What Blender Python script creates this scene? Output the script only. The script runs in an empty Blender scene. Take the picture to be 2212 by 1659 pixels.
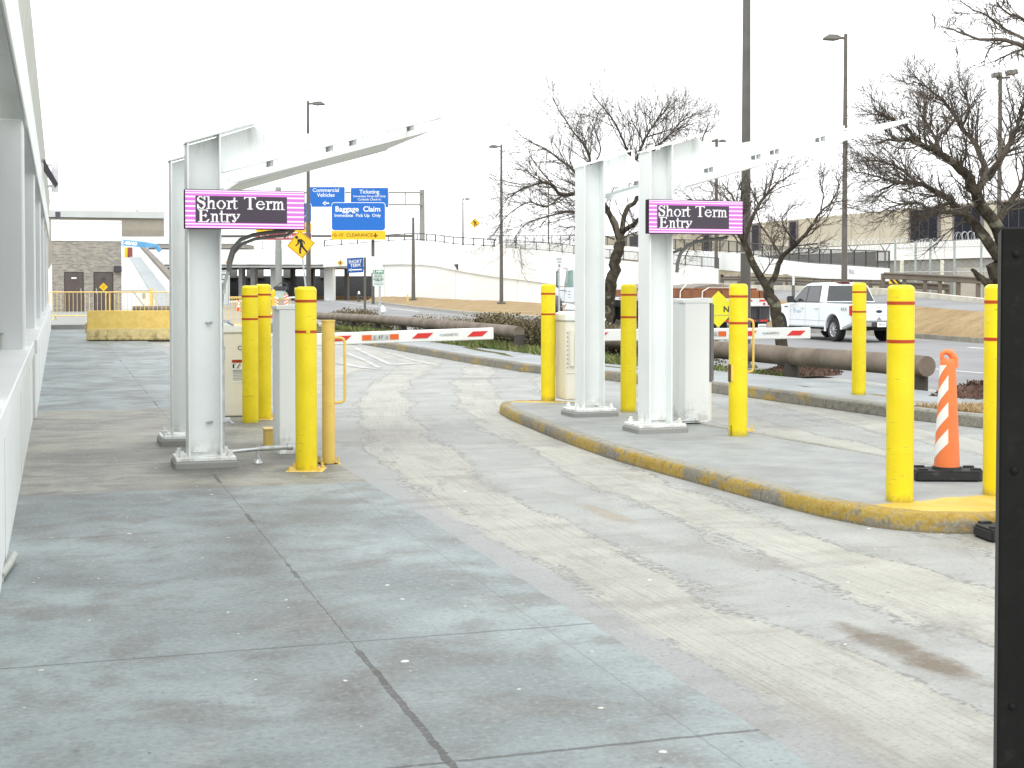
import bpy, bmesh, math, random
from mathutils import Vector, Matrix, Euler
random.seed(7)
SC = bpy.context.scene
COL = SC.collection
R = math.radians

# ------------------------------------------------------------------ camera
FPX, PITCH, CAMZ, HY = 3081.0, 1.5, 1.5, 616.0
PPY = HY + FPX * math.tan(R(PITCH))
cam_d = bpy.data.cameras.new('camera')
cam_d.sensor_width = 36.0
cam_d.lens = FPX / 2212.0 * 36.0
cam_d.shift_y = -(829.5 - PPY) / 2212.0
cam_d.clip_start, cam_d.clip_end = 0.1, 5000
cam = bpy.data.objects.new('camera', cam_d)
COL.objects.link(cam)
cam.location = (0, 0, CAMZ)
cam.rotation_euler = (R(90 - PITCH), 0, 0)
SC.camera = cam

# ------------------------------------------------------------------ sky, sun, exposure
SUN_EL, SUN_ROT = R(52), R(200)
world = bpy.data.worlds.new('World')
SC.world = world
world.use_nodes = True
wn, wl = world.node_tree.nodes, world.node_tree.links
wn.clear()
sky = wn.new('ShaderNodeTexSky')
sky.sky_type = 'NISHITA'
sky.sun_disc = False
sky.sun_elevation = SUN_EL
sky.sun_rotation = SUN_ROT
sky.air_density, sky.dust_density, sky.ozone_density = 1.0, 2.0, 1.0
hsv = wn.new('ShaderNodeHueSaturation')
hsv.inputs['Saturation'].default_value = 0.12
bg = wn.new('ShaderNodeBackground')
bg.inputs['Strength'].default_value = 0.12
wo = wn.new('ShaderNodeOutputWorld')
cloud = wn.new('ShaderNodeMix')          # an even overcast layer over the clear sky
cloud.data_type = 'RGBA'
cloud.inputs[0].default_value = 0.82
cloud.inputs[7].default_value = (9.0, 9.15, 9.25, 1)
wl.new(sky.outputs[0], hsv.inputs['Color'])
wl.new(hsv.outputs[0], cloud.inputs[6])
wl.new(cloud.outputs[2], bg.inputs[0])
wl.new(bg.outputs[0], wo.inputs[0])
sun_d = bpy.data.lights.new('sun', 'SUN')
sun_d.energy = 0.9
sun_d.angle = R(35)
sun_d.color = (1.0, 0.975, 0.94)
sun = bpy.data.objects.new('sun', sun_d)
COL.objects.link(sun)
# toward the sun: azimuth SUN_ROT clockwise from +Y
sd = Vector((math.sin(SUN_ROT) * math.cos(SUN_EL), math.cos(SUN_ROT) * math.cos(SUN_EL), math.sin(SUN_EL)))
sun.rotation_euler = sd.to_track_quat('Z', 'Y').to_euler()
vs = SC.view_settings
vs.view_transform = 'Standard'
vs.look = 'None'
vs.gamma = 1
vs.use_curve_mapping = False
vs.exposure = 0.92
SC.cycles.max_bounces = 6
SC.cycles.caustics_reflective = False
SC.cycles.caustics_refractive = False

# ------------------------------------------------------------------ placing
def ray(px, py):
    a, b = (px - 1106) / FPX, (PPY - py) / FPX
    c, s = math.cos(R(PITCH)), math.sin(R(PITCH))
    return Vector((a, c + b * s, -s + b * c))
def gp(px, py, z=0.0):
    r = ray(px, py)
    return Vector((0, 0, CAMZ)) + r * ((z - CAMZ) / r.z)
def at(px, py, Y):
    r = ray(px, py)
    return Vector((0, 0, CAMZ)) + r * (Y / r.y)
TX, TY = 0.953, 0.303
def W(t, u, z=0.0):                 # street frame: t across, u along the kerbs
    return Vector((TX * t - TY * u, TY * t + TX * u, z))
RZ = math.atan2(TY, TX)
def UT(p):
    return (p.x * TX + p.y * TY, -p.x * TY + p.y * TX)

# ------------------------------------------------------------------ node helpers
class NT:
    def __init__(s, name):
        s.m = bpy.data.materials.new(name)
        s.m.use_nodes = True
        s.n, s.l = s.m.node_tree.nodes, s.m.node_tree.links
        s.b = s.n['Principled BSDF']
        s.tc = None
    def put(s, sock, v):
        if isinstance(v, bpy.types.NodeSocket):
            s.l.new(v, sock)
        elif v is not None:
            if sock.type == 'RGBA' and not isinstance(v, (int, float)):
                v = tuple(v) + (1,) if len(v) == 3 else v
            sock.default_value = v
    def obj(s):
        if not s.tc:
            s.tc = s.n.new('ShaderNodeTexCoord')
        return s.tc.outputs['Object']
    def xyz(s, v=None):
        q = s.n.new('ShaderNodeSeparateXYZ'); s.put(q.inputs[0], v or s.obj())
        return q.outputs
    def vec(s, x, y, z=0.0):
        q = s.n.new('ShaderNodeCombineXYZ')
        s.put(q.inputs[0], x); s.put(q.inputs[1], y); s.put(q.inputs[2], z)
        return q.outputs[0]
    def mp(s, v=None, scale=(1, 1, 1), loc=(0, 0, 0)):
        q = s.n.new('ShaderNodeMapping'); s.put(q.inputs[0], v or s.obj())
        q.inputs['Scale'].default_value = scale; q.inputs['Location'].default_value = loc
        return q.outputs[0]
    def ma(s, op, a, b=0.0, c=None, clamp=False):
        q = s.n.new('ShaderNodeMath'); q.operation = op; q.use_clamp = clamp
        s.put(q.inputs[0], a); s.put(q.inputs[1], b)
        if c is not None: s.put(q.inputs[2], c)
        return q.outputs[0]
    def noise(s, v=None, scale=5, detail=4, rough=0.55, dist=0.0):
        q = s.n.new('ShaderNodeTexNoise'); s.put(q.inputs['Vector'], v or s.obj())
        q.inputs['Scale'].default_value = scale; q.inputs['Detail'].default_value = detail
        q.inputs['Roughness'].default_value = rough; q.inputs['Distortion'].default_value = dist
        return q.outputs[0]
    def voro(s, v=None, scale=5, feature='F1', out='Distance'):
        q = s.n.new('ShaderNodeTexVoronoi'); s.put(q.inputs['Vector'], v or s.obj())
        q.feature = feature
        q.inputs['Scale'].default_value = scale
        return q.outputs[out]
    def sm(s, v, lo, hi):            # smooth step lo..hi
        q = s.n.new('ShaderNodeMapRange'); q.interpolation_type = 'SMOOTHSTEP'
        s.put(q.inputs['Value'], v); q.inputs['From Min'].default_value = lo; q.inputs['From Max'].default_value = hi
        return q.outputs[0]
    def mix(s, f, a, b, mode='MIX'):
        q = s.n.new('ShaderNodeMix'); q.data_type = 'RGBA'; q.blend_type = mode
        s.put(q.inputs[0], f); s.put(q.inputs[6], a); s.put(q.inputs[7], b)
        return q.outputs[2]
    def bump(s, h, strength=0.3, dist=0.01):
        q = s.n.new('ShaderNodeBump'); q.inputs['Strength'].default_value = strength
        q.inputs['Distance'].default_value = dist; s.put(q.inputs['Height'], h)
        s.l.new(q.outputs[0], s.b.inputs['Normal'])
    def done(s, col=None, rough=0.6, metal=0.0, spec=0.5):
        s.put(s.b.inputs['Base Color'], col); s.put(s.b.inputs['Roughness'], rough)
        s.put(s.b.inputs['Metallic'], metal); s.b.inputs['Specular IOR Level'].default_value = spec
        return s.m
MATS = {}
def paint(name, col, rough=0.5, metal=0.0, var=0.12, scale=3.0, dirt=None, dirt_amt=0.0, bump=0.0, spec=0.4):
    if name in MATS: return MATS[name]
    n = NT(name)
    a = n.noise(scale=scale, detail=5, rough=0.6)
    dark = tuple(c * (1 - var) for c in col); lite = tuple(min(1, c * (1 + var)) for c in col)
    c = n.mix(n.sm(a, 0.3, 0.7), dark, lite)
    if dirt:
        k = n.noise(scale=scale * 4.3, detail=6, rough=0.7)
        c = n.mix(n.ma('MULTIPLY', n.sm(k, 0.52, 0.75), dirt_amt), c, dirt)
    if bump: n.bump(n.noise(scale=scale * 20, detail=4), bump, 0.004)
    MATS[name] = n.done(c, n.ma('ADD', n.ma('MULTIPLY', a, 0.2), rough - 0.1), metal, spec)
    return MATS[name]
def glow(name, col, strength):
    n = NT(name)
    n.put(n.b.inputs['Base Color'], (0.02, 0.02, 0.02)); n.put(n.b.inputs['Emission Color'], col)
    n.b.inputs['Emission Strength'].default_value = strength
    MATS[name] = n.m
    return n.m

# ------------------------------------------------------------------ mesh collector
class MB:
    def __init__(s): s.bm = bmesh.new()
    def face(s, vs, mi=0):
        try:
            f = s.bm.faces.new(vs); f.material_index = mi; return f
        except ValueError: return None
    def poly(s, pts, mi=0):
        return s.face([s.bm.verts.new(p) for p in pts], mi)
    def box(s, x0, x1, y0, y1, z0, z1, mi=0, M=None):
        P = [Vector(p) for p in ((x0,y0,z0),(x1,y0,z0),(x1,y1,z0),(x0,y1,z0),(x0,y0,z1),(x1,y0,z1),(x1,y1,z1),(x0,y1,z1))]
        if M: P = [M @ p for p in P]
        v = [s.bm.verts.new(p) for p in P]
        for q in ((3,2,1,0),(4,5,6,7),(0,1,5,4),(1,2,6,5),(2,3,7,6),(3,0,4,7)):
            s.face([v[i] for i in q], mi)
        return s
    def bar(s, a, b, w, h=None, mi=0):        # box along a-b
        a, b = Vector(a), Vector(b); h = h or w
        d = b - a; L = d.length
        if L < 1e-6: return s
        q = d.to_track_quat('X', 'Z')
        return s.box(0, L, -w/2, w/2, -h/2, h/2, mi, Matrix.Translation(a) @ q.to_matrix().to_4x4())
    def tube(s, pts, r, n=8, mi=0, caps=True):
        pts = [Vector(p) for p in pts]
        rs = r if isinstance(r, (list, tuple)) else [r] * len(pts)
        rings = []; X = None
        for i, p in enumerate(pts):
            t = (pts[min(i+1, len(pts)-1)] - pts[max(i-1, 0)])
            if t.length < 1e-9: t = Vector((0,0,1))
            t.normalize()
            if X is None:
                X = t.cross(Vector((0,0,1)))
                if X.length < 0.05: X = Vector((1,0,0))
                X = (X - t * X.dot(t)).normalized()
            else:
                X = X - t * X.dot(t)
                X = X.normalized() if X.length > 1e-6 else t.orthogonal().normalized()
            Y = t.cross(X)
            rings.append([s.bm.verts.new(p + (X*math.cos(2*math.pi*k/n) + Y*math.sin(2*math.pi*k/n)) * rs[i]) for k in range(n)])
        for A, B in zip(rings, rings[1:]):
            for k in range(n): s.face([A[k], A[(k+1)%n], B[(k+1)%n], B[k]], mi)
        if caps:
            s.face(rings[0][::-1], mi); s.face(rings[-1], mi)
        return s
    def lathe(s, prof, n=24, c=(0,0,0), mi=0, sx=1, sy=1, caps=True):
        c = Vector(c); rings = []
        for r, z in prof:
            rings.append([s.bm.verts.new(c + Vector((sx*r*math.cos(2*math.pi*k/n), sy*r*math.sin(2*math.pi*k/n), z))) for k in range(n)])
        for A, B in zip(rings, rings[1:]):
            for k in range(n): s.face([A[k], A[(k+1)%n], B[(k+1)%n], B[k]], mi)
        if caps: s.face(rings[0][::-1], mi); s.face(rings[-1], mi)
        return s
    def prism(s, poly, a, b, axis='y', mi=0, M=None):   # poly in the other two axes
        def P(p, k):
            q = {'y': (p[0], k, p[1]), 'x': (k, p[0], p[1]), 'z': (p[0], p[1], k)}[axis]
            q = Vector(q); return M @ q if M else q
        A = [s.bm.verts.new(P(p, a)) for p in poly]; B = [s.bm.verts.new(P(p, b)) for p in poly]
        s.face(A, mi); s.face(B[::-1], mi)
        n = len(poly)
        for i in range(n): s.face([A[i], B[i], B[(i+1)%n], A[(i+1)%n]], mi)
        return s
    def sweep(s, path, prof, closed=False, ring=True, mi=0):
        """prof: (offset to the left of travel, height); path: Vectors, heights added."""
        path = [Vector(p) for p in path]; N = len(path); rows = []
        for i, p in enumerate(path):
            if closed: a, b = path[i-1], path[(i+1) % N]
            else: a, b = path[max(i-1,0)], path[min(i+1,N-1)]
            d = Vector((b.x-a.x, b.y-a.y, 0)).normalized(); nrm = Vector((-d.y, d.x, 0))
            rows.append([s.bm.verts.new(p + nrm*o + Vector((0,0,h))) for o, h in prof])
        K = len(prof)
        for i in range(N if closed else N-1):
            A, B = rows[i], rows[(i+1) % N]
            for k in range(K if ring else K-1):
                s.face([A[k], A[(k+1)%K], B[(k+1)%K], B[k]], mi)
        if ring and not closed:
            s.face(rows[0][::-1], mi); s.face(rows[-1], mi)
        return s
    def bevel(s, w, seg=2, ang=35):
        s.bm.normal_update()
        es = [e for e in s.bm.edges if len(e.link_faces) == 2 and e.calc_face_angle(0) > R(ang)]
        bmesh.ops.bevel(s.bm, geom=es, offset=w, segments=seg, affect='EDGES', clamp_overlap=True)
        return s
    def build(s, name, mats, parent=None, smooth=False, loc=None, rot=None, recalc=True, rotz=None):
        if recalc: bmesh.ops.recalc_face_normals(s.bm, faces=s.bm.faces[:])
        me = bpy.data.meshes.new(name); s.bm.to_mesh(me); s.bm.free()
        for m in (mats if isinstance(mats, (list, tuple)) else [mats]): me.materials.append(m)
        if smooth:
            me.polygons.foreach_set('use_smooth', [True] * len(me.polygons))
            try: me.set_sharp_from_angle(angle=R(38))
            except Exception: pass
        o = bpy.data.objects.new(name, me); COL.objects.link(o)
        if parent: o.parent = parent
        if loc is not None: o.location = loc
        if rot is not None: o.rotation_euler = rot
        if rotz is not None: o.rotation_euler = (0, 0, rotz)
        return o
def tag(o, label=None, cat=None, group=None, kind=None):
    if label: o['label'] = label
    if cat: o['category'] = cat
    if group: o['group'] = group
    if kind: o['kind'] = kind
    return o
def thing(name, label, cat, loc=(0,0,0), rz=0.0, group=None):
    o = bpy.data.objects.new(name, None); COL.objects.link(o)
    o.empty_display_size = 0.2
    o.location = loc; o.rotation_euler = (0, 0, rz)
    return tag(o, label, cat, group)
def copy_tree(o, parent=None):
    c = o.copy(); COL.objects.link(c)
    if parent: c.parent = parent
    for ch in list(o.children): copy_tree(ch, c)
    return c
def text(body, size, mat, parent, x, z, y=-0.004, align='CENTER', bold=0.0, name='lettering', space=1.0, sx=1.0, rot=None):
    cu = bpy.data.curves.new('t', 'FONT'); cu.body = body; cu.size = size; cu.align_x = align; cu.align_y = 'CENTER'
    cu.offset = bold; cu.space_character = space; cu.resolution_u = 3; cu.extrude = 0.001
    cu.space_line = 0.95
    t = bpy.data.objects.new('t', cu); COL.objects.link(t)
    bpy.context.view_layer.update()
    me = bpy.data.meshes.new_from_object(t.evaluated_get(bpy.context.evaluated_depsgraph_get()))
    bpy.data.objects.remove(t); bpy.data.curves.remove(cu)
    me.materials.clear(); me.materials.append(mat)
    o = bpy.data.objects.new(name, me); COL.objects.link(o); o.parent = parent
    o.location = (x, y, z); o.rotation_euler = rot or (R(90), 0, 0); o.scale = (sx, 1, 1)
    return o
def rrect(w, h, r, n=4):
    P = []
    for cx, cz, a0 in ((w/2-r, h/2-r, 0), (-w/2+r, h/2-r, 90), (-w/2+r, -h/2+r, 180), (w/2-r, -h/2+r, 270)):
        for k in range(n+1):
            a = R(a0 + 90*k/n); P.append((cx + r*math.cos(a), cz + r*math.sin(a)))
    return P
def shapes(name, polys, mat, parent, y=-0.004, ox=0, oz=0, sc=1.0, t=0.002):
    m = MB()
    for p in polys: m.prism([(ox + x*sc, oz + z*sc) for x, z in p], y, y + t, 'y')
    return m.build(name, mat, parent)
def stroke(a, b, w):
    a, b = Vector(a), Vector(b); d = (b-a).normalized(); n = Vector((-d.y, d.x)) * w/2
    return [tuple(a+n), tuple(b+n), tuple(b-n), tuple(a-n)]
def disc(c, r, n=14): return [(c[0]+r*math.cos(2*math.pi*k/n), c[1]+r*math.sin(2*math.pi*k/n)) for k in range(n)]

# ------------------------------------------------------------------ materials
WHITE = paint('white_paint', (0.80, 0.83, 0.82), 0.42, var=0.04, dirt=(0.5, 0.53, 0.48), dirt_amt=0.18)
def steel_white():
    n = NT('white_steel_paint'); o = n.xyz()
    a = n.noise(scale=2.0, detail=5); s_ = n.noise(n.mp(scale=(7, 7, 0.9)), 2.0, 6, 0.7); b = n.noise(scale=9, detail=6, rough=0.7)
    c = n.mix(n.sm(a, 0.3, 0.7), (0.775, 0.815, 0.81), (0.82, 0.85, 0.84))
    top = n.sm(n.ma('ADD', o[2], n.ma('MULTIPLY', b, 0.35)), 2.70, 2.95)
    c = n.mix(n.ma('MULTIPLY', top, n.ma('MULTIPLY', n.sm(s_, 0.44, 0.66), 0.45)), c, (0.30, 0.33, 0.26))
    foot = n.sm(n.ma('ADD', o[2], n.ma('MULTIPLY', b, 0.25)), 0.42, 0.24)
    c = n.mix(n.ma('MULTIPLY', foot, n.ma('MULTIPLY', n.sm(b, 0.45, 0.62), 0.5)), c, (0.33, 0.29, 0.22))
    c = n.mix(n.ma('MULTIPLY', n.sm(s_, 0.58, 0.74), 0.16), c, (0.45, 0.46, 0.41))
    return n.done(c, 0.38, spec=0.4)
STEELW = steel_white()
CREAM = paint('cream_paint', (0.78, 0.76, 0.665), 0.45, var=0.04)
GREYP = paint('grey_paint', (0.30, 0.31, 0.32), 0.5)
DARK = paint('dark_grey_plastic', (0.05, 0.05, 0.055), 0.5)
BLACK = paint('black_rubber', (0.022, 0.022, 0.024), 0.7, dirt=(0.12, 0.12, 0.11), dirt_amt=0.5)
BLACKM = paint('black_metal', (0.010, 0.0095, 0.009), 0.6, var=0.35, scale=4, dirt=(0.04, 0.038, 0.035), dirt_amt=0.5, spec=0.25)
GALV = paint('galvanised_steel', (0.50, 0.53, 0.54), 0.4, 0.6, var=0.15, scale=14)
BRONZE = paint('bronze_pole_paint', (0.105, 0.098, 0.088), 0.5, var=0.15)
POLEG = paint('grey_green_pole', (0.26, 0.28, 0.25), 0.5, var=0.1)
def bollard_yellow():
    n = NT('bollard_yellow'); o = n.xyz()
    q = n.n.new('ShaderNodeObjectInfo'); rnd = q.outputs['Random']
    v = n.vec(n.ma('ADD', o[0], n.ma('MULTIPLY', rnd, 9.0)), o[1], o[2])
    a = n.noise(v, 4, 5); b = n.noise(v, 16, 6, 0.72); st = n.noise(n.mp(v, (14, 14, 1.2)), 1.5, 5, 0.65); sc = n.noise(n.mp(v, (5, 5, 30)), 2.2, 4, 0.7)
    c = n.mix(n.sm(a, 0.3, 0.7), (0.73, 0.575, 0.008), (0.80, 0.65, 0.014))
    c = n.mix(n.ma('MULTIPLY', n.sm(st, 0.56, 0.72), 0.22), c, (0.55, 0.43, 0.07))
    c = n.mix(n.ma('MULTIPLY', n.sm(b, 0.62, 0.70), 0.30), c, (0.78, 0.70, 0.30))
    c = n.mix(n.ma('MULTIPLY', n.ma('MULTIPLY', n.sm(sc, 0.61, 0.66), n.sm(a, 0.45, 0.58)), 0.55), c, (0.22, 0.17, 0.05))
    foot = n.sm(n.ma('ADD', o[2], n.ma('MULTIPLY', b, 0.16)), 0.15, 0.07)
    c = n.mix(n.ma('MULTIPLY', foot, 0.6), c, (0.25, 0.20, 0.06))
    return n.done(c, n.ma('MULTIPLY_ADD', b, 0.25, 0.28), spec=0.4)
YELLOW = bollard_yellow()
YELOLD = paint('old_yellow_paint', (0.74, 0.53, 0.135), 0.5, var=0.06, scale=6, dirt=(0.42, 0.27, 0.09), dirt_amt=0.3)
REDTAPE = paint('red_tape', (0.42, 0.055, 0.01), 0.5, var=0.1)
RED = paint('reflective_red', (0.65, 0.035, 0.03), 0.4, var=0.05)
ORANGE = paint('orange_plastic', (0.80, 0.205, 0.065), 0.45, var=0.06)
SIGNBLUE = paint('sign_blue', (0.005, 0.125, 0.48), 0.4, var=0.04)
SIGNDARKBLUE = paint('sign_dark_blue', (0.012, 0.075, 0.30), 0.4, var=0.04)
SIGNYEL = paint('sign_yellow', (0.80, 0.47, 0.008), 0.4, var=0.04)
SIGNNEON = paint('sign_neon_yellow', (0.72, 0.68, 0.03), 0.4, var=0.03)
SIGNRED = paint('sign_red', (0.33, 0.035, 0.05), 0.4)
SIGNGREEN = paint('sign_green', (0.02, 0.22, 0.11), 0.4)
SIGNWHITE = paint('sign_white', (0.80, 0.82, 0.80), 0.4, var=0.03)
INK = paint('black_ink', (0.02, 0.02, 0.02), 0.5)
GREYINK = paint('grey_ink', (0.22, 0.24, 0.24), 0.6)
RUST = paint('rusty_steel', (0.205, 0.078, 0.03), 0.75, var=0.25, scale=2, dirt=(0.33, 0.16, 0.07), dirt_amt=0.5)
TARP = paint('grey_tarp', (0.22, 0.20, 0.17), 0.8)
TYRE = paint('tyre_rubber', (0.018, 0.018, 0.018), 0.8)
RIM = paint('alloy_rim', (0.45, 0.46, 0.47), 0.35, 0.5)
CHROME = paint('chrome', (0.6, 0.61, 0.62), 0.18, 0.9, var=0.03)
CARWHITE = paint('car_white', (0.78, 0.82, 0.84), 0.16, var=0.015, spec=0.6)
GLASS = paint('tinted_glass', (0.035, 0.04, 0.042), 0.06, var=0.1, spec=0.8)
GLASSG = paint('green_glass', (0.22, 0.34, 0.30), 0.08, var=0.1, spec=0.8)
DARKIN = paint('dark_interior', (0.03, 0.03, 0.032), 0.9)
TAILRED = paint('tail_light_red', (0.45, 0.02, 0.015), 0.2)
BEIGE = paint('beige_panel', (0.47, 0.435, 0.345), 0.8, var=0.08, scale=0.6)
TAN = paint('tan_stone', (0.33, 0.305, 0.25), 0.85, var=0.07, scale=0.5)
CONCW = paint('white_painted_concrete', (0.80, 0.82, 0.80), 0.7, var=0.035, scale=0.25, dirt=(0.55, 0.56, 0.5), dirt_amt=0.12)
CONCG = paint('grey_concrete', (0.27, 0.275, 0.262), 0.8, var=0.12, scale=0.5)
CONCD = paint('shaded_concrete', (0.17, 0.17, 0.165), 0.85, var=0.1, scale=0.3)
WALLW = paint('wall_white', (0.76, 0.79, 0.78), 0.55, var=0.03, scale=0.8, dirt=(0.6, 0.62, 0.57), dirt_amt=0.12)
COLG = paint('column_grey', (0.70, 0.73, 0.73), 0.6, var=0.03, scale=0.8)
SOFFIT = paint('soffit_concrete', (0.50, 0.50, 0.45), 0.8, var=0.1, scale=1.5)
GUARD = paint('weathered_guardrail', (0.150, 0.125, 0.098), 0.6, 0.2, var=0.12, scale=1.2)
BROWNDOOR = paint('brown_door', (0.09, 0.072, 0.066), 0.5)
BEIGEBAND = paint('beige_band', (0.50, 0.43, 0.29), 0.8)
DKRAIL = paint('dark_railing', (0.045, 0.045, 0.047), 0.5)
MULCH = paint('mulch', (0.085, 0.048, 0.034), 0.95, var=0.5, scale=14, dirt=(0.2, 0.12, 0.08), dirt_amt=0.8, bump=0.8)
MESHG = paint('chainlink_wire', (0.52, 0.55, 0.56), 0.4, 0.4)

def asphalt():
    n = NT('weathered_asphalt')
    a = n.noise(scale=0.35, detail=6, rough=0.65); b = n.noise(scale=60, detail=3)
    st = n.noise(n.mp(scale=(0.9, 0.08, 1)), 1.5, 4)
    c = n.mix(n.sm(a, 0.3, 0.7), (0.175, 0.177, 0.180), (0.235, 0.237, 0.24))
    c = n.mix(n.ma('MULTIPLY', n.sm(st, 0.5, 0.7), 0.3), c, (0.16, 0.16, 0.165))
    c = n.mix(n.ma('MULTIPLY', n.sm(b, 0.5, 0.75), 0.35), c, (0.36, 0.36, 0.35))
    n.bump(b, 0.3, 0.004)
    return n.done(c, 0.85)
ASPHALT = asphalt()
ROADWHITE = paint('road_white_paint', (0.72, 0.73, 0.70), 0.7, dirt=(0.3, 0.3, 0.3), dirt_amt=0.6, scale=2)

def speck_layer(n, c, v, seed, scale, lo, size, col):
    """scattered flecks (gum, grit): only some cells of a voronoi carry one."""
    q = n.n.new('ShaderNodeTexVoronoi'); q.voronoi_dimensions = '2D'; q.inputs['Scale'].default_value = scale
    n.put(q.inputs['Vector'], n.mp(v, loc=(seed, seed*1.7, 0)))
    pick = n.ma('GREATER_THAN', n.xyz(q.outputs['Color'])[0], lo)
    cr = n.xyz(q.outputs['Color'])
    wob = n.ma('ADD', q.outputs['Distance'], n.ma('MULTIPLY', n.noise(v, scale*5.1, 3), 0.20))
    lim = n.ma('MULTIPLY', n.ma('MULTIPLY_ADD', cr[1], 1.0, 0.25), size)
    lim = n.ma('MULTIPLY', lim, n.sm(n.noise(v, 0.8, 3), 0.36, 0.6))
    near = n.ma('LESS_THAN', wob, n.ma('ADD', lim, 0.092))
    return n.mix(n.ma('MULTIPLY', pick, near), c, col)

def walkway_mat():
    n = NT('walkway_concrete'); o = n.xyz(); X, Y = o[0], o[1]
    flat = n.vec(X, Y, 0)
    big = n.noise(flat, 0.55, 5, 0.6, 0.4); mid = n.noise(flat, 2.3, 6, 0.65, 0.3); fine = n.noise(flat, 38, 4, 0.7)
    strk = n.noise(n.vec(n.ma('MULTIPLY', X, 1.1), n.ma('MULTIPLY', Y, 2.0), 0), 1.5, 7, 0.68, 0.6)
    # blue-grey coated slabs
    blue = n.mix(n.sm(big, 0.32, 0.68), (0.168, 0.200, 0.206), (0.310, 0.362, 0.370))
    blue = n.mix(n.ma('MULTIPLY', n.sm(mid, 0.43, 0.68), 0.66), blue, (0.150, 0.147, 0.130))
    blue = n.mix(n.ma('MULTIPLY', n.sm(n.noise(flat, 0.9, 5, 0.7), 0.52, 0.70), 0.5), blue, (0.135, 0.13, 0.118))
    blue = n.mix(n.ma('MULTIPLY', n.sm(n.noise(n.vec(X, Y, 5.0), 1.4, 4, 0.6), 0.60, 0.74), 0.4), blue, (0.38, 0.40, 0.385))
    blue = n.mix(n.ma('MULTIPLY', n.sm(strk, 0.54, 0.72), 0.25), blue, (0.21, 0.205, 0.18))
    # bare concrete around the posts
    bare = n.mix(n.sm(mid, 0.3, 0.7), (0.19, 0.187, 0.163), (0.335, 0.332, 0.29))
    bare = n.mix(n.ma('MULTIPLY', n.sm(strk, 0.46, 0.70), 0.75), bare, (0.105, 0.102, 0.092))
    bare = n.mix(n.ma('MULTIPLY', n.sm(big, 0.5, 0.62), 0.3), bare, (0.42, 0.40, 0.31))
    wob = n.ma('MULTIPLY', n.ma('SUBTRACT', n.noise(flat, 3, 4), 0.5), 0.25)
    yy = n.ma('ADD', Y, wob)
    m1 = n.sm(n.ma('ADD', Y, n.ma('MULTIPLY', wob, 0.25)), 10.56, 10.60); m2 = n.sm(yy, 17.55, 17.75)
    zone = n.ma('SUBTRACT', m1, m2, clamp=True)
    c = n.mix(zone, blue, bare)
    # the dirty tide line and the lighter rim in front of it
    tl = n.sm(n.ma('ABSOLUTE', n.ma('SUBTRACT', yy, 12.15)), 0.35, 0.0)
    c = n.mix(n.ma('MULTIPLY', n.ma('MULTIPLY', tl, n.sm(strk, 0.35, 0.6)), 0.55), c, (0.10, 0.095, 0.085))
    # oily traffic film beside the long joint on the near slabs
    ol = n.sm(n.ma('ABSOLUTE', n.ma('SUBTRACT', X, 1.02)), 0.42, 0.02)
    ol = n.ma('MULTIPLY', ol, n.sm(n.noise(flat, 1.1, 4), 0.42, 0.66))
    c = n.mix(n.ma('MULTIPLY', ol, 0.62), c, (0.105, 0.10, 0.093))
    # grime rings round the posts and machines
    for (t, u, rt, ru_, amt) in ((1.15, 11.75, 0.55, 0.55, 0.75), (1.1, 13.6, 0.5, 0.5, 0.6), (1.9, 11.4, 0.32, 0.35, 0.6), (1.75, 12.3, 0.5, 0.5, 0.55), (1.6, 13.3, 0.35, 0.3, 0.5), (0.4, 12.9, 0.9, 0.6, 0.4), (1.9, 15.4, 0.4, 0.5, 0.45)):
        dx = n.ma('DIVIDE', n.ma('SUBTRACT', X, t), rt); dy = n.ma('DIVIDE', n.ma('SUBTRACT', Y, u), ru_)
        d = n.ma('ADD', n.ma('ADD', n.ma('MULTIPLY', dx, dx), n.ma('MULTIPLY', dy, dy)), n.ma('MULTIPLY', n.ma('SUBTRACT', n.noise(flat, 4, 6, 0.7), 0.5), 2.4))
        c = n.mix(n.ma('MULTIPLY', n.sm(d, 1.25, 0.1), amt), c, (0.085, 0.083, 0.075))
    # transverse joints
    wj = n.ma('MULTIPLY', n.ma('SUBTRACT', n.noise(flat, 9, 3), 0.5), 0.02)
    for k, w, amt in ((4.26, 0.010, 0.75), (5.83, 0.009, 0.6), (7.35, 0.005, 0.3), (8.75, 0.005, 0.3), (12.2, 0.012, 0.5),
                      (14.4, 0.008, 0.5), (20.3, 0.02, 0.5), (26.6, 0.03, 0.7), (32.6, 0.03, 0.5), (39, 0.035, 0.5)):
        d = n.ma('ABSOLUTE', n.ma('ADD', n.ma('SUBTRACT', Y, k), wj))
        c = n.mix(n.ma('MULTIPLY', n.sm(d, w*1.6, w*0.5), amt), c, (0.055, 0.055, 0.052))
    # long joint with patchy sealant
    dj = n.ma('ABSOLUTE', n.ma('ADD', n.ma('SUBTRACT', X, 1.15), wj))
    seal = n.noise(n.vec(0, Y, 0), 0.85, 3, 0.6)
    near = n.sm(n.ma('ADD', Y, n.ma('MULTIPLY', n.noise(flat, 4, 3), 0.3)), 5.75, 5.6)
    pat = n.ma('MAXIMUM', n.sm(seal, 0.56, 0.585), near)
    wdt = n.ma('MULTIPLY_ADD', pat, n.ma('MULTIPLY_ADD', n.noise(flat, 11, 4), 0.018, 0.002), 0.003)
    c = n.mix(n.ma('MULTIPLY', n.ma('LESS_THAN', dj, wdt), 0.85), c, (0.062, 0.06, 0.058))
    dj2 = n.ma('ABSOLUTE', n.ma('ADD', n.ma('SUBTRACT', X, 2.0), wj))
    c = n.mix(n.ma('MULTIPLY', n.ma('LESS_THAN', dj2, 0.004), 0.4), c, (0.1, 0.1, 0.1))
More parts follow.
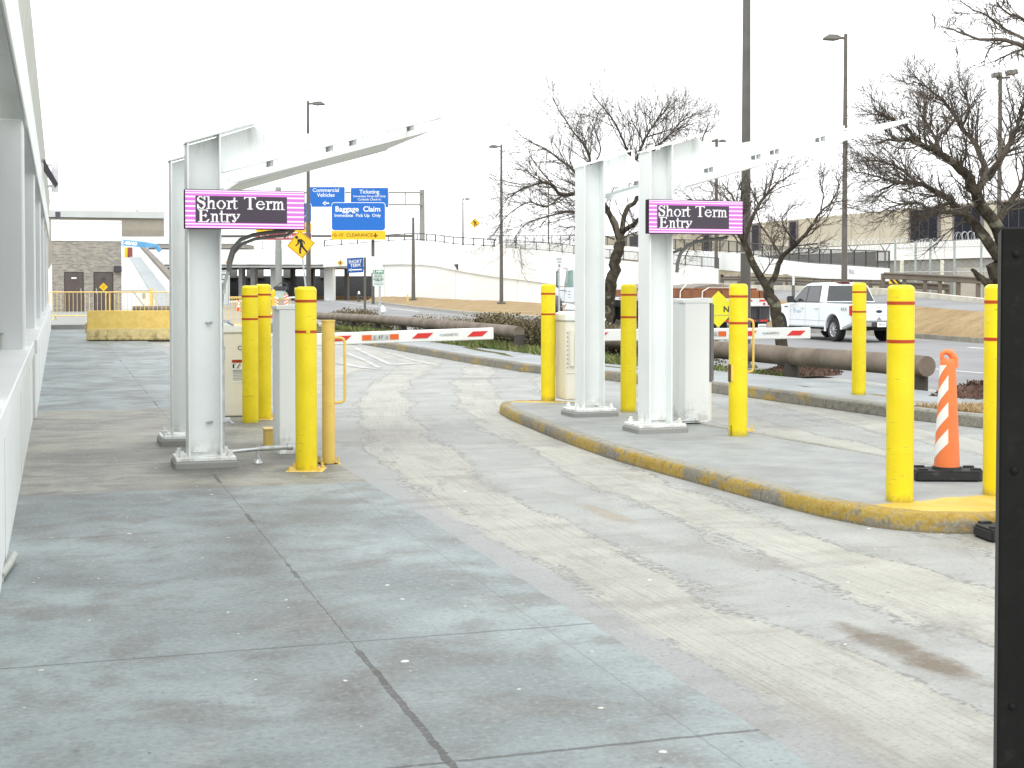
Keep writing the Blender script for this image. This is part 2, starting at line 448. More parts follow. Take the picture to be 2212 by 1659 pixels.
    # grit, gum, spots
    grit = n.noise(flat, 16, 6, 0.8)
    c = n.mix(n.ma('MULTIPLY', n.sm(fine, 0.50, 0.72), 0.40), c, (0.44, 0.45, 0.43))
    c = n.mix(n.ma('MULTIPLY', n.sm(fine, 0.48, 0.28), 0.45), c, (0.09, 0.09, 0.085))
    c = n.mix(n.ma('MULTIPLY', n.sm(grit, 0.52, 0.68), 0.30), c, (0.12, 0.118, 0.108))
    c = speck_layer(n, c, flat, 3.1, 3.6, 0.55, 0.045, (0.62, 0.62, 0.56))
    c = speck_layer(n, c, flat, 9.7, 5.5, 0.80, 0.05, (0.11, 0.11, 0.105))
    c = speck_layer(n, c, flat, 21.0, 1.3, 0.86, 0.012, (0.68, 0.69, 0.66))
    n.bump(n.ma('ADD', fine, n.ma('MULTIPLY', mid, 0.6)), 0.35, 0.004)
    return n.done(c, n.ma('MULTIPLY_ADD', mid, 0.3, 0.45))
WALKM = walkway_mat()

def lane_mat():
    n = NT('lane_concrete'); o = n.xyz(); X, Y = o[0], o[1]
    flat = n.vec(X, Y, 0)
    up = n.ma('MAXIMUM', n.ma('SUBTRACT', Y, 7.0), 0.0)
    g = n.ma('MULTIPLY', n.ma('MULTIPLY', up, up), 0.0105)
    g = n.ma('MINIMUM', g, n.ma('MULTIPLY_ADD', up, 0.16, -0.1) if False else 4.0)
    S = n.ma('SUBTRACT', X, g)
    ru = n.noise(n.vec(n.ma('MULTIPLY', S, 1.5), n.ma('MULTIPLY', Y, 0.34), 0), 1.6, 8, 0.70, 0.4)
    rag = n.noise(flat, 7, 6, 0.75)
    wave = n.ma('COSINE', n.ma('MULTIPLY', n.ma('SUBTRACT', S, 2.72), 2*math.pi/1.30))
    v = n.ma('ADD', n.ma('MULTIPLY', wave, 0.36), n.ma('MULTIPLY', n.ma('SUBTRACT', ru, 0.5), 1.7))
    v = n.ma('ADD', v, n.ma('MULTIPLY', n.ma('SUBTRACT', rag, 0.5), 0.40))
    mask = n.sm(v, -0.06, 0.10)
    mid = n.noise(flat, 1.7, 6, 0.65); fine = n.noise(flat, 45, 4, 0.7)
    grey = n.mix(n.sm(mid, 0.3, 0.7), (0.268, 0.280, 0.268), (0.355, 0.366, 0.350))
    cream = n.mix(n.sm(mid, 0.3, 0.7), (0.330, 0.332, 0.292), (0.415, 0.416, 0.372))
    # raked grooves in the cream bands
    gv = n.noise(n.vec(n.ma('MULTIPLY', S, 55), n.ma('MULTIPLY', Y, 0.9), 0), 1.0, 3, 0.6)
    cream = n.mix(n.ma('MULTIPLY', n.sm(gv, 0.48, 0.66), 0.55), cream, (0.25, 0.243, 0.21))
    c = n.mix(mask, grey, cream)
    # peeling edge: a broken dark line where the coat ends
    crk = n.ma('MULTIPLY', n.sm(n.ma('ABSOLUTE', n.ma('SUBTRACT', v, 0.02)), 0.11, 0.0), n.sm(n.noise(flat, 24, 3), 0.42, 0.56))
    c = n.mix(n.ma('MULTIPLY', crk, 0.85), c, (0.145, 0.15, 0.145))
    blot = n.noise(n.vec(S, n.ma('MULTIPLY', Y, 0.45), 3.0), 2.6, 6, 0.7)
    c = n.mix(n.ma('MULTIPLY', n.sm(blot, 0.48, 0.66), 0.55), c, (0.225, 0.218, 0.198))
    # rusty and oily stains
    for (t, u, rt, ru_, col, amt) in ((3.30, 5.05, 0.12, 0.55, (0.125, 0.095, 0.062), 0.9), (3.42, 8.7, 0.09, 0.5, (0.27, 0.22, 0.15), 0.6),
                                      (3.63, 6.95, 0.15, 0.32, (0.24, 0.225, 0.20), 0.6), (5.25, 7.05, 0.5, 0.22, (0.24, 0.23, 0.19), 0.7),
                                      (4.4, 12.9, 0.5, 0.5, (0.26, 0.25, 0.22), 0.45), (7.0, 14.5, 0.8, 0.4, (0.25, 0.25, 0.24), 0.5),
                                      (6.4, 22.0, 0.7, 0.35, (0.19, 0.19, 0.17), 0.75), (5.6, 24.5, 0.6, 0.25, (0.22, 0.22, 0.21), 0.6),
                                      (3.0, 14.0, 0.6, 0.9, (0.28, 0.26, 0.23), 0.45)):
        dx = n.ma('DIVIDE', n.ma('SUBTRACT', X, t), rt); dy = n.ma('DIVIDE', n.ma('SUBTRACT', Y, u), ru_)
        d = n.ma('ADD', n.ma('MULTIPLY', dx, dx), n.ma('MULTIPLY', dy, dy))
        d = n.ma('ADD', d, n.ma('MULTIPLY', n.ma('SUBTRACT', n.noise(flat, 4.5, 7, 0.75), 0.5), 3.6))
        c = n.mix(n.ma('MULTIPLY', n.sm(d, 1.3, 0.0), amt), c, col)
    # transverse joints far down the lane
    for k in (23.4, 29.4, 35.2):
        d = n.ma('ABSOLUTE', n.ma('SUBTRACT', Y, k))
        c = n.mix(n.ma('MULTIPLY', n.sm(d, 0.05, 0.02), 0.6), c, (0.12, 0.12, 0.12))
    # greyer smooth strip along the walkway edge
    e = n.sm(X, 2.50, 2.36)
    c = n.mix(n.ma('MULTIPLY', e, 0.8), c, n.mix(mid, (0.250, 0.262, 0.262), (0.335, 0.345, 0.345)))
    c = n.mix(n.ma('MULTIPLY', n.sm(n.noise(n.vec(X, n.ma('MULTIPLY', Y, 3.0), 0), 1.1, 5), 0.50, 0.70), 0.45), c, (0.20, 0.195, 0.18))
    c = n.mix(n.ma('MULTIPLY', n.sm(fine, 0.52, 0.75), 0.25), c, (0.6, 0.6, 0.57))
    c = n.mix(n.ma('MULTIPLY', n.sm(fine, 0.48, 0.25), 0.60), c, (0.12, 0.12, 0.115))
    c = speck_layer(n, c, flat, 5.2, 6.5, 0.80, 0.05, (0.15, 0.145, 0.135))
    c = speck_layer(n, c, flat, 35.2, 1.7, 0.75, 0.02, (0.05, 0.05, 0.05))
    c = speck_layer(n, c, flat, 15.2, 3.1, 0.80, 0.035, (0.7, 0.7, 0.66))
    n.bump(n.ma('ADD', n.ma('MULTIPLY', fine, 0.7), n.ma('MULTIPLY', mask, 0.25)), 0.4, 0.006)
    return n.done(c, n.ma('MULTIPLY_ADD', mid, 0.3, 0.5))
LANEM = lane_mat()

def island_mat():
    n = NT('island_concrete'); o = n.xyz(); X, Y = o[0], o[1]; flat = n.vec(X, Y, 0)
    big = n.noise(flat, 0.8, 5); mid = n.noise(flat, 3, 6, 0.65); fine = n.noise(flat, 40, 4, 0.7)
    c = n.mix(n.sm(mid, 0.3, 0.7), (0.235, 0.25, 0.245), (0.315, 0.33, 0.322))
    c = n.mix(n.ma('MULTIPLY', n.sm(big, 0.46, 0.66), 0.55), c, (0.18, 0.18, 0.165))
    c = n.mix(n.ma('MULTIPLY', n.sm(fine, 0.5, 0.75), 0.25), c, (0.5, 0.5, 0.48))
    c = speck_layer(n, c, flat, 2.2, 3.5, 0.8, 0.03, (0.72, 0.72, 0.68))
    wob = n.ma('MULTIPLY', n.ma('SUBTRACT', n.noise(flat, 2.5, 4), 0.5), 0.22)
    sl = n.ma('MULTIPLY_ADD', X, -0.12, 0.72)                # the painted nose follows the curve
    near = n.sm(n.ma('ADD', n.ma('ADD', Y, wob), n.ma('MULTIPLY_ADD', X, -0.18, 0.95)), 7.97, 7.90)
    far = n.sm(n.ma('ADD', n.ma('ADD', Y, wob), n.ma('MULTIPLY_ADD', X, 0.45, -2.4)), 15.95, 16.05)
    m = n.ma('MAXIMUM', near, far)
    yel = n.mix(n.sm(mid, 0.35, 0.65), (0.50, 0.34, 0.045), (0.62, 0.45, 0.08))
    yel = n.mix(n.ma('MULTIPLY', n.sm(n.noise(flat, 6, 6, 0.7), 0.52, 0.66), 0.6), yel, (0.40, 0.33, 0.19))
    c = n.mix(m, c, yel)
    n.bump(fine, 0.3, 0.004)
    return n.done(c, 0.65)
ISLANDM = island_mat()

def kerb_mat(name, worn, cover=0.5):
    n = NT(name); o = n.obj()
    a = n.noise(n.mp(scale=(1, 1, 3)), 1.1, 6, 0.68); b = n.noise(scale=9, detail=6, rough=0.72); f = n.noise(scale=45, detail=3)
    con = n.mix(n.sm(b, 0.3, 0.7), (0.105, 0.10, 0.085), (0.26, 0.25, 0.21))
    yel = n.mix(n.sm(b, 0.35, 0.65), (0.27, 0.175, 0.020), (0.43, 0.30, 0.045))
    q = n.xyz()
    far = n.ma('MULTIPLY', n.sm(n.ma('ADD', q[0], n.ma('MULTIPLY', a, .2)), 5.75, 5.95), n.ma('MULTIPLY', n.sm(q[1], 8.0, 8.4), n.sm(q[1], 16.0, 15.6)))
    w = n.sm(n.ma('ADD', n.ma('MULTIPLY', a, 0.65), n.ma('MULTIPLY', b, 0.35)), cover - 0.03, cover + 0.05)
    c = n.mix(n.ma('MAXIMUM', w, far), yel, con)
    zt = n.sm(n.ma('ADD', q[2], n.ma('MULTIPLY', n.ma('SUBTRACT', b, .5), .03)), 0.100, 0.109)
    zt = n.ma('MULTIPLY', zt, n.ma('MULTIPLY', n.sm(q[1], 7.9, 8.3), n.sm(q[1], 15.9, 15.6)))
    c = n.mix(n.ma('MULTIPLY', zt, 0.85), c, (0.27, 0.27, 0.235))
    c = n.mix(n.ma('MULTIPLY', n.sm(n.ma('ADD', q[2], n.ma('MULTIPLY', b, .05)), 0.055, 0.02), 0.75), c, (0.09, 0.085, 0.07))
    c = n.mix(n.ma('MULTIPLY', n.sm(b, 0.50, 0.66), 0.75), c, (0.13, 0.115, 0.08))
    c = n.mix(n.ma('MULTIPLY', n.sm(f, 0.5, 0.7), 0.3), c, (0.45, 0.42, 0.33))
    n.bump(n.ma('ADD', b, n.ma('MULTIPLY', f, 0.4)), 0.6, 0.012)
    return n.done(c, 0.75)
KERBY = kerb_mat('worn_yellow_kerb', True, 0.505)
KERBW = kerb_mat('faded_yellow_kerb', True, 0.44)
KERBG = paint('grey_kerb', (0.33, 0.32, 0.28), 0.85, var=0.2, scale=3, dirt=(0.15, 0.14, 0.11), dirt_amt=0.6, bump=0.4)

def grass_ground(name, c1, c2, c3):
    n = NT(name)
    a = n.noise(scale=0.6, detail=6, rough=0.65); b = n.noise(scale=14, detail=5, rough=0.7); st = n.noise(n.mp(scale=(0.3, 2.2, 1)), 0.9, 4)
    c = n.mix(n.sm(a, 0.3, 0.7), c1, c2)
    c = n.mix(n.ma('MULTIPLY', n.sm(b, 0.42, 0.7), 0.7), c, c3)
    c = n.mix(n.ma('MULTIPLY', n.sm(st, 0.52, 0.68), 0.4), c, tuple(x*0.6 for x in c1))
    n.bump(b, 0.9, 0.05)
    return n.done(c, 0.95, spec=0.2)
DRYG = grass_ground('dry_grass_soil', (0.26, 0.185, 0.095), (0.40, 0.30, 0.165), (0.21, 0.15, 0.08))
GREENG = grass_ground('damp_green_soil', (0.075, 0.085, 0.03), (0.13, 0.14, 0.06), (0.16, 0.12, 0.06))
def blade_mat(name, cols):
    n = NT(name)
    q = n.n.new('ShaderNodeAttribute'); q.attribute_type = 'GEOMETRY'; q.attribute_name = 'tint'
    r = n.n.new('ShaderNodeValToRGB'); n.l.new(q.outputs['Fac'], r.inputs[0])
    e = r.color_ramp.elements
    e[0].color = cols[0] + (1,); e[1].color = cols[-1] + (1,)
    for i, c in enumerate(cols[1:-1]):
        k = e.new((i+1) / (len(cols)-1)); k.color = c + (1,)
    return n.done(r.outputs[0], 0.8, spec=0.2)
BLADEG = blade_mat('green_blades', [(0.06, 0.11, 0.025), (0.12, 0.18, 0.045), (0.19, 0.22, 0.085), (0.27, 0.22, 0.1)])
BLADED = blade_mat('dry_blades', [(0.27, 0.19, 0.10), (0.42, 0.31, 0.17), (0.52, 0.41, 0.24)])
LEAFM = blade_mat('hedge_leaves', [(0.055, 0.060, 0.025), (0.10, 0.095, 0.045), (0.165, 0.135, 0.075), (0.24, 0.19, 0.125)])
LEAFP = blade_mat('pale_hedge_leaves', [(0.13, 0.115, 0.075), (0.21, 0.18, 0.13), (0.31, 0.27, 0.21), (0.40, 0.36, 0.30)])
def bark():
    n = NT('bark')
    a = n.noise(scale=7, detail=6, rough=0.7); b = n.voro(n.mp(scale=(1, 1, 0.5)), 11); l = n.noise(scale=5, detail=4)
    c = n.mix(n.sm(a, 0.35, 0.65), (0.028, 0.023, 0.017), (0.085, 0.072, 0.052))
    c = n.mix(n.ma('MULTIPLY', n.sm(l, 0.58, 0.66), 0.55), c, (0.26, 0.26, 0.19))
    n.bump(n.ma('ADD', a, b), 0.8, 0.02)
    return n.done(c, 0.9, spec=0.2)
BARK = bark()
TWIG = paint('bloomed_twig_bark', (0.115, 0.098, 0.080), 0.9, var=0.3, scale=3, spec=0.2)  # lighter than the limbs: bloom around thin twigs put into the colour
def log_mat():
    n = NT('brown_painted_timber')
    a = n.noise(n.mp(scale=(1, 1, 1)), 2.2, 5); b = n.noise(scale=24, detail=4)
    c = n.mix(n.sm(a, 0.3, 0.7), (0.115, 0.090, 0.068), (0.205, 0.168, 0.130))
    c = n.mix(n.ma('MULTIPLY', n.sm(b, 0.5, 0.75), 0.45), c, (0.22, 0.185, 0.145))
    n.bump(b, 0.5, 0.006)
    return n.done(c, 0.8)
LOGM = log_mat()
LOGP = paint('dark_timber_post', (0.062, 0.055, 0.048), 0.85, var=0.2, scale=6)
def brick_mat():
    n = NT('mottled_brick')
    q = n.n.new('ShaderNodeTexBrick'); o = n.xyz()
    n.put(q.inputs['Vector'], n.vec(n.ma('ADD', o[0], o[1]), o[2], 0))
    q.inputs['Scale'].default_value = 1.0
    q.inputs['Brick Width'].default_value = 0.21; q.inputs['Row Height'].default_value = 0.075
    q.inputs['Mortar Size'].default_value = 0.009; q.inputs['Bias'].default_value = 0.0
    q.inputs['Color1'].default_value = (0.165, 0.152, 0.142, 1); q.inputs['Color2'].default_value = (0.36, 0.325, 0.255, 1)
    q.inputs['Mortar'].default_value = (0.38, 0.37, 0.33, 1)
    c = n.mix(n.ma('MULTIPLY', n.sm(n.noise(scale=1.6, detail=5), 0.4, 0.65), 0.25), q.outputs[0], (0.19, 0.18, 0.175))
    return n.done(c, 0.85)
BRICK = brick_mat()
LEDW = glow('led_white', (1, 1, 1), 0.62)
LEDP = glow('led_pink_artefact', (0.86, 0.22, 0.84), 0.50)  # pink is a camera artefact, put into the border's glow colour
LEDPW = glow('led_pale_artefact', (1.0, 0.72, 1.0), 0.72)  # pale stripes of the same camera artefact, put into the glow
LEDS = glow('led_screen_ground', (0.045, 0.026, 0.056), 0.5)
# ================================================================== the setting
m = MB(); m.poly([(-1500, -60, -0.46), (1500, -60, -0.46), (1500, 2600, -0.46), (-1500, 2600, -0.46)])
tag(m.build('ground', DRYG), kind='structure')

def flat_sheet(name, pts, z, mat, frame=True):
    m = MB(); m.poly([(p[0], p[1], z) for p in pts])
    return tag(m.build(name, mat, rotz=RZ if frame else None), kind='structure')

KERB = [(10.3, 4), (9.7, 9), (9.25, 12.5), (8.97, 14), (8.87, 15.5), (8.75, 17.2), (8.5, 19.1), (8.22, 20.9), (7.9, 22.2),
        (7.62, 23.5), (7.5, 26.6), (7.45, 30), (7.3, 36.4), (7.2, 40)]
# entry lane: one sheet, sloping gently down to the main road at the far end
m = MB(); rows = []
for u, z in ((-4, 0), (10, 0), (20, 0), (30, 0), (38, 0), (48, -0.15), (58, -0.30), (64, -0.345)):
    rows.append([m.bm.verts.new((t, u, z)) for t in (-0.3, 4.0, 8.0, 12.0)])
for A, B in zip(rows, rows[1:]):
    for k in range(3): m.face([A[k], A[k+1], B[k+1], B[k]])
tag(m.build('entry_lane', LANEM, rotz=RZ), kind='structure')
# walkway along the building, a few millimetres proud of the lane, with a slightly broken edge
ed = [(2.20, -4)] + [(2.22 + random.uniform(-0.012, 0.012), u) for u in [x*0.15 for x in range(-8, 72)]] + [(2.2, 12), (2.22, 17), (2.25, 50)]
m = MB()
m.prism([(-0.32, -4)] + ed + [(-0.32, 50)], -0.05, 0.014, 'z')
tag(m.build('walkway', WALKM, rotz=RZ), kind='structure')
# raised slab at the far end in front of the brick building
m = MB(); m.prism([(-6, 51.5), (9.0, 51.5), (9.0, 80), (-6, 80)], -0.3, 0.13, 'z'); m.bevel(0.03, 2)
tag(m.build('raised_slab', CONCG, rotz=RZ), kind='structure')

m = MB()
poly = [tuple(W(11.0, u)[:2]) for u in (4, 20, 40, 58)] + [(-40, 62), (-90, 75), (-90, 240),
        (-26, 240), (-26, 197), (-13.2, 142), (-3.2, 92), (2.26, 74), (9.0, 60), (13.74, 51.3), (15.1, 44.2), (17.5, 30), (21, 10)]
m.poly([(x, y, -0.35) for x, y in poly])
tag(m.build('main_road', ASPHALT), kind='structure')
m = MB()   # painted lines on the road
def line(pts, w, z=-0.345):
    path = [Vector((p[0], p[1], z)) for p in pts]
    m.sweep(path, [(-w/2, 0), (w/2, 0)], ring=False)
line([gp(2260, 818, -.345), gp(2132, 806.5, -.345), gp(2004, 795.5, -.345), gp(1860, 781, -.345)], 0.10)
line([gp(1665, 762, -.345), gp(1620, 758, -.345)], 0.14)
line([gp(2090, 750, -.345), gp(2170, 756, -.345)], 0.14)
for a, b in (((690, 647), (905, 673)), ((938, 686), (964, 688)), ((1045, 698), (1085, 699))):
    line([gp(*a, -.345), gp(*b, -.345)], 0.16)
tag(m.build('road_markings', ROADWHITE), kind='structure')

m = MB()   # faded paint lines far down the entry lane
def c5(x, y): return gp((800+x/3.687)/1.085, (600+y/3.687)/1.085, .006)
for pts, w_ in (([(40, 835), (200, 900), (330, 965)], .10), ([(110, 790), (300, 880), (430, 938)], .12), ([(430, 940), (620, 928)], .30), ([(380, 830), (640, 905), (830, 948)], .09), ([(0, 925), (200, 965), (330, 975)], .22)):
    m.sweep([c5(*p) for p in pts], [(-w_/2, 0), (w_/2, 0)], ring=False)
tag(m.build('lane_markings', paint('worn_lane_paint', (.43, .43, .415), .7, var=.2, scale=3, dirt=(.32, .32, .31), dirt_amt=.9)), kind='structure')
# traffic island: plan outline in (t, u)
ISL = [(4.93, 16.05), (4.78, 15.2), (4.68, 14.0), (4.56, 12.5), (4.52, 11.4), (4.57, 10.2), (4.62, 9.2), (4.66, 8.4), (4.74, 7.85), (4.88, 7.55),
       (5.10, 7.36), (5.45, 7.27), (5.9, 7.30), (6.25, 7.45), (6.48, 7.8), (6.56, 8.4), (6.52, 9.4), (6.44, 10.6), (6.30, 12.0), (6.15, 13.6),
       (6.02, 15.2), (5.9, 15.9), (5.65, 16.28), (5.3, 16.4), (5.05, 16.28)]
def inset(P, d):
    out = []; N = len(P)
    for i in range(N):
        a, b = Vector(P[i-1]), Vector(P[(i+1) % N]); q = (b-a).normalized(); out.append((P[i][0] - q.y*d*1, P[i][1] + q.x*d*1))
    return out
def smooth_loop(P, n=3):
    for _ in range(n):
        Q = []
        for i in range(len(P)):
            a, b = P[i], P[(i+1) % len(P)]
            Q += [(a[0]*.75+b[0]*.25, a[1]*.75+b[1]*.25), (a[0]*.25+b[0]*.75, a[1]*.25+b[1]*.75)]
        P = Q
    return P
ISLS = smooth_loop(ISL, 2)
IZ = 0.112
inn = inset(ISLS, 0.13)
m = MB(); m.poly([(t, u, IZ) for t, u in inn])
tag(m.build('traffic_island', ISLANDM, rotz=RZ), kind='structure')
m = MB()
prof = [(0, -0.02), (0.004, 0.05), (0.014, 0.088), (0.035, 0.108), (0.065, 0.114), (0.134, IZ + 0.001), (0.134, -0.02)]
path = [Vector((t + random.uniform(-.004, .004), u + random.uniform(-.004, .004), random.uniform(-.003, .003))) for t, u in ISLS]
m.sweep(path, prof, closed=True)
tag(m.build('island_kerb', KERBY, rotz=RZ, smooth=True), kind='structure')

# far kerb, pavement behind it, planted strip sloping down to the main road
def dense(P, step=0.35):
    out = []
    for a, b in zip(P, P[1:]):
        n = max(1, int((Vector(b)-Vector(a)).length/step))
        out += [(a[0]+(b[0]-a[0])*k/n, a[1]+(b[1]-a[1])*k/n) for k in range(n)]
    return out + [P[-1]]
m = MB()
path = [Vector((t + random.uniform(-.012, .012), u, random.uniform(-.006, .006))) for t, u in dense(KERB)]
m.sweep(path, [(0, -0.02), (-0.02, 0.12), (-0.04, 0.14), (-0.17, 0.14), (-0.17, -0.02)])
tag(m.build('lane_kerb', KERBW, rotz=RZ, smooth=False), kind='structure')
PAVW = [(0.6 if u < 13.2 else 1.75 if u < 22 else 1.45 if u < 30 else 1.2) for t, u in KERB]
m = MB(); A = [m.bm.verts.new((t + .17, u, 0.137)) for t, u in KERB]; B = [m.bm.verts.new((t + .17 + w, u, 0.125)) for (t, u), w in zip(KERB, PAVW)]
for k in range(3, len(A)-1): m.face([A[k], B[k], B[k+1], A[k+1]])
PAVE = paint('damp_pavement', (0.29, 0.315, 0.32), 0.6, var=0.16, scale=1.3, dirt=(0.24, 0.245, 0.24), dirt_amt=0.5)
tag(m.build('pavement', PAVE, rotz=RZ), kind='structure')
RN = {4: 12.6, 9: 12.45, 12.5: 12.35, 14: 12.3, 15.5: 12.25, 17.2: 12.0, 19.1: 11.85, 20.9: 11.8, 22.2: 11.8, 23.5: 11.8, 26.6: 11.75, 30: 11.7, 36.4: 11.5, 40: 11.4}
def road_t(u):
    ks = sorted(RN)
    for a, b in zip(ks, ks[1:]):
        if a <= u <= b: return RN[a] + (RN[b]-RN[a])*(u-a)/(b-a)
    return RN[ks[0]] if u < ks[0] else 11.4 - (u-40)*0.05
def kerb_t(u):
    for a, b in zip(KERB, KERB[1:]):
        if a[1] <= u <= b[1]: return a[0] + (b[0]-a[0])*(u-a[1])/(b[1]-a[1])
    return KERB[0][0] if u < 4 else 7.2
def strip_z(t, u):
    a, b = kerb_t(u) + .17, road_t(u)
    f = max(0, min(1, (t-a)/(b-a)))
    g = max(0, min(1, (f-0.22)/0.78)); g = g*g*(3-2*g)
    return 0.118 - 0.21*g - (0.10 if u > 40 else 0) * min(1, (u-40)/10 if u > 40 else 0)
us = [4, 7, 9, 11, 12.5] + [14 + k*1.5 for k in range(18)] + [44, 48, 54, 60]
for nm, u0, u1, mat in (('dry_grass_strip', 4, 17, DRYG), ('planted_strip', 17, 60, GREENG)):
    uu = [u for u in us if u0 <= u <= u1] ; uu = sorted(set(uu + [u0, u1]))
    m = MB(); rows = []
    for u in uu:
        a, b = kerb_t(u) + .165, road_t(u)
        rows.append([m.bm.verts.new((a+(b-a)*k/14, u, strip_z(a+(b-a)*k/14, u) + (random.uniform(-.02, .02) if 0 < k < 14 else 0))) for k in range(15)])
    for A, B in zip(rows, rows[1:]):
        for k in range(14): m.face([A[k], A[k+1], B[k+1], B[k]])
    tag(m.build(nm, mat, rotz=RZ, smooth=True), kind='structure')
m = MB()
path = [Vector((road_t(u), u, -0.35)) for u in us if u >= 4]
m.sweep(path, [(0.20, 0), (0.19, 0.262), (0.0, 0.262), (-0.02, 0), ])
tag(m.build('road_kerb', paint('pale_kerb', (0.52, 0.50, 0.42), 0.85, var=0.15, scale=2), rotz=RZ), kind='structure')
# short yellow kerb past the left posts
m = MB(); m.sweep([Vector((2.28, 17.6, 0)), Vector((2.3, 18.6, 0)), Vector((2.5, 20.2, 0)), Vector((2.62, 21.5, 0))], [(0.15, -.01), (0.15, .13), (0.02, .13), (0, -.01)])
tag(m.build('walkway_kerb', KERBY, rotz=RZ), kind='structure')

# grass blades and leaves
def blades(name, spots, hgt, mat, wid=0.012, lean=0.35, frame=True):
    vs_, fs, tint = [], [], []
    for x, y, z in spots:
        h = hgt * random.uniform(0.5, 1.3); a = random.uniform(0, 6.283); w = wid * random.uniform(.7, 1.5)
        lx, ly = random.gauss(0, lean)*h, random.gauss(0, lean)*h
        c, s = math.cos(a)*w, math.sin(a)*w; i = len(vs_)
        vs_ += [(x-c, y-s, z-.01), (x+c, y+s, z-.01), (x+lx, y+ly, z+h)]; fs.append((i, i+1, i+2)); tint.append(random.random())
    me = bpy.data.meshes.new(name); me.from_pydata(vs_, [], fs)
    at_ = me.attributes.new('tint', 'FLOAT', 'FACE'); at_.data.foreach_set('value', tint)
    me.materials.append(mat); o = bpy.data.objects.new(name, me); COL.objects.link(o)
    if frame: o.rotation_euler = (0, 0, RZ)
    return o
def clumped(n, u0, u1, ta, tb, cl=0.7):
    out = []
    cs = [(random.uniform(u0, u1), random.random()) for _ in range(int(n/60))]
    for _ in range(n):
        cu, cf = random.choice(cs); u = min(u1, max(u0, cu + random.gauss(0, cl))); f = min(1, max(0, cf + random.gauss(0, .16)))
        t = ta(u) + (tb(u)-ta(u))*f
        out.append((t, u, strip_z(t, u)))
    return out
tag(blades('grass', clumped(19000, 20.5, 47, lambda u: kerb_t(u)+(1.85 if u < 22 else 1.5 if u < 30 else 1.25), lambda u: kerb_t(u)+3.2), 0.15, BLADEG, 0.020, 0.6), kind='stuff')
tag(blades('dry_grass', clumped(16000, 10.0, 16.6, lambda u: kerb_t(u)+(.3 if u < 14.0 else 1.9), lambda u: road_t(u)-.25, .5), 0.065, BLADED, 0.008, 0.8), kind='stuff')

# ================================================================== white arcade building on the left
bld = thing('arcade_building', 'long white arcade with square columns, low wall and overhanging roof edge', 'building', (0, 0, 0), RZ)
for u0, u1, x0 in ((-5, 16.6, -0.28), (16.75, 50.5, -0.25)):
    m = MB(); m.box(x0-0.34, x0, u0, u1, -0.02, 0.72); m.box(x0-0.37, x0+0.022, u0, u1, 0.74, 0.89); m.box(x0-0.33, x0-0.012, u0+.01, u1-.01, 0.715, 0.745)
    m.bevel(0.006, 1); m.build('low_wall', WALLW, bld)
for u in (1.2, 4.6, 8.05, 11.5, 14.9, 20.2, 23.6, 27, 30.5, 34, 37.4, 41):
    x0 = -.28 if u < 16 else -.25
    m = MB(); m.box(x0-.005, x0+.0015, u-.006, u+.006, 0, .715); m.build('seam', paint('seam_grey', (.42, .44, .43), .8), bld)
COLS = []
for k in range(-1, 6):
    u = 14.30 + 6.85*k; m = MB()
    m.box(-0.98, -0.31, u, u+0.62, -0.02, 3.07); m.bevel(0.015, 1); COLS.append(m.build('column', COLG, bld))
m = MB(); m.box(-0.30, -0.27, -5, 50.5, 3.06, 3.62); m.box(-0.75, -0.30, -5, 50.5, 3.50, 3.64); m.bevel(0.01, 1); m.build('fascia', WALLW, bld)
m = MB(); m.prism([(-0.50, 3.645), (-0.31, 3.645), (-0.245, 4.30), (-0.245, 4.34), (-0.50, 4.34)], -5, 50.5, 'y'); m.build('roof_edge', paint('grey_coping', (0.45, 0.47, 0.42), 0.7, var=0.08, scale=2), bld)
m = MB(); m.box(-6, -0.755, -5, 50.5, 3.075, 3.3); m.build('soffit', SOFFIT, bld)
m = MB(); m.box(-6, -5.8, -5, 50.5, 0, 3.07); m.build('back_wall', COLG, bld)
m = MB(); m.box(-5.78, -0.66, -5, 50.5, -0.02, 0.02); m.build('inner_floor', CONCG, bld)
b = thing('outlet_box', 'small grey metal box fixed to the first arcade column above the low wall', 'outlet box', W(-0.60, 14.20, 0.90), RZ)
m = MB(); m.box(-.09, .09, -.05, .08, 0.01, .135); m.bevel(.006, 1); m.build('housing', paint('box_grey', (.42, .44, .40), .5), b)
m = MB(); m.box(-.105, .105, -.065, .085, .137, .15); m.build('lid', paint('box_grey', (.42, .44, .40), .5), b)
# projecting dark panel and pale sign blade up on the fascia
b = thing('hanging_panel', 'small dark sloping board sticking out from the roof edge of the arcade', 'panel', W(-0.245, 28.4, 3.80), RZ)
m = MB(); m.prism([(0.0, 0.08), (0.0, -0.14), (0.20, -0.45), (0.255, -0.39)], -0.22, 0.22, 'y'); m.build('panel_sheet', paint('dark_purple_grey', (.07, .06, .075), .5), b)
m = MB(); m.bar((-.03, -.15, .06), (.05, -.15, -.05), .03); m.build('bracket', GALV, b); m = MB(); m.bar((-.03, .15, .06), (.05, .15, -.05), .03); m.build('bracket', GALV, b)
b = thing('blade_sign', 'pale blank blade sign beyond the dark board on the arcade', 'sign', W(-0.05, 35.7, 3.72), RZ)
m = MB(); m.box(-.085, .075, -.06, .06, 0, .83); m.bevel(.01, 1); m.build('panel', paint('pale_panel', (.62, .62, .64), .5), b)
for z in (.1, .6): m = MB(); m.box(-.20, -.086, -.03, .03, z, z+.06); m.build('bracket', GALV, b)
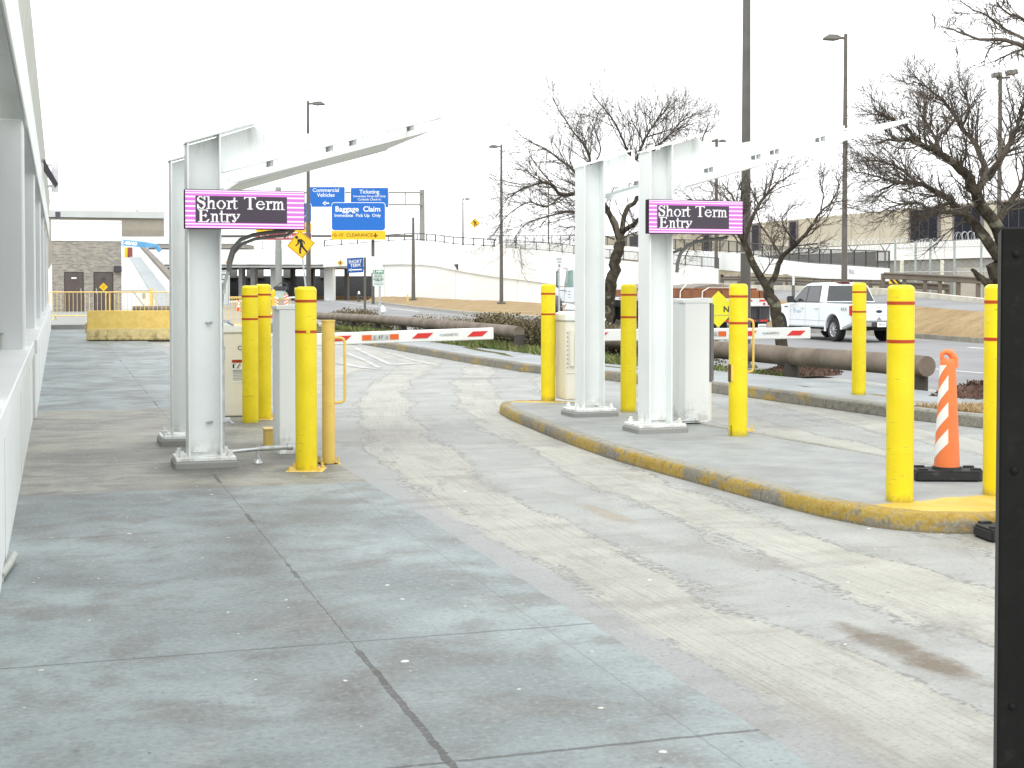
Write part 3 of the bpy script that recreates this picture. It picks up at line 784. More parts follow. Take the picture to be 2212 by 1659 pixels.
# stub of pipe lying on the walkway
m = MB(); m.tube([(0, 0, 0.03), (0, .32, 0.032), (0, .50, 0.045)], .021, 10); m.tube([(0, -.02, .03), (0, -.03, 0.004)], .016, 8)
tag(m.build('pipe_stub', paint('dull_zinc', (.42, .44, .40), .5, .3), loc=gp(2, 1258, .012), rotz=R(12), smooth=True), 'short grey pipe lying on the walkway against the white wall', 'pipe')

# ================================================================== canopies
def canopy(loc, depth, panel_end, label, sp=1.75):
    c = thing('steel_canopy', label, 'canopy', loc, RZ, 'steel canopies over the entry lanes')
    h, f, tk = depth/2, 0.14, 0.013
    for y in (0, sp):
        m = MB()      # I-section column with a sloping head
        hz = lambda x: 2.69 + 0.315*x
        m.prism([(-h, .10), (-h+tk, .10), (-h+tk, hz(-h+tk)), (-h, hz(-h))], y-f, y+f, 'y')
        m.prism([(h-tk, .10), (h, .10), (h, hz(h)), (h-tk, hz(h-tk))], y-f, y+f, 'y')
        m.prism([(-h+tk, .125), (h-tk, .125), (h-tk, hz(h-tk)-.012), (-h+tk, hz(-h+tk)-.012)], y-.006, y+.006, 'y')
        m.build('column', STEELW, c)
        m = MB()      # tapering cantilever with a haunch and bottom flange
        bz = lambda x: 2.395 + 0.275*x
        m.prism([(h+.001, bz(h)), (2.02, bz(2.02)), (2.02, bz(2.02)+.03), (.56, 2.715), (.42, 2.815), (h+.001, hz(h)-.016)], y-.006, y+.006, 'y')
        m.prism([(h+.001, bz(h)-.014), (2.03, bz(2.03)-.014), (2.03, bz(2.03)), (h+.001, bz(h))], y-.09, y+.09, 'y')
        m.prism([(-h-.01, hz(-h)+.002), (.43, 2.80+.03), (.43, 2.815+.03), (-h-.01, hz(-h)+.016)], y-f, y+f, 'y')
        m.build('beam', STEELW, c)
        pl = MB(); pl.box(-.24, .24, y-.19, y+.19, .07, .10); pl.bevel(.004, 1); bp = pl.build('base_plate', STEELW, c)
        m = MB(); m.box(-.255, .255, y-.205, y+.205, -.05, .069); m.bevel(.012, 1); m.build('plinth', CONCG, c)
        for sx in (-1, 1):
            for sy in (-1, 1):
                m = MB(); m.lathe([(.030, .10), (.030, .125), (.018, .126), (.018, .147), (.012, .151)], 6, (sx*.19, y+sy*.14, 0))
                m.build('anchor_bolt', STEELW, bp)
        for x in (.55, 1.05, 1.25, 1.75):
            for dy in (-.055, .055):
                m = MB(); m.lathe([(.022, bz(x)-.062), (.022, bz(x)-.012)], 10, (x, y+dy, 0))
                m.build('standoff', paint('standoff_steel', (.42, .42, .41), .4, .3), c, smooth=True)
    m = MB()
    L, e = h + .02, panel_end
    pz = lambda x: 2.395 + 0.275*x - .115
    m.prism([(L+.10, pz(L)), (e, pz(e)+.02), (e, pz(e)+.05), (L+.16, pz(L)+.06)], -.16, sp+.16, 'y')
    for y in (-.16, sp+.16):
        m.prism([(L+.04, pz(L)+.0), (e+.01, pz(e)+.012), (e+.01, pz(e)+.058), (L+.04, pz(L)+.057)], y-.02, y+.02, 'y')
    m.build('roof_panel', STEELW, c)
    return c
CA = W(1.135, 11.95); CC = W(5.39, 12.47)
canopy(CA, 0.27, 1.97, 'white steel canopy on two columns standing on the walkway left of the lane')
canopy(CC + Vector((0, 0, .095)), 0.235, 2.62, 'white steel canopy on two columns standing on the yellow kerbed island')

# ---- LED signs
G = {
'S': ["..####..##", ".##..##.##", "##.....###", "##......##", "###......#", "#####.....", ".#######..", "..#######.", "....######", "......####", "#......###", "##......##", "##......##", "###....##.", "####..###.", "##.#####.."],
'h': ["####........", "..##........", "..##........", "..##........", "..##........", "..##.####...", "..########..", "..####..##..", "..###...##..", "..##....##..", "..##....##..", "..##....##..", "..##....##..", "..##....##..", "..##....##..", "#####..#####"],
'o': ["...#####...", "..##...##..", ".##.....##.", "###.....###", "##.......##", "##.......##", "##.......##", "###.....###", ".##.....##.", "..##...##..", "...#####..."],
'r': ["####.###", "..######", "..###.##", "..##....", "..##....", "..##....", "..##....", "..##....", "..##....", "..##....", "######.."],
't': ["..##...", "..##...", "..##...", ".###...", "#######", "..##...", "..##...", "..##...", "..##...", "..##...", "..##...", "..##...", "..##...", "..##..#", "...###."],
'T': ["###############", "##....###....##", "#.....###.....#"] + ["......###......"]*12 + ["....#######...."],
'e': ["...#####...", "..##...##..", ".##.....##.", "##.......##", "###########", "##.........", "##.........", "###......##", ".###....##.", "..#######..", "....####..."],
'm': ["####.###..###...", "..#####.#####...", "..###..###..##..", "..##...##...##..", "..##...##...##..", "..##...##...##..", "..##...##...##..", "..##...##...##..", "..##...##...##..", "..##...##...##..", "#####.####.#####"],
'E': ["############..", "..###.....##..", "..###......#..", "..###.........", "..###.........", "..###....#....", "..###...##....", "..#########...", "..###...##....", "..###....#....", "..###.........", "..###.........", "..###.......##", "..###......##.", "..###.....###.", "############.."],
'n': ["####.###...", "..#######..", "..###..##..", "..##...##..", "..##...##..", "..##...##..", "..##...##..", "..##...##..", "..##...##..", "..##...##..", "#####.#####"],
'y': ["#####..####", ".###.....#.", "..##....##.", "..###...#..", "...##..##..", "...###.#...", "....###....", "....##.....", ".##.##.....", ".####......", "..##......."]}
LAY = [('S', 2, 0), ('h', 13, 0), ('o', 26, 0), ('r', 38, 0), ('t', 45, 0), ('T', 60, 0), ('e', 75, 0), ('r', 87, 0), ('m', 95, 0),
       ('E', 3, 17), ('n', 18, 17), ('t', 29, 17), ('r', 36, 17), ('y', 44, 17)]
def led_sign(cloc, dz, depth, label):
    w, hh, z0 = 0.97, 0.318, 1.955 + dz
    s = thing('led_sign', label, 'LED sign', cloc + W(-.165 + w/2, -.215, z0), RZ, 'pink bordered electronic entry signs')
    m = MB(); m.box(-w/2, w/2, 0, .075, 0, hh); m.bevel(.004, 1); m.build('case', BLACKM, s)
    m = MB(); m.box(-w/2+.006, w/2-.006, -.004, 0.0005, .006, hh-.006); m.build('pink_artefact_border', LEDP, s)
    m = MB()
    nb = 8
    sx, sw, sz, sh = -w/2 + .087, .735, .050, .215      # dark screen
    for z in (.014, .288, .306): m.box(-w/2+.006, w/2-.006, -.0055, -.0041, z-.004, z+.005)
    m.box(-w/2+.006, w/2-.006, -.0055, -.0041, .034, .044)
    for k in range(6):
        z = .066 + k*.0385
        m.box(-w/2+.006, sx-.002, -.0056, -.0041, z-.007, z+.006); m.box(sx+sw+.002, w/2-.006, -.0056, -.0041, z-.007, z+.006)
    m.build('pale_artefact_bands', LEDPW, s)
    m = MB(); m.box(sx, sx+sw, -.007, -.0042, sz, sz+sh); scr = m.build('screen', LEDS, s)
    px = sw/114.0; rowh = sh/34.0; m = MB()
    for ch, cx, cy in LAY:
        g = G[ch]; top = cy + 16 - len(g)
        for r_, row in enumerate(g):
            k = 0
            while k < len(row):
                if row[k] == '#':
                    e = k
                    while e < len(row) and row[e] == '#': e += 1
                    x0, x1 = sx + (cx+k)*px, sx + (cx+e)*px; z1 = sz+sh - (top+r_+.5)*rowh
                    m.poly([(x0, -.0085, z1-rowh), (x1, -.0085, z1-rowh), (x1, -.0085, z1), (x0, -.0085, z1)])
                    k = e
                else: k += 1
    m.build('lettering', LEDW, scr, recalc=False)
    m = MB(); m.box(-w/2+.06, -w/2+.10, .0755, .12, .04, .28); m.build('bracket', GALV, s)
    m = MB(); m.box(-w/2+.22, -w/2+.26, .0755, .12, .04, .28); m.build('bracket', GALV, s)
led_sign(CA, 0, .27, 'Short Term Entry LED sign on the column of the walkway canopy')
led_sign(CC, 0.025, .235, 'Short Term Entry LED sign on the column of the island canopy')

# cables and conduits of the columns
def cable(cloc, label, flip=False):
    m = MB()
    base = [(0.20, -.05, 1.62), (.205, -.05, 1.70), (.235, -.05, 1.80), (.30, -.06, 1.875), (.40, -.07, 1.915), (.52, -.09, 1.935), (.66, -.10, 1.948), (.70, -.11, 1.965)]
    m.tube(base, .017, 10)
    if not flip: m.tube([(x + .012, y + .03, z - .035) for x, y, z in base[:-1]] + [(.74, -.08, 1.96)], .014, 10)
    else: m.tube([(.14, .0, 1.80), (.20, -.03, 1.82), (.25, -.05, 1.85)], .015, 10)
    return tag(m.build('cable_conduit', paint('grey_conduit', (.14, .145, .14), .5), loc=cloc, rotz=RZ, smooth=True), label, 'cable')
cable(CA, 'grey flexible conduits curving up to the LED sign on the walkway')
cable(CC, 'grey flexible conduit reaching the LED sign above the island', True)
cd = thing('electrical_conduit', 'galvanised conduit running down the walkway canopy column and across to the ticket machine', 'conduit', CA, RZ)
m = MB(); m.tube([(.162, .07, .17), (.160, .07, .9)], .017, 10); m.tube([(.16, .07, .9), (.153, .07, 1.28), (.160, .04, 1.45), (.20, -.05, 1.62)], .014, 10); m.build('riser', GALV, cd, smooth=True)
m = MB(); m.lathe([(.024, .88), (.024, .99)], 10, (.16, .07, 0)); m.lathe([(.022, 1.43), (.022, 1.52)], 10, (.166, .04, 0)); m.build('coupling', GALV, cd, smooth=True)
m = MB(); m.tube([(.20, .02, .115), (.36, -.01, .13), (.44, -.01, .135)], .016, 10); m.tube([(.42, -.01, .135), (.72, .03, .14)], .022, 10); m.tube([(.69, .027, .14), (.735, .032, .14)], .030, 10); m.build('floor_run', GALV, cd, smooth=True)
m = MB(); m.tube([(.44, -.01, .17), (.44, -.01, .02)], .012, 8); m.lathe([(.04, .0), (.042, .02), (.02, .05)], 10, (.44, -.01, 0)); m.build('floor_clamp', GALV, cd, smooth=True)
for z in (.38, 1.20):
    m = MB(); m.box(.10, .22, .03, .11, z-.014, z+.014); m.bar((.16, .06, z), (.02, -.03, z-.012), .02, .016); m.bar((.19, .06, z), (.24, -.02, z-.03), .016); m.build('strut_clamp', GALV, cd)

# ================================================================== bollards
def tint_yellow(): return YELLOW
def bollard(loc, h, label, r=.0865, bands=(.12, .365), plate=False, extra=None, group='yellow bollards with red bands'):
    b = thing('bollard', label, 'bollard', loc, RZ + random.uniform(-.5, .5), group)
    m = MB()
    k = r*.42
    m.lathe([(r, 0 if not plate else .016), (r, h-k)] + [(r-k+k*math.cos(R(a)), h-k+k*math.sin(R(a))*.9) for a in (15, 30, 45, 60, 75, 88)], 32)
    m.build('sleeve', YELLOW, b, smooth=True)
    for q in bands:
        m = MB(); m.lathe([(r+.0012, h-q-.011), (r+.0016, h-q), (r+.0012, h-q+.011)], 32); m.build('red_band', REDTAPE, b, smooth=True)
    if plate:
        m = MB(); m.box(-.15, .15, -.15, .15, 0, .016); m.bevel(.004, 1); bp = m.build('base_plate', YELOLD, b)
        for sx, sy in ((-1, -1), (1, -1), (1, 1), (-1, 1)):
            m = MB(); m.lathe([(.016, .016), (.016, .035), (.009, .036), (.009, .055)], 6, (sx*.115, sy*.115, 0)); m.build('bolt', YELOLD, bp)
    if extra: extra(b, r, h)
    return b
def flap(b, r, h):
    b.rotation_euler = (0, 0, 0)
    m = MB(); m.prism([(-r-.004, .50), (-r+.012, .50), (-r+.012, .66), (-r-.004, .66)], -.045, .02, 'y'); m.build('cut_edge', paint('dark_seam', (.10, .05, .01), .7), b)
    m = MB(); m.prism([(-.072, .505), (-.045, .505), (-.045, .655), (-.072, .655)], -.066, -.055, 'y'); m.build('peeled_patch', paint('pale_yellow_plastic', (.75, .55, .16), .5), b)
    m = MB(); m.box(-.074, -.0705, -.060, -.046, .004, .10); m.build('seam', paint('dark_seam', (.10, .05, .01), .7), b)
def dent(b, r, h):
    b.rotation_euler = (0, 0, 0)
    m = MB(); m.tube([(-.05, -.072, .302), (-.02, -.0855, .308), (.02, -.0865, .318), (.05, -.074, .312)], [.002, .006, .006, .002], 6); m.build('raised_scar', YELLOW, b, smooth=True)
    m.bm if False else None
def torn(b, r, h):
    b.rotation_euler = (0, 0, 0)
    m = MB(); a0 = [R(a) for a in range(-80, -57, 4)]
    P = [(math.cos(a)*(r+.0026), math.sin(a)*(r+.0026)) for a in a0]
    for p, q in zip(P, P[1:]): m.poly([(p[0], p[1], h-.365-.0135), (q[0], q[1], h-.365-.0135), (q[0], q[1], h-.365+.0135), (p[0], p[1], h-.365+.0135)])
    m.build('torn_gap', YELLOW, b)
def zof(y, d): return CAMZ + (HY - y) * d / FPX
g0 = gp(662, 1018); bollard(g0, zof(618, 11.47), 'yellow bollard with torn lower red band on a rusty square base plate', plate=True, extra=torn)
g0 = gp(541, 915); bollard(g0, zof(616, 15.35), 'yellow bollard with a scar near its foot beside the cream barrier cabinet', extra=dent)
g0 = gp(569.5, 907); bollard(g0, zof(613, 15.85), 'yellow bollard partly hidden behind the scarred one', plate=True)
for (x, y, yt, lab, ex) in ((1184, 865, 613, 'yellow bollard on the far painted nose of the island', None),
                            (1357.5, 889, 613, 'yellow bollard on the island between the two canopy columns', None),
                            (1594, 941, 612, 'yellow bollard with a cut patch beside the white ticket machine on the island', flap),
                            (1943, 1082, 614, 'nearest yellow bollard, left of the orange delineator on the painted kerb nose', None),
                            (2152, 1068, 613, 'yellow bollard right of the orange delineator, next to the black cabinet', None)):
    g0 = gp(x, y, IZ); bollard(g0, zof(yt, g0.y) - IZ, lab, extra=ex)
g0 = gp(1855, 853, .13); bollard(g0, zof(610, g0.y) - .13, 'faded yellow bollard on the pavement in front of the white pickup')

# pipe posts with a loop handle
def pipe_post(loc, h, r, label, rz=0, plate=True, hz=(1.06, .52), reach=.085):
    b = thing('handle_post', label, 'guard post', loc, RZ + rz, 'yellow posts with loop handles')
    m = MB(); m.lathe([(r, .01), (r, h-.012), (r+.006, h-.012), (r+.006, h)], 24); m.build('post', YELOLD, b, smooth=True)
    m = MB(); a, c = hz
    m.tube([(r*.9, 0, a), (r+reach-.035, 0, a), (r+reach-.01, 0, a-.012), (r+reach, 0, a-.04), (r+reach, 0, c+.04), (r+reach-.01, 0, c+.012), (r+reach-.035, 0, c), (r*.9, 0, c)], .012, 8)
    m.build('loop_handle', YELOLD, b, smooth=True)
    if plate:
        m = MB(); m.box(-.09, .09, -.09, .09, 0, .014); bp = m.build('base_plate', YELOLD, b)
        for sx, sy in ((-1, -1), (1, -1), (-1, 1), (1, 1)):
            m = MB(); m.lathe([(.012, .014), (.012, .03), (.008, .031), (.008, .07)], 6, (sx*.07, sy*.07, 0)); m.build('bolt', YELOLD, bp)
pipe_post(gp(710, 1004), 1.21, .054, 'mustard pipe post with loop handle at the lane edge by the torn band bollard')
pipe_post(gp(1602, 930, IZ) , 1.16, .05, 'mustard pipe post with loop handle behind the cut bollard on the island', plate=True, hz=(1.06, .56), reach=.07)

# ticket machines
def ticket_machine(loc, rz, h, w, d, label):
    k = thing('ticket_machine', label, 'ticket machine', loc, RZ + rz, 'white ticket machines at the lane entries')
    ch = .07
    m = MB(); m.prism([(0, ch), (ch*.5, 0), (w, 0), (w, d), (ch*.5, d), (0, d-ch)], 0.012, h-.03, 'z'); m.bevel(.005, 1); m.build('housing', STEELW, k)
    m = MB(); m.prism([(-.004, .03), (.01, -.004), (w+.03, -.004), (w+.03, d+.004), (.01, d+.004), (-.004, d-.03)], h-.028, h, 'z')
    for v in m.bm.verts:
        if v.co.z > h-.01: v.co.z += (v.co.x/w)*.018
    m.build('lid', STEELW, k)
    m = MB(); m.box(w+.002, w+.055, .005, d-.005, .42, h-.032); m.bevel(.012, 2); m.build('front_panel', paint('grey_front_panel', (.17, .165, .17), .5), k)
    m = MB(); m.box(w+.002, w+.028, .012, d-.012, .03, .412); m.build('lower_door', CREAM, k)
    m = MB(); m.lathe([(.004, 0), (.004, .002)], 8, (w*.6, -.001, .3)); m.build('lock', DARK, k)
ticket_machine(gp(596, 985), R(-2), 1.315, .30, .30, 'white ticket machine on the walkway behind the torn band bollard')
ticket_machine(gp(1473, 917, IZ), 0, 1.24, .30, .30, 'white ticket machine with grey front on the island')
m = MB(); m.tube([(0, 0, .05), (.28, .05, .05)], .014, 8); m.tube([(.25, .045, .05), (.285, .05, .05)], .02, 8)
tag(m.build('floor_conduit', GALV, loc=gp(1455, 921, IZ), rotz=RZ, smooth=True), 'short galvanised conduit from the island column to the ticket machine', 'conduit')
jb = thing('junction_box', 'small yellow steel box bolted to the walkway behind the ticket machine', 'junction box', gp(586, 966), RZ)
m = MB(); m.box(-.06, .14, -.06, .12, 0, .165); m.bevel(.004, 1); m.build('case', YELOLD, jb)
m = MB(); m.box(-.068, .148, -.068, .128, .166, .178); m.build('lid', paint('pale_yellow_lid', (.72, .54, .2), .5), jb)

# ================================================================== barrier gates
def barrier(loc, rz, label, arm_len, arm_z, arm_rise, vents, arm_s0=.3):
    b = thing('barrier_gate', label, 'barrier gate', loc, RZ + rz, 'parking barrier gates with striped arms')
    w, d, h = .50, .36, .96
    m = MB(); m.box(0, w, 0, d, .02, h); m.bevel(.012, 2); cab = m.build('cabinet', CREAM, b)
    m = MB()
    if vents: m.prism([(-.01, h+.002), (w+.02, h+.002), (w+.02, h+.02), (w*.9, h+.085), (w*.7, h+.11), (w*.1, h+.11), (-.01, h+.085)], -.012, d+.012, 'y')
    else: m.prism([(-.01, h+.002), (w+.01, h+.002), (w+.01, h+.045), (-.01, h+.115)], -.012, d+.012, 'y')
    m.bevel(.01, 2); m.build('lid', WHITE, b)
    if vents:
        m = MB(); m.box(.045, .10, -.03, -.001, .42, .86); m.bevel(.008, 2); m.build('hinge_cover', CREAM, cab)
        m = MB()
        for q in range(9):
            m.box(.14, .19, -.006, -.0005, .40+q*.052, .412+q*.052); m.box(.012, .03, -.006, -.0005, .40+q*.052, .412+q*.052)
        m.build('vent_slots', paint('vent_shadow', (.33, .32, .28), .7), cab)
        m = MB(); m.box(0.003, w-.003, -.002, .0, .33, .336); m.build('seam', paint('vent_shadow', (.33, .32, .28), .7), cab)
    text('CAUTION', .070, INK, cab, .165, .79, -.003, 'LEFT')
    if not vents:
        m = MB(); m.box(.10, .30, -.004, -.001, .40, .66); wl_ = m.build('warning_label', SIGNWHITE, cab)
        m = MB(); m.box(.10, .30, -.006, -.0042, .625, .66); m.build('label_header', REDTAPE, wl_)
        text('WARNING', .03, paint('label_dark', (.25, .03, .01), .5), wl_, .20, .642, -.0075)
        shapes('pictogram', [stroke((.118, .565), (.118, .61), .018), stroke((.118, .61), (.15, .615), .006), disc((.19, .61), .008), stroke((.18, .60), (.165, .575), .009), stroke((.165, .575), (.15, .558), .006), stroke((.18, .6), (.20, .585), .006), stroke((.17, .58), (.185, .56), .006)], INK, wl_, -.0062)
        m = MB()
        for q in range(7): m.box(.11, .29 - .03*(q % 3), -.0058, -.0041, .535-q*.018, .5415-q*.018 + (.004 if q < 2 else 0))
        m.build('small_print', GREYINK, wl_)
    # arm
    ay = d*.35
    ang = math.atan2(arm_rise, arm_len)
    a = MB(); a.prism(rrect(.13, .05, .018, 3) if False else [(-.06, -.026), (.06, -.026), (.072, -.012), (.072, .022), (.055, .03), (-.055, .03), (-.07, .014), (-.07, -.014)], 0, arm_len, 'x')
    # cross-section is (y, z): turn so the wide face is vertical
    for v in a.bm.verts: v.co = Vector((v.co.x, v.co.z*0.9, -v.co.y if False else v.co.y))
    arm = a.build('arm', SIGNWHITE, b, smooth=False)
    arm.location = (arm_s0, -.05, arm_z); arm.rotation_euler = (0, -ang, 0)
    fy = -.0285
    def par(x0, w_, sk=.075):
        return [(x0, -.026), (x0+w_-sk*.0, -.026), (x0+w_+sk, .034), (x0+sk, .034)]
    L = arm_len
    reds = [par(L-.335, .19), par(L-1.02, .19), par(L-1.98, .16), par(.02, .12)]
    shapes('red_stripe', reds, RED, arm, fy, t=.003)
    q = L - 1.62
    m = MB(); m.box(q, q+.11, fy-.001, fy+.002, -.028, .034); m.box(q+.335, q+.44, fy-.001, fy+.002, -.028, .034); m.build('orange_label', paint('label_orange', (.72, .13, .02), .4), arm)
    m = MB(); m.box(q+.113, q+.332, fy-.001, fy+.002, -.028, .034); m.build('pictogram_label', paint('label_grey', (.55, .58, .56), .4), arm)
    shapes('pictogram', [stroke((q+.205, -.016), (q+.205, .018), .01), stroke((q+.205, .018), (q+.22, .02), .004), disc((q+.24, .022), .006), stroke((q+.238, .015), (q+.228, -.015), .007), stroke((q+.238, .01), (q+.25, .0), .004)]
           + [stroke((q+c-.017, -.018), (q+c, .018), .004) for c in (.15, .295)] + [stroke((q+c+.017, -.018), (q+c, .018), .004) for c in (.15, .295)] + [stroke((q+c-.017, -.018), (q+c+.017, -.018), .004) for c in (.15, .295)], INK, arm, fy-.0022, t=.001)
    text('m', .062, paint('logo_blue', (.05, .28, .55), .5), arm, L-.655, .006, fy-.0005, bold=-.001, sx=1.0)
    text('AGNETIC', .042, GREYINK, arm, L-.535, .004, fy-.0005, space=1.05)
    return b
tgt = gp(480, 908)
barrier(gp(482, 904), R(3), 'cream barrier gate with sloping white lid beside the walkway bollards', 2.94, .86, .06, False, .27)
barrier(gp(1222, 868, IZ), R(1), 'cream barrier gate with vented cabinet on the far end of the island', 2.96, .79, -.005, True, .30)

# speed hump strip across the lane
m = MB(); m.prism([(-1.0, 0), (1.9, 0), (1.9, .02), (1.7, .05), (-.9, .05), (-1.0, .02)], -.15, .15, 'y')
sh = tag(m.build('speed_hump', paint('hump_rubber', (.10, .10, .10), .8), loc=W(5.3, 35.6, .0), rotz=RZ), 'black and yellow rubber speed hump across the lane behind the barrier arm', 'speed hump')
for a, c in ((-.6, -.2), (.35, .62), (.95, 1.85)):
    m = MB(); m.box(a, c, -.155, .12, .008, .0535); m.build('yellow_patch', SIGNYEL, sh)

# delineators and the black cabinet
def delineator(loc, rz, label, hh=.93):
    d = thing('delineator', label, 'delineator', loc, rz, 'orange delineators on black rubber bases')
    m = MB(); P = [(-.25, -.13), (.19, -.13), (.25, -.07), (.25, .10), (.20, .16), (-.20, .16), (-.25, .10)]
    m.prism(P, 0, .075, 'z'); m.bevel(.014, 2)
    b = m.build('rubber_base', BLACK, d, smooth=False)
    m = MB()
    for x, y in ((-.19, -.07), (.19, -.05), (.18, .10), (-.17, .11)): m.box(x-.035, x+.035, y-.018, y+.018, .074, .088)
    m.lathe([(.105, .07), (.10, .095), (.085, .097)], 20); m.build('base_lug', BLACK, b)
    prof = [(.090, .08), (.0885, .12), (.066, .60), (.055, .82)]
    m = MB(); m.lathe(prof + [(.054, .845), (.045, .865)], 24); bd = m.build('cone_body', ORANGE, d, smooth=True)
    m = MB()   # loop handle
    m.tube([(.045, 0, .80), (.045, 0, .87), (.02, 0, .905), (-.015, 0, .915), (-.042, 0, .898), (-.042, 0, .868), (-.02, 0, .858)], [.03, .03, .026, .02, .016, .016, .015], 10)
    m.build('handle', ORANGE, d, smooth=True)
    rad = lambda z: .090 - (z-.08)/(.82-.08)*.035
    m = MB(); n = 12
    for z0 in (.10, .29, .48, .67):
        for k in range(n):
            a0, a1 = R(150 + 110*k/n), R(150 + 110*(k+1)/n)
            f0, f1 = k/n, (k+1)/n
            zz = lambda f, up: z0 + f*.17 + up
            q = []
            for a, f, up in ((a0, f0, 0), (a1, f1, 0), (a1, f1, .10), (a0, f0, .10)):
                z = min(.82, zz(f, up)); r = rad(z) + .0015; q.append((r*math.cos(a), r*math.sin(a), z))
            m.poly(q)
    m.build('white_stripe', SIGNWHITE, bd, recalc=False)
    return d
delineator(gp(2050, 1038, IZ) + Vector((0, .05, 0)), R(-2), 'orange and white delineator standing on the island between two yellow bollards')
delineator(gp(2200, 1166, 0) + Vector((.03, .05, 0)), R(8), 'delineator on a black base on the lane behind the black cabinet')
bc = thing('black_cabinet', 'black riveted sheet metal cabinet at the right edge of the view', 'cabinet', (1.028, 3.0, 0), R(-17.5))
m = MB(); m.box(0.0, .36, 0, .30, 0, 1.622); m.bevel(.004, 1); m.build('housing', BLACKM, bc)
for z in (.12, .61, 1.11, 1.565):
    m = MB(); m.lathe([(.008, 0), (.007, .003), (.003, .005)], 12); o = m.build('rivet', BLACKM, bc, smooth=True); o.location = (.030, -.0005, z); o.rotation_euler = (R(90), 0, 0)
# ================================================================== log guard rails
def log_rail(pts, posts, r, label, joints=(), zoff=0.0, ph=0.42):
    """pts/posts in (t, u)."""
    p0 = pts[0]; zc = lambda t, u: strip_z(t, u) + ph + zoff
    L = thing('log_rail', label, 'guard rail', W(p0[0], p0[1], 0), RZ, 'brown timber log rails')
    q = [(t-p0[0], u-p0[1], zc(t, u)) for t, u in pts]
    # split at joints so every log is its own piece of timber
    cuts = [0] + list(joints) + [len(q)-1]
    for a, b in zip(cuts, cuts[1:]):
        A, B = Vector(q[a]), Vector(q[b]); n = 10
        m = MB(); P = [A.lerp(B, k/n) for k in range(n+1)]
        rr = [r*random.uniform(.985, 1.01) for _ in P]; rr[0] *= .93; rr[-1] *= .93
        P = [P[0]] + P + [P[-1]] if False else P
        m.tube(P, rr, 18); m.build('log', LOGM, L, smooth=True)
    for t, u in posts:
        z = strip_z(t, u)
        m = MB(); m.tube([(t-p0[0], u-p0[1], z-.1), (t-p0[0], u-p0[1], zc(t, u)-r*.4)], .118, 12); m.build('post', LOGP, L, smooth=True)
    return L
log_rail([(9.22, 28.5), (9.02, 36.3), (8.92, 42.0), (8.85, 49.5), (8.8, 57.5)], [(9.24, 28.55), (9.13, 32.2), (9.05, 35.6), (9.0, 38.2), (8.95, 41.2), (8.9, 44.6), (8.86, 48.4), (8.83, 52.4), (8.8, 57)], .132,
         'long brown log rail beside the pavement left of the island', joints=(1, 2, 3))
log_rail([(10.98, 16.35), (10.80, 19.6), (10.55, 23.4), (10.2, 27.3)], [(10.99, 16.55), (10.81, 19.7), (10.55, 23.3), (10.2, 26.9)], .148,
         'brown log rail running behind the right hand bollards', joints=(1, 2), zoff=-.02, ph=.44)
log_rail([(6.0, 62), (3.0, 62.5)], [(5.6, 62), (3.2, 62.4)], .13, 'short brown log rail beyond the walkway barriers', zoff=.05)

# ================================================================== hedges
def hedge(name, spots, label, mat, dens=1.0):
    """spots: (t, u, radius, height) mounds of leaf-sized faces."""
    vs_, fs, tint = [], [], []
    c0 = spots[0]; org = W(c0[0], c0[1], 0)
    for t, u, rr, h in spots:
        z0 = strip_z(t, u)
        for _ in range(int(620*rr*max(h, .4)*dens)):
            a = random.uniform(0, 6.283); f = random.random()**.5; zz = random.random()**.7
            rad = rr*f*(1-.35*zz**3)*random.uniform(.75, 1.12)
            x, y, z = t-c0[0]+rad*math.cos(a), u-c0[1]+rad*math.sin(a)*1.4, z0 + h*zz*random.uniform(.85, 1.08)
            s = random.uniform(.018, .042); d = Vector((random.gauss(0, 1), random.gauss(0, 1), random.gauss(0.3, 1))).normalized(); e = d.orthogonal().normalized()
            e = (Matrix.Rotation(random.uniform(0, 6.28), 3, d) @ e); g_ = d.cross(e); i = len(vs_); p = Vector((x, y, z))
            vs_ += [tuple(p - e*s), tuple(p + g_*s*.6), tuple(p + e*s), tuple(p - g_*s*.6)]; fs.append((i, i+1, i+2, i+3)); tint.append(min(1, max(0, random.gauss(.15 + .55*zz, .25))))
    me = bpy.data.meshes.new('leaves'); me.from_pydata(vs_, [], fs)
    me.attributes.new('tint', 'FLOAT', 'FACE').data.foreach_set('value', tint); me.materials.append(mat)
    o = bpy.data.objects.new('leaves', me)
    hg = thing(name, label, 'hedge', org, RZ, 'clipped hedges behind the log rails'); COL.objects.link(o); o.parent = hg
    m = MB()
    for t, u, rr, h in spots:
        z0 = strip_z(t, u)
        for _ in range(10):
            a = random.uniform(0, 6.28); x, y = t-c0[0]+random.uniform(-.3, .3)*rr, u-c0[1]+random.uniform(-.3, .3)*rr
            m.tube([(x, y, z0-.05), (x+rr*.3*math.cos(a), y+rr*.3*math.sin(a), z0+h*.4), (x+rr*.7*math.cos(a), y+rr*.7*math.sin(a), z0+h*.85)], [.014, .01, .005], 4)
    m.build('stems', BARK, hg)
def mounds(pts, n, rr, h):
    out = []
    for a, b in zip(pts, pts[1:]):
        for k in range(n): f = k/n; out.append((a[0]+(b[0]-a[0])*f + random.uniform(-.1, .1), a[1]+(b[1]-a[1])*f, rr*random.uniform(.85, 1.15), h*random.uniform(.85, 1.1)))
    return out
hedge('hedge', mounds([(10.85, 23.2), (10.65, 27.0), (10.4, 32.0), (10.35, 35.6)], 8, .55, .76), 'olive brown hedge behind the end of the log rail', LEAFM, 4.0)
hedge('hedge', mounds([(10.2, 36.2), (10.0, 41.0)], 8, .48, .66), 'thin pale twiggy hedge behind the middle of the log rail', LEAFP, 2.0)
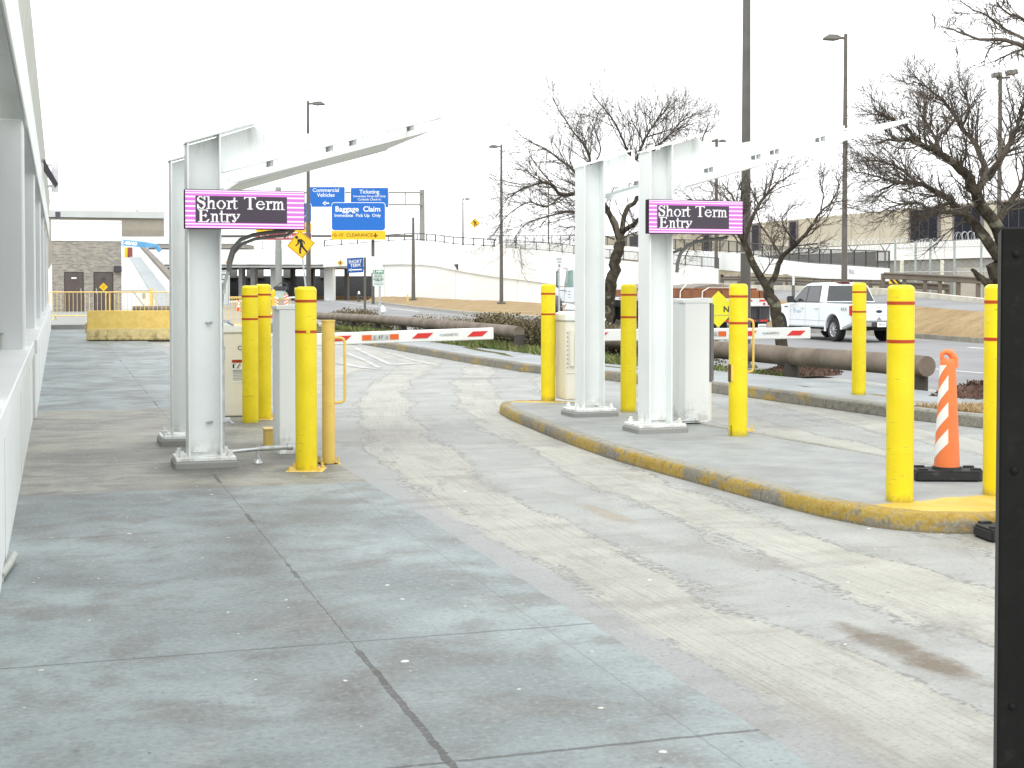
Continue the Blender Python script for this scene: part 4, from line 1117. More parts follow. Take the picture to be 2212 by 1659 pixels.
hedge('hedge', mounds([(9.85, 43.0), (9.75, 46.5)], 5, .5, .50) + mounds([(9.75, 46.5), (9.7, 51.0)], 6, .55, .72), 'low dull hedge at the foot of the short term sign', LEAFM, 3.0)

# mulch mounds
def mound(loc, rx, ry, h, label):
    m = MB(); n = 26; rings = []
    for q in range(8):
        f = q/7; rings.append([m.bm.verts.new((rx*(1-f)*math.cos(6.283*k/n)*random.uniform(.9, 1.08), ry*(1-f)*math.sin(6.283*k/n)*random.uniform(.9, 1.08), h*(1-(1-f)**2)*random.uniform(.8, 1.15) - .02)) for k in range(n)])
    for A, B in zip(rings, rings[1:]):
        for k in range(n): m.face([A[k], A[(k+1)%n], B[(k+1)%n], B[k]])
    for _ in range(500):
        a, f = random.uniform(0, 6.28), random.random()**.5; x, y = rx*f*math.cos(a), ry*f*math.sin(a); z = h*(1-f*f)
        d = Vector((random.gauss(0, 1), random.gauss(0, 1), random.gauss(0, .5))).normalized()*random.uniform(.02, .05)
        m.bar((x, y, z), (x+d.x, y+d.y, z+abs(d.z)+.01), .012)
    tag(m.build('mulch_mound', MULCH, loc=loc, rotz=RZ, recalc=False), label, 'mulch mound', 'mulch mounds under the trees')
mound(gp(1730, 806, .05), .75, .55, .12, 'low mulch mound at the foot of the lichen spotted tree')
mound(gp(2150, 868, .05), .95, .7, .26, 'taller mulch mound beside the orange delineator')

# ================================================================== bare trees
class Twigs:
    def __init__(s): s.v, s.f = [], []
    def tube(s, pts, r, n=3, mi=0, caps=False):
        base = len(s.v); X = None; N = len(pts)
        for i, p in enumerate(pts):
            t = pts[min(i+1, N-1)] - pts[max(i-1, 0)]; t.normalize()
            X = t.orthogonal().normalized() if X is None else (X - t*X.dot(t)).normalized()
            Y = t.cross(X); ri = r[i]
            for k in range(n):
                a = 6.2832*k/n; s.v.append(p + X*(math.cos(a)*ri) + Y*(math.sin(a)*ri))
        for i in range(N-1):
            for k in range(n):
                a, b = base+i*n+k, base+i*n+(k+1) % n; s.f.append((a, b, b+n, a+n))
    def build(s, name, mat, parent, smooth=True, recalc=False):
        me = bpy.data.meshes.new(name); me.from_pydata([tuple(p) for p in s.v], [], s.f); me.materials.append(mat)
        me.polygons.foreach_set('use_smooth', [True]*len(me.polygons))
        o = bpy.data.objects.new(name, me); COL.objects.link(o); o.parent = parent; return o
class Tree:
    tw = TWIG
    def __init__(s, seed): s.r = random.Random(seed); s.trunk = MB(); s.crown = Twigs(); s.n = 0
    def curve(s, P, k=4):
        Q = []
        P = [Vector(p) for p in P]
        for i in range(len(P)-1):
            p0, p1, p2, p3 = P[max(i-1, 0)], P[i], P[i+1], P[min(i+2, len(P)-1)]
            for j in range(k):
                t = j/k; Q.append(.5*((2*p1)+(p2-p0)*t+(2*p0-5*p1+4*p2-p3)*t*t+(3*p1-p0-3*p2+p3)*t**3))
        return Q + [P[-1]]
    def limb(s, pts, r0, r1, kids, spread, lv, into, minr=.0035, down=0.0):
        P = s.curve(pts); n = len(P)
        P = [p + Vector((s.r.gauss(0, 1), s.r.gauss(0, 1), s.r.gauss(0, 1)))*r0*.10 if 0 < i < n-1 else p for i, p in enumerate(P)]
        rs = [r0+(r1-r0)*(i/(n-1)) for i in range(n)]
        into.tube(P, rs, 9 if r0 > .05 else 6 if r0 > .02 else 4)
        L = sum((b-a).length for a, b in zip(P, P[1:]))
        for k in range(kids):
            f = .22 + .78*(k + s.r.random())/kids; i = min(n-2, int(f*(n-1))); d = (P[i+1]-P[i]).normalized()
            s.twig(P[i], d, spread*s.r.uniform(.6, 1.3)*(1-.35*f), max(minr, min(.0135, rs[i]*.5)), lv, down)
    def twig(s, p, d, L, r, lv, down=0.0):
        ax = d.orthogonal().normalized(); ax = Matrix.Rotation(s.r.uniform(0, 6.283), 3, d) @ ax
        d = (Matrix.Rotation(R(s.r.uniform(20, 52)), 3, ax) @ d).normalized()
        n = 5; P = [p]; q = p.copy(); dd = d.copy()
        bend = Vector((s.r.gauss(0, .10), s.r.gauss(0, .10), s.r.gauss(.06 - down, .08)))
        for k in range(n):
            dd = (dd + bend + Vector((s.r.gauss(0, .10), s.r.gauss(0, .10), s.r.gauss(0, .10)))).normalized(); q = q + dd*(L/n); P.append(q.copy())
        tip = .0018 if lv <= 1 else r*.45
        s.crown.tube(P, [r+(tip-r)*k/n for k in range(n+1)], 5 if r > .012 else 3, caps=False); s.n += 1
        if lv > 0:
            kk = s.r.choice((4, 5, 6)) if lv > 1 else s.r.choice((2, 3, 4))
            for k in range(kk):
                f = .25 + .75*(k + s.r.random())/kk; i = min(n-1, int(f*n))
                s.twig(P[i], (P[i+1]-P[i]).normalized(), L*s.r.uniform(.5, .78), max(.0024, r*.55), lv-1, down)
    def pods(s, n, box):
        pass
    def build(s, label, root):
        t = thing('bare_tree', label, 'tree', root, 0, 'leafless trees')
        for mb, nm in ((s.trunk, 'trunk'), (s.crown, 'crown')):
            if nm == 'trunk':
                for v in mb.bm.verts: v.co -= root
            else: mb.v = [p - root for p in mb.v]
            mb.build(nm, BARK if nm == 'trunk' else s.tw, t, smooth=True, recalc=False)
        return t
def c6(x, y, d): return at((1150+x/3.687)/1.085, (200+y/3.687)/1.085, d)
def c3(x, y, d): return at((1650+x/2.949)/1.085, (y/2.949)/1.085, d)

T = Tree(11); D = 31.8
root = at(1313, 765, D); root.z = -.05
T.limb([root, at(1312, 690, D), at(1316, 640, D), at(1323, 595, D), at(1332, 552, D), at(1339, 522, D)], .15, .12, 0, 0, 0, T.trunk)
J = at(1339, 522, D)
for pts, r0, kids, sp in (
    ([J, c6(1000, 1060, D), c6(860, 930, D-.5), c6(620, 950, D-1), c6(500, 845, D-1.3), c6(300, 880, D-1.5), c6(100, 1010, D-1.6)], .070, 13, .95),
    ([J, c6(1060, 1150, D), c6(900, 1000, D+.5), c6(760, 780, D+.6), c6(600, 640, D+.8), c6(420, 520, D+.9), c6(290, 480, D+1)], .06, 12, .95),
    ([J, c6(1170, 1080, D+.2), c6(1260, 1000, D+.4), c6(1290, 820, D+.3), c6(1230, 690, D+.1), c6(1130, 440, D), c6(1030, 260, D), c6(870, 70, D)], .064, 14, .85),
    ([c6(870, 880, D), c6(870, 720, D), c6(830, 560, D-.2), c6(700, 380, D-.3), c6(600, 230, D-.3), c6(540, 110, D-.4)], .035, 11, .7),
    ([c6(870, 720, D), c6(950, 560, D+.3), c6(900, 380, D+.4), c6(920, 260, D+.4)], .022, 8, .55),
    ([c6(1240, 690, D), c6(1340, 450, D-.3), c6(1430, 310, D-.4), c6(1510, 170, D-.5)], .035, 11, .7),
    ([c6(1250, 680, D), c6(1400, 570, D-.6), c6(1560, 410, D-.8), c6(1640, 320, D-.9), c6(1700, 250, D-.9)], .035, 12, .7),
    ([J, c6(1150, 1260, D), c6(1270, 1170, D-.8), c6(1420, 1000, D-1.2), c6(1600, 800, D-1.3), c6(1790, 540, D-1.2), c6(1890, 320, D-1.2)], .07, 14, .8),
    ([c6(1000, 1060, D), c6(900, 1120, D+.4), c6(700, 1090, D+.6), c6(500, 1130, D+.6), c6(300, 1200, D+.6), c6(200, 1330, D+.6)], .035, 12, .8),
    ([c6(620, 950, D-1), c6(480, 1050, D-1.2), c6(330, 1010, D-1.3), c6(150, 1120, D-1.3), c6(40, 1260, D-1.3)], .022, 9, .6),
    ([c6(1070, 1330, D), c6(960, 1290, D-.3), c6(800, 1210, D-.5), c6(650, 1230, D-.6)], .02, 7, .6),
    ([c6(1120, 1330, D), c6(1200, 1290, D-.3), c6(1330, 1260, D-.5), c6(1500, 1330, D-.5)], .02, 7, .5)):
    T.limb(pts, r0, .007, int(kids*2.2), sp*1.35, 2, T.crown if r0 < .062 else T.trunk, .006)
T.limb([at(1316, 640, D), at(1309, 618, D-.1), at(1307, 612, D-.1)], .04, .025, 0, 0, 0, T.trunk)
T.build('bare tree rising behind the island canopy with a wide spreading crown', root)

T = Tree(5); D = 23.6
root = at(1697, 812, D); root.z = 0.0
J = at(1660, 628, D)
T.limb([root, at(1692, 760, D), at(1682, 705, D), at(1670, 655, D), J], .105, .092, 0, 0, 0, T.trunk)
for pts, r0, kids, sp in (
    ([J, at(1630, 575, D), at(1603, 515, D), at(1585, 490, D), at(1556, 462, D+.4), at(1515, 440, D+.6), at(1478, 428, D+.6)], .07, 14, .8),
    ([at(1603, 515, D), at(1600, 470, D-.3), at(1585, 430, D-.4), at(1560, 395, D-.5)], .04, 10, .6),
    ([at(1608, 520, D), at(1625, 470, D-.4), at(1652, 425, D-.6), at(1680, 395, D-.7), at(1700, 385, D-.7)], .04, 12, .6),
    ([J, at(1676, 590, D), at(1690, 555, D), at(1722, 525, D), at(1752, 490, D), at(1772, 460, D+.2), at(1795, 440, D+.2), at(1840, 432, D+.2)], .055, 12, .55),
    ([at(1772, 462, D), at(1778, 425, D), at(1775, 405, D), at(1768, 390, D)], .018, 6, .3),
    ([at(1795, 440, D+.2), at(1812, 405, D+.2), at(1806, 380, D+.2)], .014, 5, .3),
    ([at(1690, 555, D), at(1660, 510, D+.5), at(1640, 480, D+.6), at(1632, 440, D+.6)], .025, 9, .5),
    ([at(1585, 490, D), at(1540, 500, D+.7), at(1500, 520, D+.9), at(1478, 560, D+1)], .022, 9, .45),
    ([at(1722, 525, D), at(1700, 500, D-.5), at(1690, 470, D-.6), at(1720, 440, D-.6)], .02, 7, .4),
    ([at(1640, 600, D), at(1662, 570, D-.4), at(1655, 530, D-.5)], .012, 5, .35)):
    T.limb(pts, r0, .006, int(kids*1.4), sp*1.25, 2, T.crown if r0 < .05 else T.trunk, .005)
T.build('lichen spotted bare tree forking low behind the log rail, by the pickup', root)

T = Tree(21); D = 20.5
root = at(2190, 872, D); root.z = .05
J = at(2160, 560, D)
T.limb([root, at(2188, 760, D), at(2178, 660, D), at(2168, 600, D), J], .24, .20, 0, 0, 0, T.trunk)
for pts, r0, kids, sp in (
    ([J, c3(2060, 1640, D), c3(1900, 1380, D-.3), c3(1800, 1200, D-.5), c3(1650, 1085, D-.7), c3(1500, 1000, D-.8), c3(1330, 960, D-.8), c3(1180, 1000, D-.8)], .112, 20, .62),
    ([J, c3(1900, 1580, D), c3(1790, 1480, D+.3), c3(1640, 1345, D+.5), c3(1480, 1275, D+.6), c3(1330, 1268, D+.7), c3(1205, 1330, D+.7)], .085, 18, .55),
    ([c3(1880, 1330, D-.3), c3(1950, 1200, D), c3(1880, 1010, D+.2), c3(1780, 880, D+.3), c3(1690, 740, D+.3), c3(1560, 620, D+.3), c3(1440, 560, D+.3)], .055, 17, .55),
    ([c3(1560, 620, D+.3), c3(1500, 560, D+.3), c3(1420, 510, D+.3)], .012, 4, .3),
    ([c3(1960, 1230, D), c3(2060, 1090, D-.4), c3(2130, 950, D-.5), c3(2190, 800, D-.6), c3(2230, 620, D-.6)], .06, 16, .55),
    ([c3(1780, 880, D+.3), c3(1830, 760, D), c3(1800, 650, D), c3(1760, 580, D)], .022, 9, .4),
    ([c3(1500, 1000, D-.8), c3(1380, 870, D-.9), c3(1250, 800, D-.9), c3(1170, 750, D-.9)], .026, 11, .4),
    ([c3(1650, 1085, D-.7), c3(1600, 960, D-.4), c3(1540, 850, D-.3), c3(1500, 720, D-.2)], .03, 12, .45),
    ([c3(1480, 1275, D+.6), c3(1380, 1180, D+.9), c3(1240, 1120, D+1), c3(1080, 1110, D+1)], .03, 12, .45),
    ([c3(1330, 1268, D+.7), c3(1230, 1230, D+.4), c3(1120, 1200, D+.3), c3(1040, 1190, D+.2)], .022, 10, .4),
    ([c3(1700, 1400, D), c3(1560, 1440, D-.3), c3(1480, 1400, D-.5), c3(1330, 1420, D-.5), c3(1200, 1480, D-.5)], .03, 11, .45),
    ([c3(2000, 1560, D), c3(2120, 1400, D+.5), c3(2200, 1250, D+.8), c3(2300, 1050, D+.8)], .07, 14, .6),
    ([c3(1840, 1480, D+.3), c3(1650, 1470, D), c3(1540, 1500, D-.2), c3(1430, 1560, D-.2)], .04, 7, .35)):
    T.limb(pts, r0, .006, int(kids*2.0), sp*1.25, 2, T.trunk if r0 > .06 else T.crown, .005)
for a, b in ((at(2105, 588, D-.1), at(2150, 620, D)), (at(2118, 600, D-.1), at(2150, 640, D)), (at(2100, 580, D-.1), at(2120, 605, D-.05))):
    T.limb([b, (a+b)/2, a], .06, .02, 0, 0, 0, T.trunk)
T.build('dense dark bare tree with a gnarled trunk at the right, behind the black cabinet', root)

T = Tree(33); D = 15.5
root = at(2520, 840, D); root.z = .1
T.limb([root, at(2500, 500, D), at(2440, 250, D), at(2400, 160, D)], .17, .10, 0, 0, 0, T.trunk)
J = at(2400, 160, D)
for pts, r0, kids, sp in (
    ([J, c3(2330, 370, D), c3(2200, 315, D), c3(2060, 275, D), c3(1900, 270, D), c3(1760, 220, D), c3(1640, 180, D)], .036, 10, .36),
    ([c3(2330, 330, D), c3(2200, 260, D+.2), c3(2080, 200, D+.3), c3(1960, 110, D+.3), c3(1850, 60, D+.3), c3(1770, 5, D+.3)], .022, 10, .36),
    ([c3(2330, 250, D), c3(2200, 130, D-.2), c3(2100, 90, D-.2), c3(2020, 20, D-.2)], .025, 10, .35),
    ([c3(2300, 500, D), c3(2220, 400, D-.2), c3(2180, 370, D-.2)], .015, 5, .2)):
    T.limb(pts, r0, .005, kids, sp, 2, T.crown)
m = T.crown
rr = random.Random(3)
vsn = [v for v in m.v if v.x < at(2230, 100, D).x]
for _ in range(26):
    p = rr.choice(vsn); m.tube([p, p + Vector((rr.gauss(0, .012), 0, -.05)), p + Vector((rr.gauss(0, .02), 0, -.10))], [.003, .009, .002], 4)
T.build('bare tree reaching in at the top right corner with hanging seed pods', root)

# ================================================================== pickup truck
def wheel(parent, loc, r, w, rim_mat, spokes=10, side=1):
    o = bpy.data.objects.new('wheel', None)
    m = MB(); s_ = side
    prof = [(r*.62, -w/2), (r*.92, -w/2), (r, -w/2+.04), (r, w/2-.04), (r*.92, w/2), (r*.62, w/2)]
    m.lathe(prof, 36, caps=False)
    t = m.build('wheel', TYRE, parent, smooth=True); t.location = loc; t.rotation_euler = (R(90), 0, 0)   # axle along local y
    m = MB(); m.lathe([(r*.625, w/2-.03), (r*.60, w/2-.005), (r*.55, w/2-.02), (r*.52, w/2-.06)], 30, caps=False)
    rm = m.build('rim', rim_mat, t, smooth=True)
    m = MB()
    for k in range(spokes):
        a = 2*math.pi*k/spokes; m.bar((math.cos(a)*r*.12, math.sin(a)*r*.12, w/2-.03), (math.cos(a)*r*.56, math.sin(a)*r*.56, w/2-.03), r*.085, .03)
    m.lathe([(r*.16, w/2-.05), (r*.15, w/2-.008), (r*.08, w/2)], 14); m.build('spokes', rim_mat, rm, smooth=False)
    m = MB(); m.lathe([(r*.62, -w/2+.02), (r*.62, w/2-.07)], 20); m.build('hub_shadow', DARKIN, t)
    if side < 0: t.rotation_euler = (R(-90), 0, 0)
    return t
pr = gp(1807, 738, -.35); hd = R(90 + 16.2)      # local x forward, y left
T0 = thing('pickup_truck', 'white crew cab pickup driving away on the road behind the log rail', 'pickup truck', (0, 0, 0), hd)
fw = Vector((math.cos(hd), math.sin(hd), 0)); lf = Vector((-fw.y, fw.x, 0))
T0.location = Vector((pr.x, pr.y, -.345)) - lf*.86
# x: rear axle 0, front axle 3.68, rear bumper -1.22, nose 4.62
def arch(cx, r, a0=180, a1=0, n=12): return [(cx + r*math.cos(R(a0+(a1-a0)*k/n)), .40 + r*math.sin(R(a0+(a1-a0)*k/n))) for k in range(n+1)]
side = [(-1.13, .58)] + arch(0, .50) + [(.60, .45), (3.05, .43)] + arch(3.68, .49) + [(4.4, .48), (4.62, .60), (4.64, .95), (4.52, 1.10), (3.15, 1.235), (2.95, 1.25), (-1.15, 1.25), (-1.17, 1.0)]
m = MB(); m.prism(side, -.985, .985, 'y')
m.bevel(.045, 3, 50); body = m.build('body', CARWHITE, T0, smooth=True)
m = MB()     # inner dark so wheel wells read as hollow
m.box(-1.0, 4.4, -.80, .80, .38, 1.0); m.build('underbody', DARKIN, T0)
for cx, r in ((0, .50), (3.68, .49)):      # flared arches
    for sgn in (-1, 1):
        m = MB(); pts = [(cx + (r+.035)*math.cos(R(a)), sgn*.985, .40 + (r+.035)*math.sin(R(a))) for a in range(-8, 190, 11)]
        m.tube(pts, .042, 8); m.build('wheel_arch', CARWHITE, T0, smooth=True)
m = MB()     # cab greenhouse, narrower at the roof
low = [(.62, 1.24), (3.20, 1.24)]; y0, y1 = .955, .76
A = [(.60, 1.24, y0), (3.18, 1.24, y0), (2.34, 1.86, y1+.01), (2.0, 1.925, y1-.02), (1.2, 1.935, y1-.02), (.86, 1.88, y1+.01)]
va = [m.bm.verts.new((x, y, z)) for x, z, y in A]; vb = [m.bm.verts.new((x, -y, z)) for x, z, y in A]
m.face(va); m.face(vb[::-1])
for i in range(len(A)): m.face([va[i], vb[i], vb[(i+1) % len(A)], va[(i+1) % len(A)]])
m.bevel(.05, 3, 25); m.build('cab', CARWHITE, T0, smooth=True)
def on_side(x, z, off=.004, sgn=1):
    f = (z-1.24)/(1.86-1.24); return Vector((x, sgn*((y0 + (y1+.01-y0)*f) + off), z))
for sgn in (1, -1):
    for q in ([(1.98, 1.30), (2.92, 1.30), (2.70, 1.45), (2.36, 1.72), (2.18, 1.79), (2.02, 1.80)], [(1.06, 1.30), (1.88, 1.30), (1.92, 1.80), (1.16, 1.80)]):
        m = MB(); m.poly([on_side(x, z, .012, sgn) for x, z in q]); m.build('side_window', GLASS, T0)
    m = MB(); m.poly([on_side(x, z, .010, sgn) for x, z in [(1.00, 1.275), (2.98, 1.275), (2.72, 1.47), (2.36, 1.755), (2.16, 1.825), (1.12, 1.835)]]); m.build('window_seal', DARK, T0)
    m = MB()
    for x in (1.93, .96, 3.02):
        m.box(x-.006, x+.006, sgn*.986-.003, sgn*.986+.003, .52, 1.235)
    m.box(.55, 3.1, sgn*.986-.003, sgn*.986+.003, .66, .672); m.build('door_gap', paint('panel_gap', (.30, .32, .33), .6), T0)
    for x in (2.12, 1.14):
        m = MB(); m.box(x-.12, x+.10, sgn*.99-.02, sgn*.99+.03, 1.07, 1.115); m.bevel(.01, 2); m.build('door_handle', CARWHITE, T0)
    m = MB(); m.box(2.62, 2.76, sgn*1.02 if sgn > 0 else -1.27, 1.27 if sgn > 0 else -1.02, 1.25, 1.47); m.bevel(.03, 2); m.bar((2.75, sgn*.93, 1.28), (2.70, sgn*1.05, 1.31), .05, .07); m.build('side_mirror', DARK, T0)
    m = MB(); m.box(.85, 3.0, sgn*.86-.08, sgn*.86+.10, .33, .37); m.build('running_board', CHROME, T0)
m = MB(); m.poly([(.835-.02, .70, 1.83), (.835-.02, -.70, 1.83), (.64-.02, -.88, 1.32), (.64-.02, .88, 1.32)]); m.build('rear_window', GLASS, T0)
m = MB(); m.box(-1.10, .56, -.93, .93, 1.252, 1.275); m.box(-1.0, .5, -.80, .80, 1.253, 1.2535)
m.build('bed_rail', DARK, T0)
m = MB(); m.box(-1.185, -1.168, -.78, .78, .70, 1.235); m.bevel(.006, 1); tg = m.build('tailgate', CARWHITE, T0)
m = MB(); m.box(-1.195, -1.186, -.78, .78, .885, .90); m.box(-1.195, -1.186, -.10, .10, 1.12, 1.165); m.build('tailgate_crease', paint('shade_white', (.62, .66, .68), .3), tg)
m = MB(); m.lathe([(.115, 0), (.11, .006)], 24, sx=1, sy=.42); o = m.build('oval_badge', paint('badge_navy', (.03, .05, .09), .3), tg); o.location = (-1.188, 0, 1.0); o.rotation_euler = (R(90), 0, R(-90))
m = MB(); m.prism([(-.10, .72), (.08, .72), (.03, .80), (-.02, .83), (-.03, .79)], -1.19, -1.187, 'x', M=Matrix.Translation((0, -.35+.35, 0))); m.build('sticker', paint('sticker_grey', (.25, .27, .28), .5), tg)
for sgn in (1, -1):
    m = MB(); m.box(-1.185, -1.02, sgn*.80 if sgn > 0 else -.992, .992 if sgn > 0 else -.80, .86, 1.20); m.bevel(.015, 2); m.build('tail_light', TAILRED, T0)
m = MB(); m.box(-1.34, -1.15, -.95, .95, .50, .66); m.bevel(.03, 2); bmp = m.build('bumper', DARK, T0)
for a, b_ in ((.36, .97), (-.97, -.36)):
    m = MB(); m.box(-1.355, -1.342, a, b_, .52, .65); m.bevel(.01, 1); m.build('bumper_cap', CHROME, bmp)
m = MB(); m.box(-1.36, -1.345, -.16, .16, .505, .665); pl = m.build('number_plate', SIGNWHITE, bmp)
m = MB()
for k in range(5): m.box(-1.3625, -1.361, -.11 + k*.047, -.085 + k*.047, .555, .62)
m.build('plate_marks', paint('plate_mark', (.35, .4, .45), .5), pl)
t_ = text('4X4', .17, GREYINK, T0, 0, 0, name='lettering', rot=(R(90), 0, R(180)), sx=1.35); t_.location = (-.68, .993, 1.06)
m = MB(); m.box(2.20, 2.58, .990, .993, .955, .985); m.box(2.26, 2.56, .990, .993, .915, .932); m.build('door_marks', paint('decal_blue', (.35, .5, .6), .5), T0)
m = MB(); m.prism([(2.78, 1.05), (2.62, 1.07), (2.66, .98), (2.74, .86)], .990, .993, 'y'); m.build('door_logo', paint('decal_grey', (.45, .55, .6), .5), T0)
m = MB(); m.box(3.2, 3.45, .984, .992, 1.085, 1.12); m.build('fender_vent', DARK, T0)
m = MB(); m.prism([(-.35, 1.94), (.0, 1.935), (.0, 1.945), (-.35, 1.95)], -.25, .25, 'y', M=Matrix.Translation((1.2, 0, -.005))); m.build('brake_light', TAILRED, T0)
m = MB(); m.tube([(-.9, -.55, .40), (-1.32, -.6, .40)], .04, 10); m.build('exhaust', CHROME, T0, smooth=True)
for x in (0, 3.68):
    for sgn in (1, -1): wheel(T0, (x, sgn*.855, .395), .395, .27, RIM, 10, -sgn)

# ================================================================== flatbed truck with steel load
rear = Vector((8.85, 54.5, -.345)); cabp = Vector((3.15, 73.2, -.345)); dv = (cabp-rear).normalized()
FT = thing('flatbed_truck', 'white flatbed lorry carrying rusty steel under straps, beyond the hedge', 'lorry', rear, math.atan2(dv.y, dv.x))
LZ = 1.34; TL = 14.2
m = MB(); m.box(0, TL, -1.25, 1.25, LZ-.16, LZ-.02); m.bevel(.01, 1); dk = m.build('deck', paint('deck_white', (.66, .67, .65), .5, dirt=(.35, .33, .3), dirt_amt=.5), FT)
m = MB()
for k in range(14): m.box(.5+k*1.0, .9+k*1.0, 1.252, 1.258, LZ-.11, LZ-.06)
m.build('reflector', RED, dk)
m = MB(); m.box(.3, TL+3.5, -.55, -.4, .85, LZ-.17); m.box(.3, TL+3.5, .4, .55, .85, LZ-.17); m.build('chassis', DARK, FT)
m = MB(); m.box(-.03, .0, -1.25, 1.25, LZ-.30, LZ+.0); rb = m.build('rear_beam', paint('deck_white', (.66, .67, .65), .5), FT)
m = MB()
for y in (-.9, -.35, .2, .75): m.box(-.036, -.031, y, y+.25, LZ-.12, LZ-.05)
m.build('red_stripe', RED, rb)
for y in (-1.05, -.85, .85, 1.05):
    m = MB(); m.lathe([(.05, 0), (.045, .02)], 12); o = m.build('tail_light', TAILRED, rb, smooth=True); o.location = (-.031, y, LZ-.21); o.rotation_euler = (0, R(-90), 0)
m = MB(); m.box(.1, .9, -1.15, 1.15, .55, LZ-.17); m.build('rear_box', DARK, FT)
for y in (-.85, .85):
    m = MB(); m.box(.35, .37, y-.32, y+.32, .16, .54); m.build('mud_flap', BLACK, FT)
m = MB(); m.box(-.02, .06, -1.1, 1.1, .42, .54); m.bar((.02, -.7, .5), (.02, -.7, .95), .07); m.bar((.02, .7, .5), (.02, .7, .95), .07); ug = m.build('under_bar', DARK, FT)
m = MB()
for y in (-1.0, -.5, 0, .5): m.box(-.026, -.021, y, y+.3, .45, .52)
m.build('red_stripe', RED, ug)
m = MB(); m.box(-.035, -.022, -.95, -.6, .18, .36); pl = m.build('number_plate', SIGNWHITE, ug)
m = MB()
for k in range(7): m.box(-.038, -.036, -.93 + k*.043, -.902 + k*.043, .24, .30)
m.build('plate_marks', GREYINK, pl)
# load: stacked rusty beams and a covered bundle
m = MB()
for y in (-1.0, -.6, -.2, .2, .6, 1.0): m.box(.25, 12.4, y-.18, y+.18, LZ, LZ+.30)
for y in (-.8, -.4, 0, .4, .8): m.box(.8, 9.2, y-.17, y+.17, LZ+.305, LZ+.38)
m.bevel(.012, 1); ld = m.build('steel_load', RUST, FT)
m = MB()
for k in range(8):
    z0 = LZ+.385; a = 2.6+k*1.0
    m.prism([(-.95, z0), (-.8, z0+.08+.04*math.sin(k*1.1)), (0, z0+.15+.05*math.sin(k*1.1+.5)), (.8, z0+.06), (.95, z0)], a, a+1.01, 'x')
m.build('tarpaulin', TARP, FT)
for x, h in ((1.0, .42), (3.1, .58), (5.2, .62), (7.6, .58), (10.6, .33), (12.1, .33)):
    P = [(x, 1.27, LZ-.05), (x, 1.26, LZ+.26), (x, .98, LZ+h), (x, -.98, LZ+h), (x, -1.26, LZ+.26), (x, -1.27, LZ-.05)]
    m = MB()
    for p, q in zip(P, P[1:]): m.bar(p, q, .07, .02)
    m.build('strap', paint('strap_white', (.7, .68, .62), .6), FT)
for x in (1.1, 2.4, 12.0, 13.3):
    for sgn in (1, -1): wheel(FT, (x, sgn*.98, .50), .50, .50, RIM, 8, -sgn)
# tractor
m = MB(); prof = [(15.2, .95), (18.0, .95), (18.1, 1.55), (17.85, 2.05), (17.5, 2.80), (15.4, 2.92), (15.2, 2.6)]
m.prism(prof, -1.05, 1.05, 'y'); m.bevel(.06, 3, 30); m.build('cab', CARWHITE, FT, smooth=True)
m = MB(); m.prism([(18.1, .95), (20.6, .95), (20.75, 1.25), (20.6, 1.62), (18.1, 1.80)], -.85, .85, 'y'); m.bevel(.08, 3, 30); m.build('bonnet', CARWHITE, FT, smooth=True)
for sgn in (1, -1):
    m = MB(); m.poly([(16.55, sgn*1.056, 1.75), (17.75, sgn*1.056, 1.75), (17.42, sgn*1.056, 2.55), (16.6, sgn*1.056, 2.6)]); m.build('side_window', GLASSG, FT)
    m = MB(); m.box(16.42, 16.44, sgn*1.052-.006, sgn*1.052+.006, 1.0, 2.65); m.box(17.86, 17.89, sgn*1.052-.006, sgn*1.052+.006, 1.0, 2.0); m.bar((17.82, sgn*1.056, 1.7), (17.47, sgn*1.056, 2.66), .06, .02); m.build('door_gap', paint('panel_gap', (.30, .32, .33), .6), FT)
    m = MB(); m.box(17.95, 18.05, min(sgn*1.28, sgn*1.46), max(sgn*1.28, sgn*1.46), 1.75, 2.55); m.bevel(.03, 2); mm = m.build('side_mirror', DARK, FT)
    m = MB(); m.poly([(17.945, sgn*1.30, 1.82), (17.945, sgn*1.44, 1.82), (17.945, sgn*1.44, 2.48), (17.945, sgn*1.30, 2.48)]); m.build('mirror_glass', GLASSG, mm)
    m = MB(); m.tube([(17.6, sgn*1.05, 2.68), (17.9, sgn*1.3, 2.72), (18.0, sgn*1.38, 2.58)], .022, 6); m.tube([(17.6, sgn*1.05, 1.55), (17.95, sgn*1.3, 1.60), (18.0, sgn*1.38, 1.75)], .022, 6); m.build('mirror_arm', DARK, FT)
    m = MB(); P = [(19.5 + .66*math.cos(R(a)), sgn*.98, .52+.66*math.sin(R(a))) for a in range(0, 181, 15)]
    m.tube(P, .16, 8); m.build('mudguard', paint('mudguard_grey', (.10, .10, .11), .6), FT, smooth=True)
    m = MB(); m.tube([(15.6, sgn*.95, .62), (17.2, sgn*.95, .62)], .33, 18); m.build('fuel_tank', CHROME, FT, smooth=True)
    m = MB(); m.box(17.3, 18.6, sgn*.98-.15, sgn*.98+.15, .40, .48); m.box(17.3, 18.3, sgn*.98-.12, sgn*.98+.12, .74, .80); m.build('step', CHROME, FT)
    wheel(FT, (19.5, sgn*.98, .50), .50, .36, RIM, 8, -sgn); wheel(FT, (15.0, sgn*.98, .50), .50, .50, RIM, 8, -sgn)
m = MB(); m.box(17.3, 17.5, -.6, .6, 2.84, 2.90); m.tube([(17.2, .7, 2.86), (17.2, .74, 3.1)], .01, 6); m.build('roof_marker', DARK, FT)
m = MB(); m.tube([(15.1, .95, .9), (15.1, .95, 3.1)], .07, 12); m.build('exhaust_stack', CHROME, FT, smooth=True)
m = MB()
for k, w_ in enumerate((.30, .36, .26)): m.box(17.0, 17.0 + w_, 1.0535, 1.0545, 1.52 - k*.15, 1.56 - k*.15)
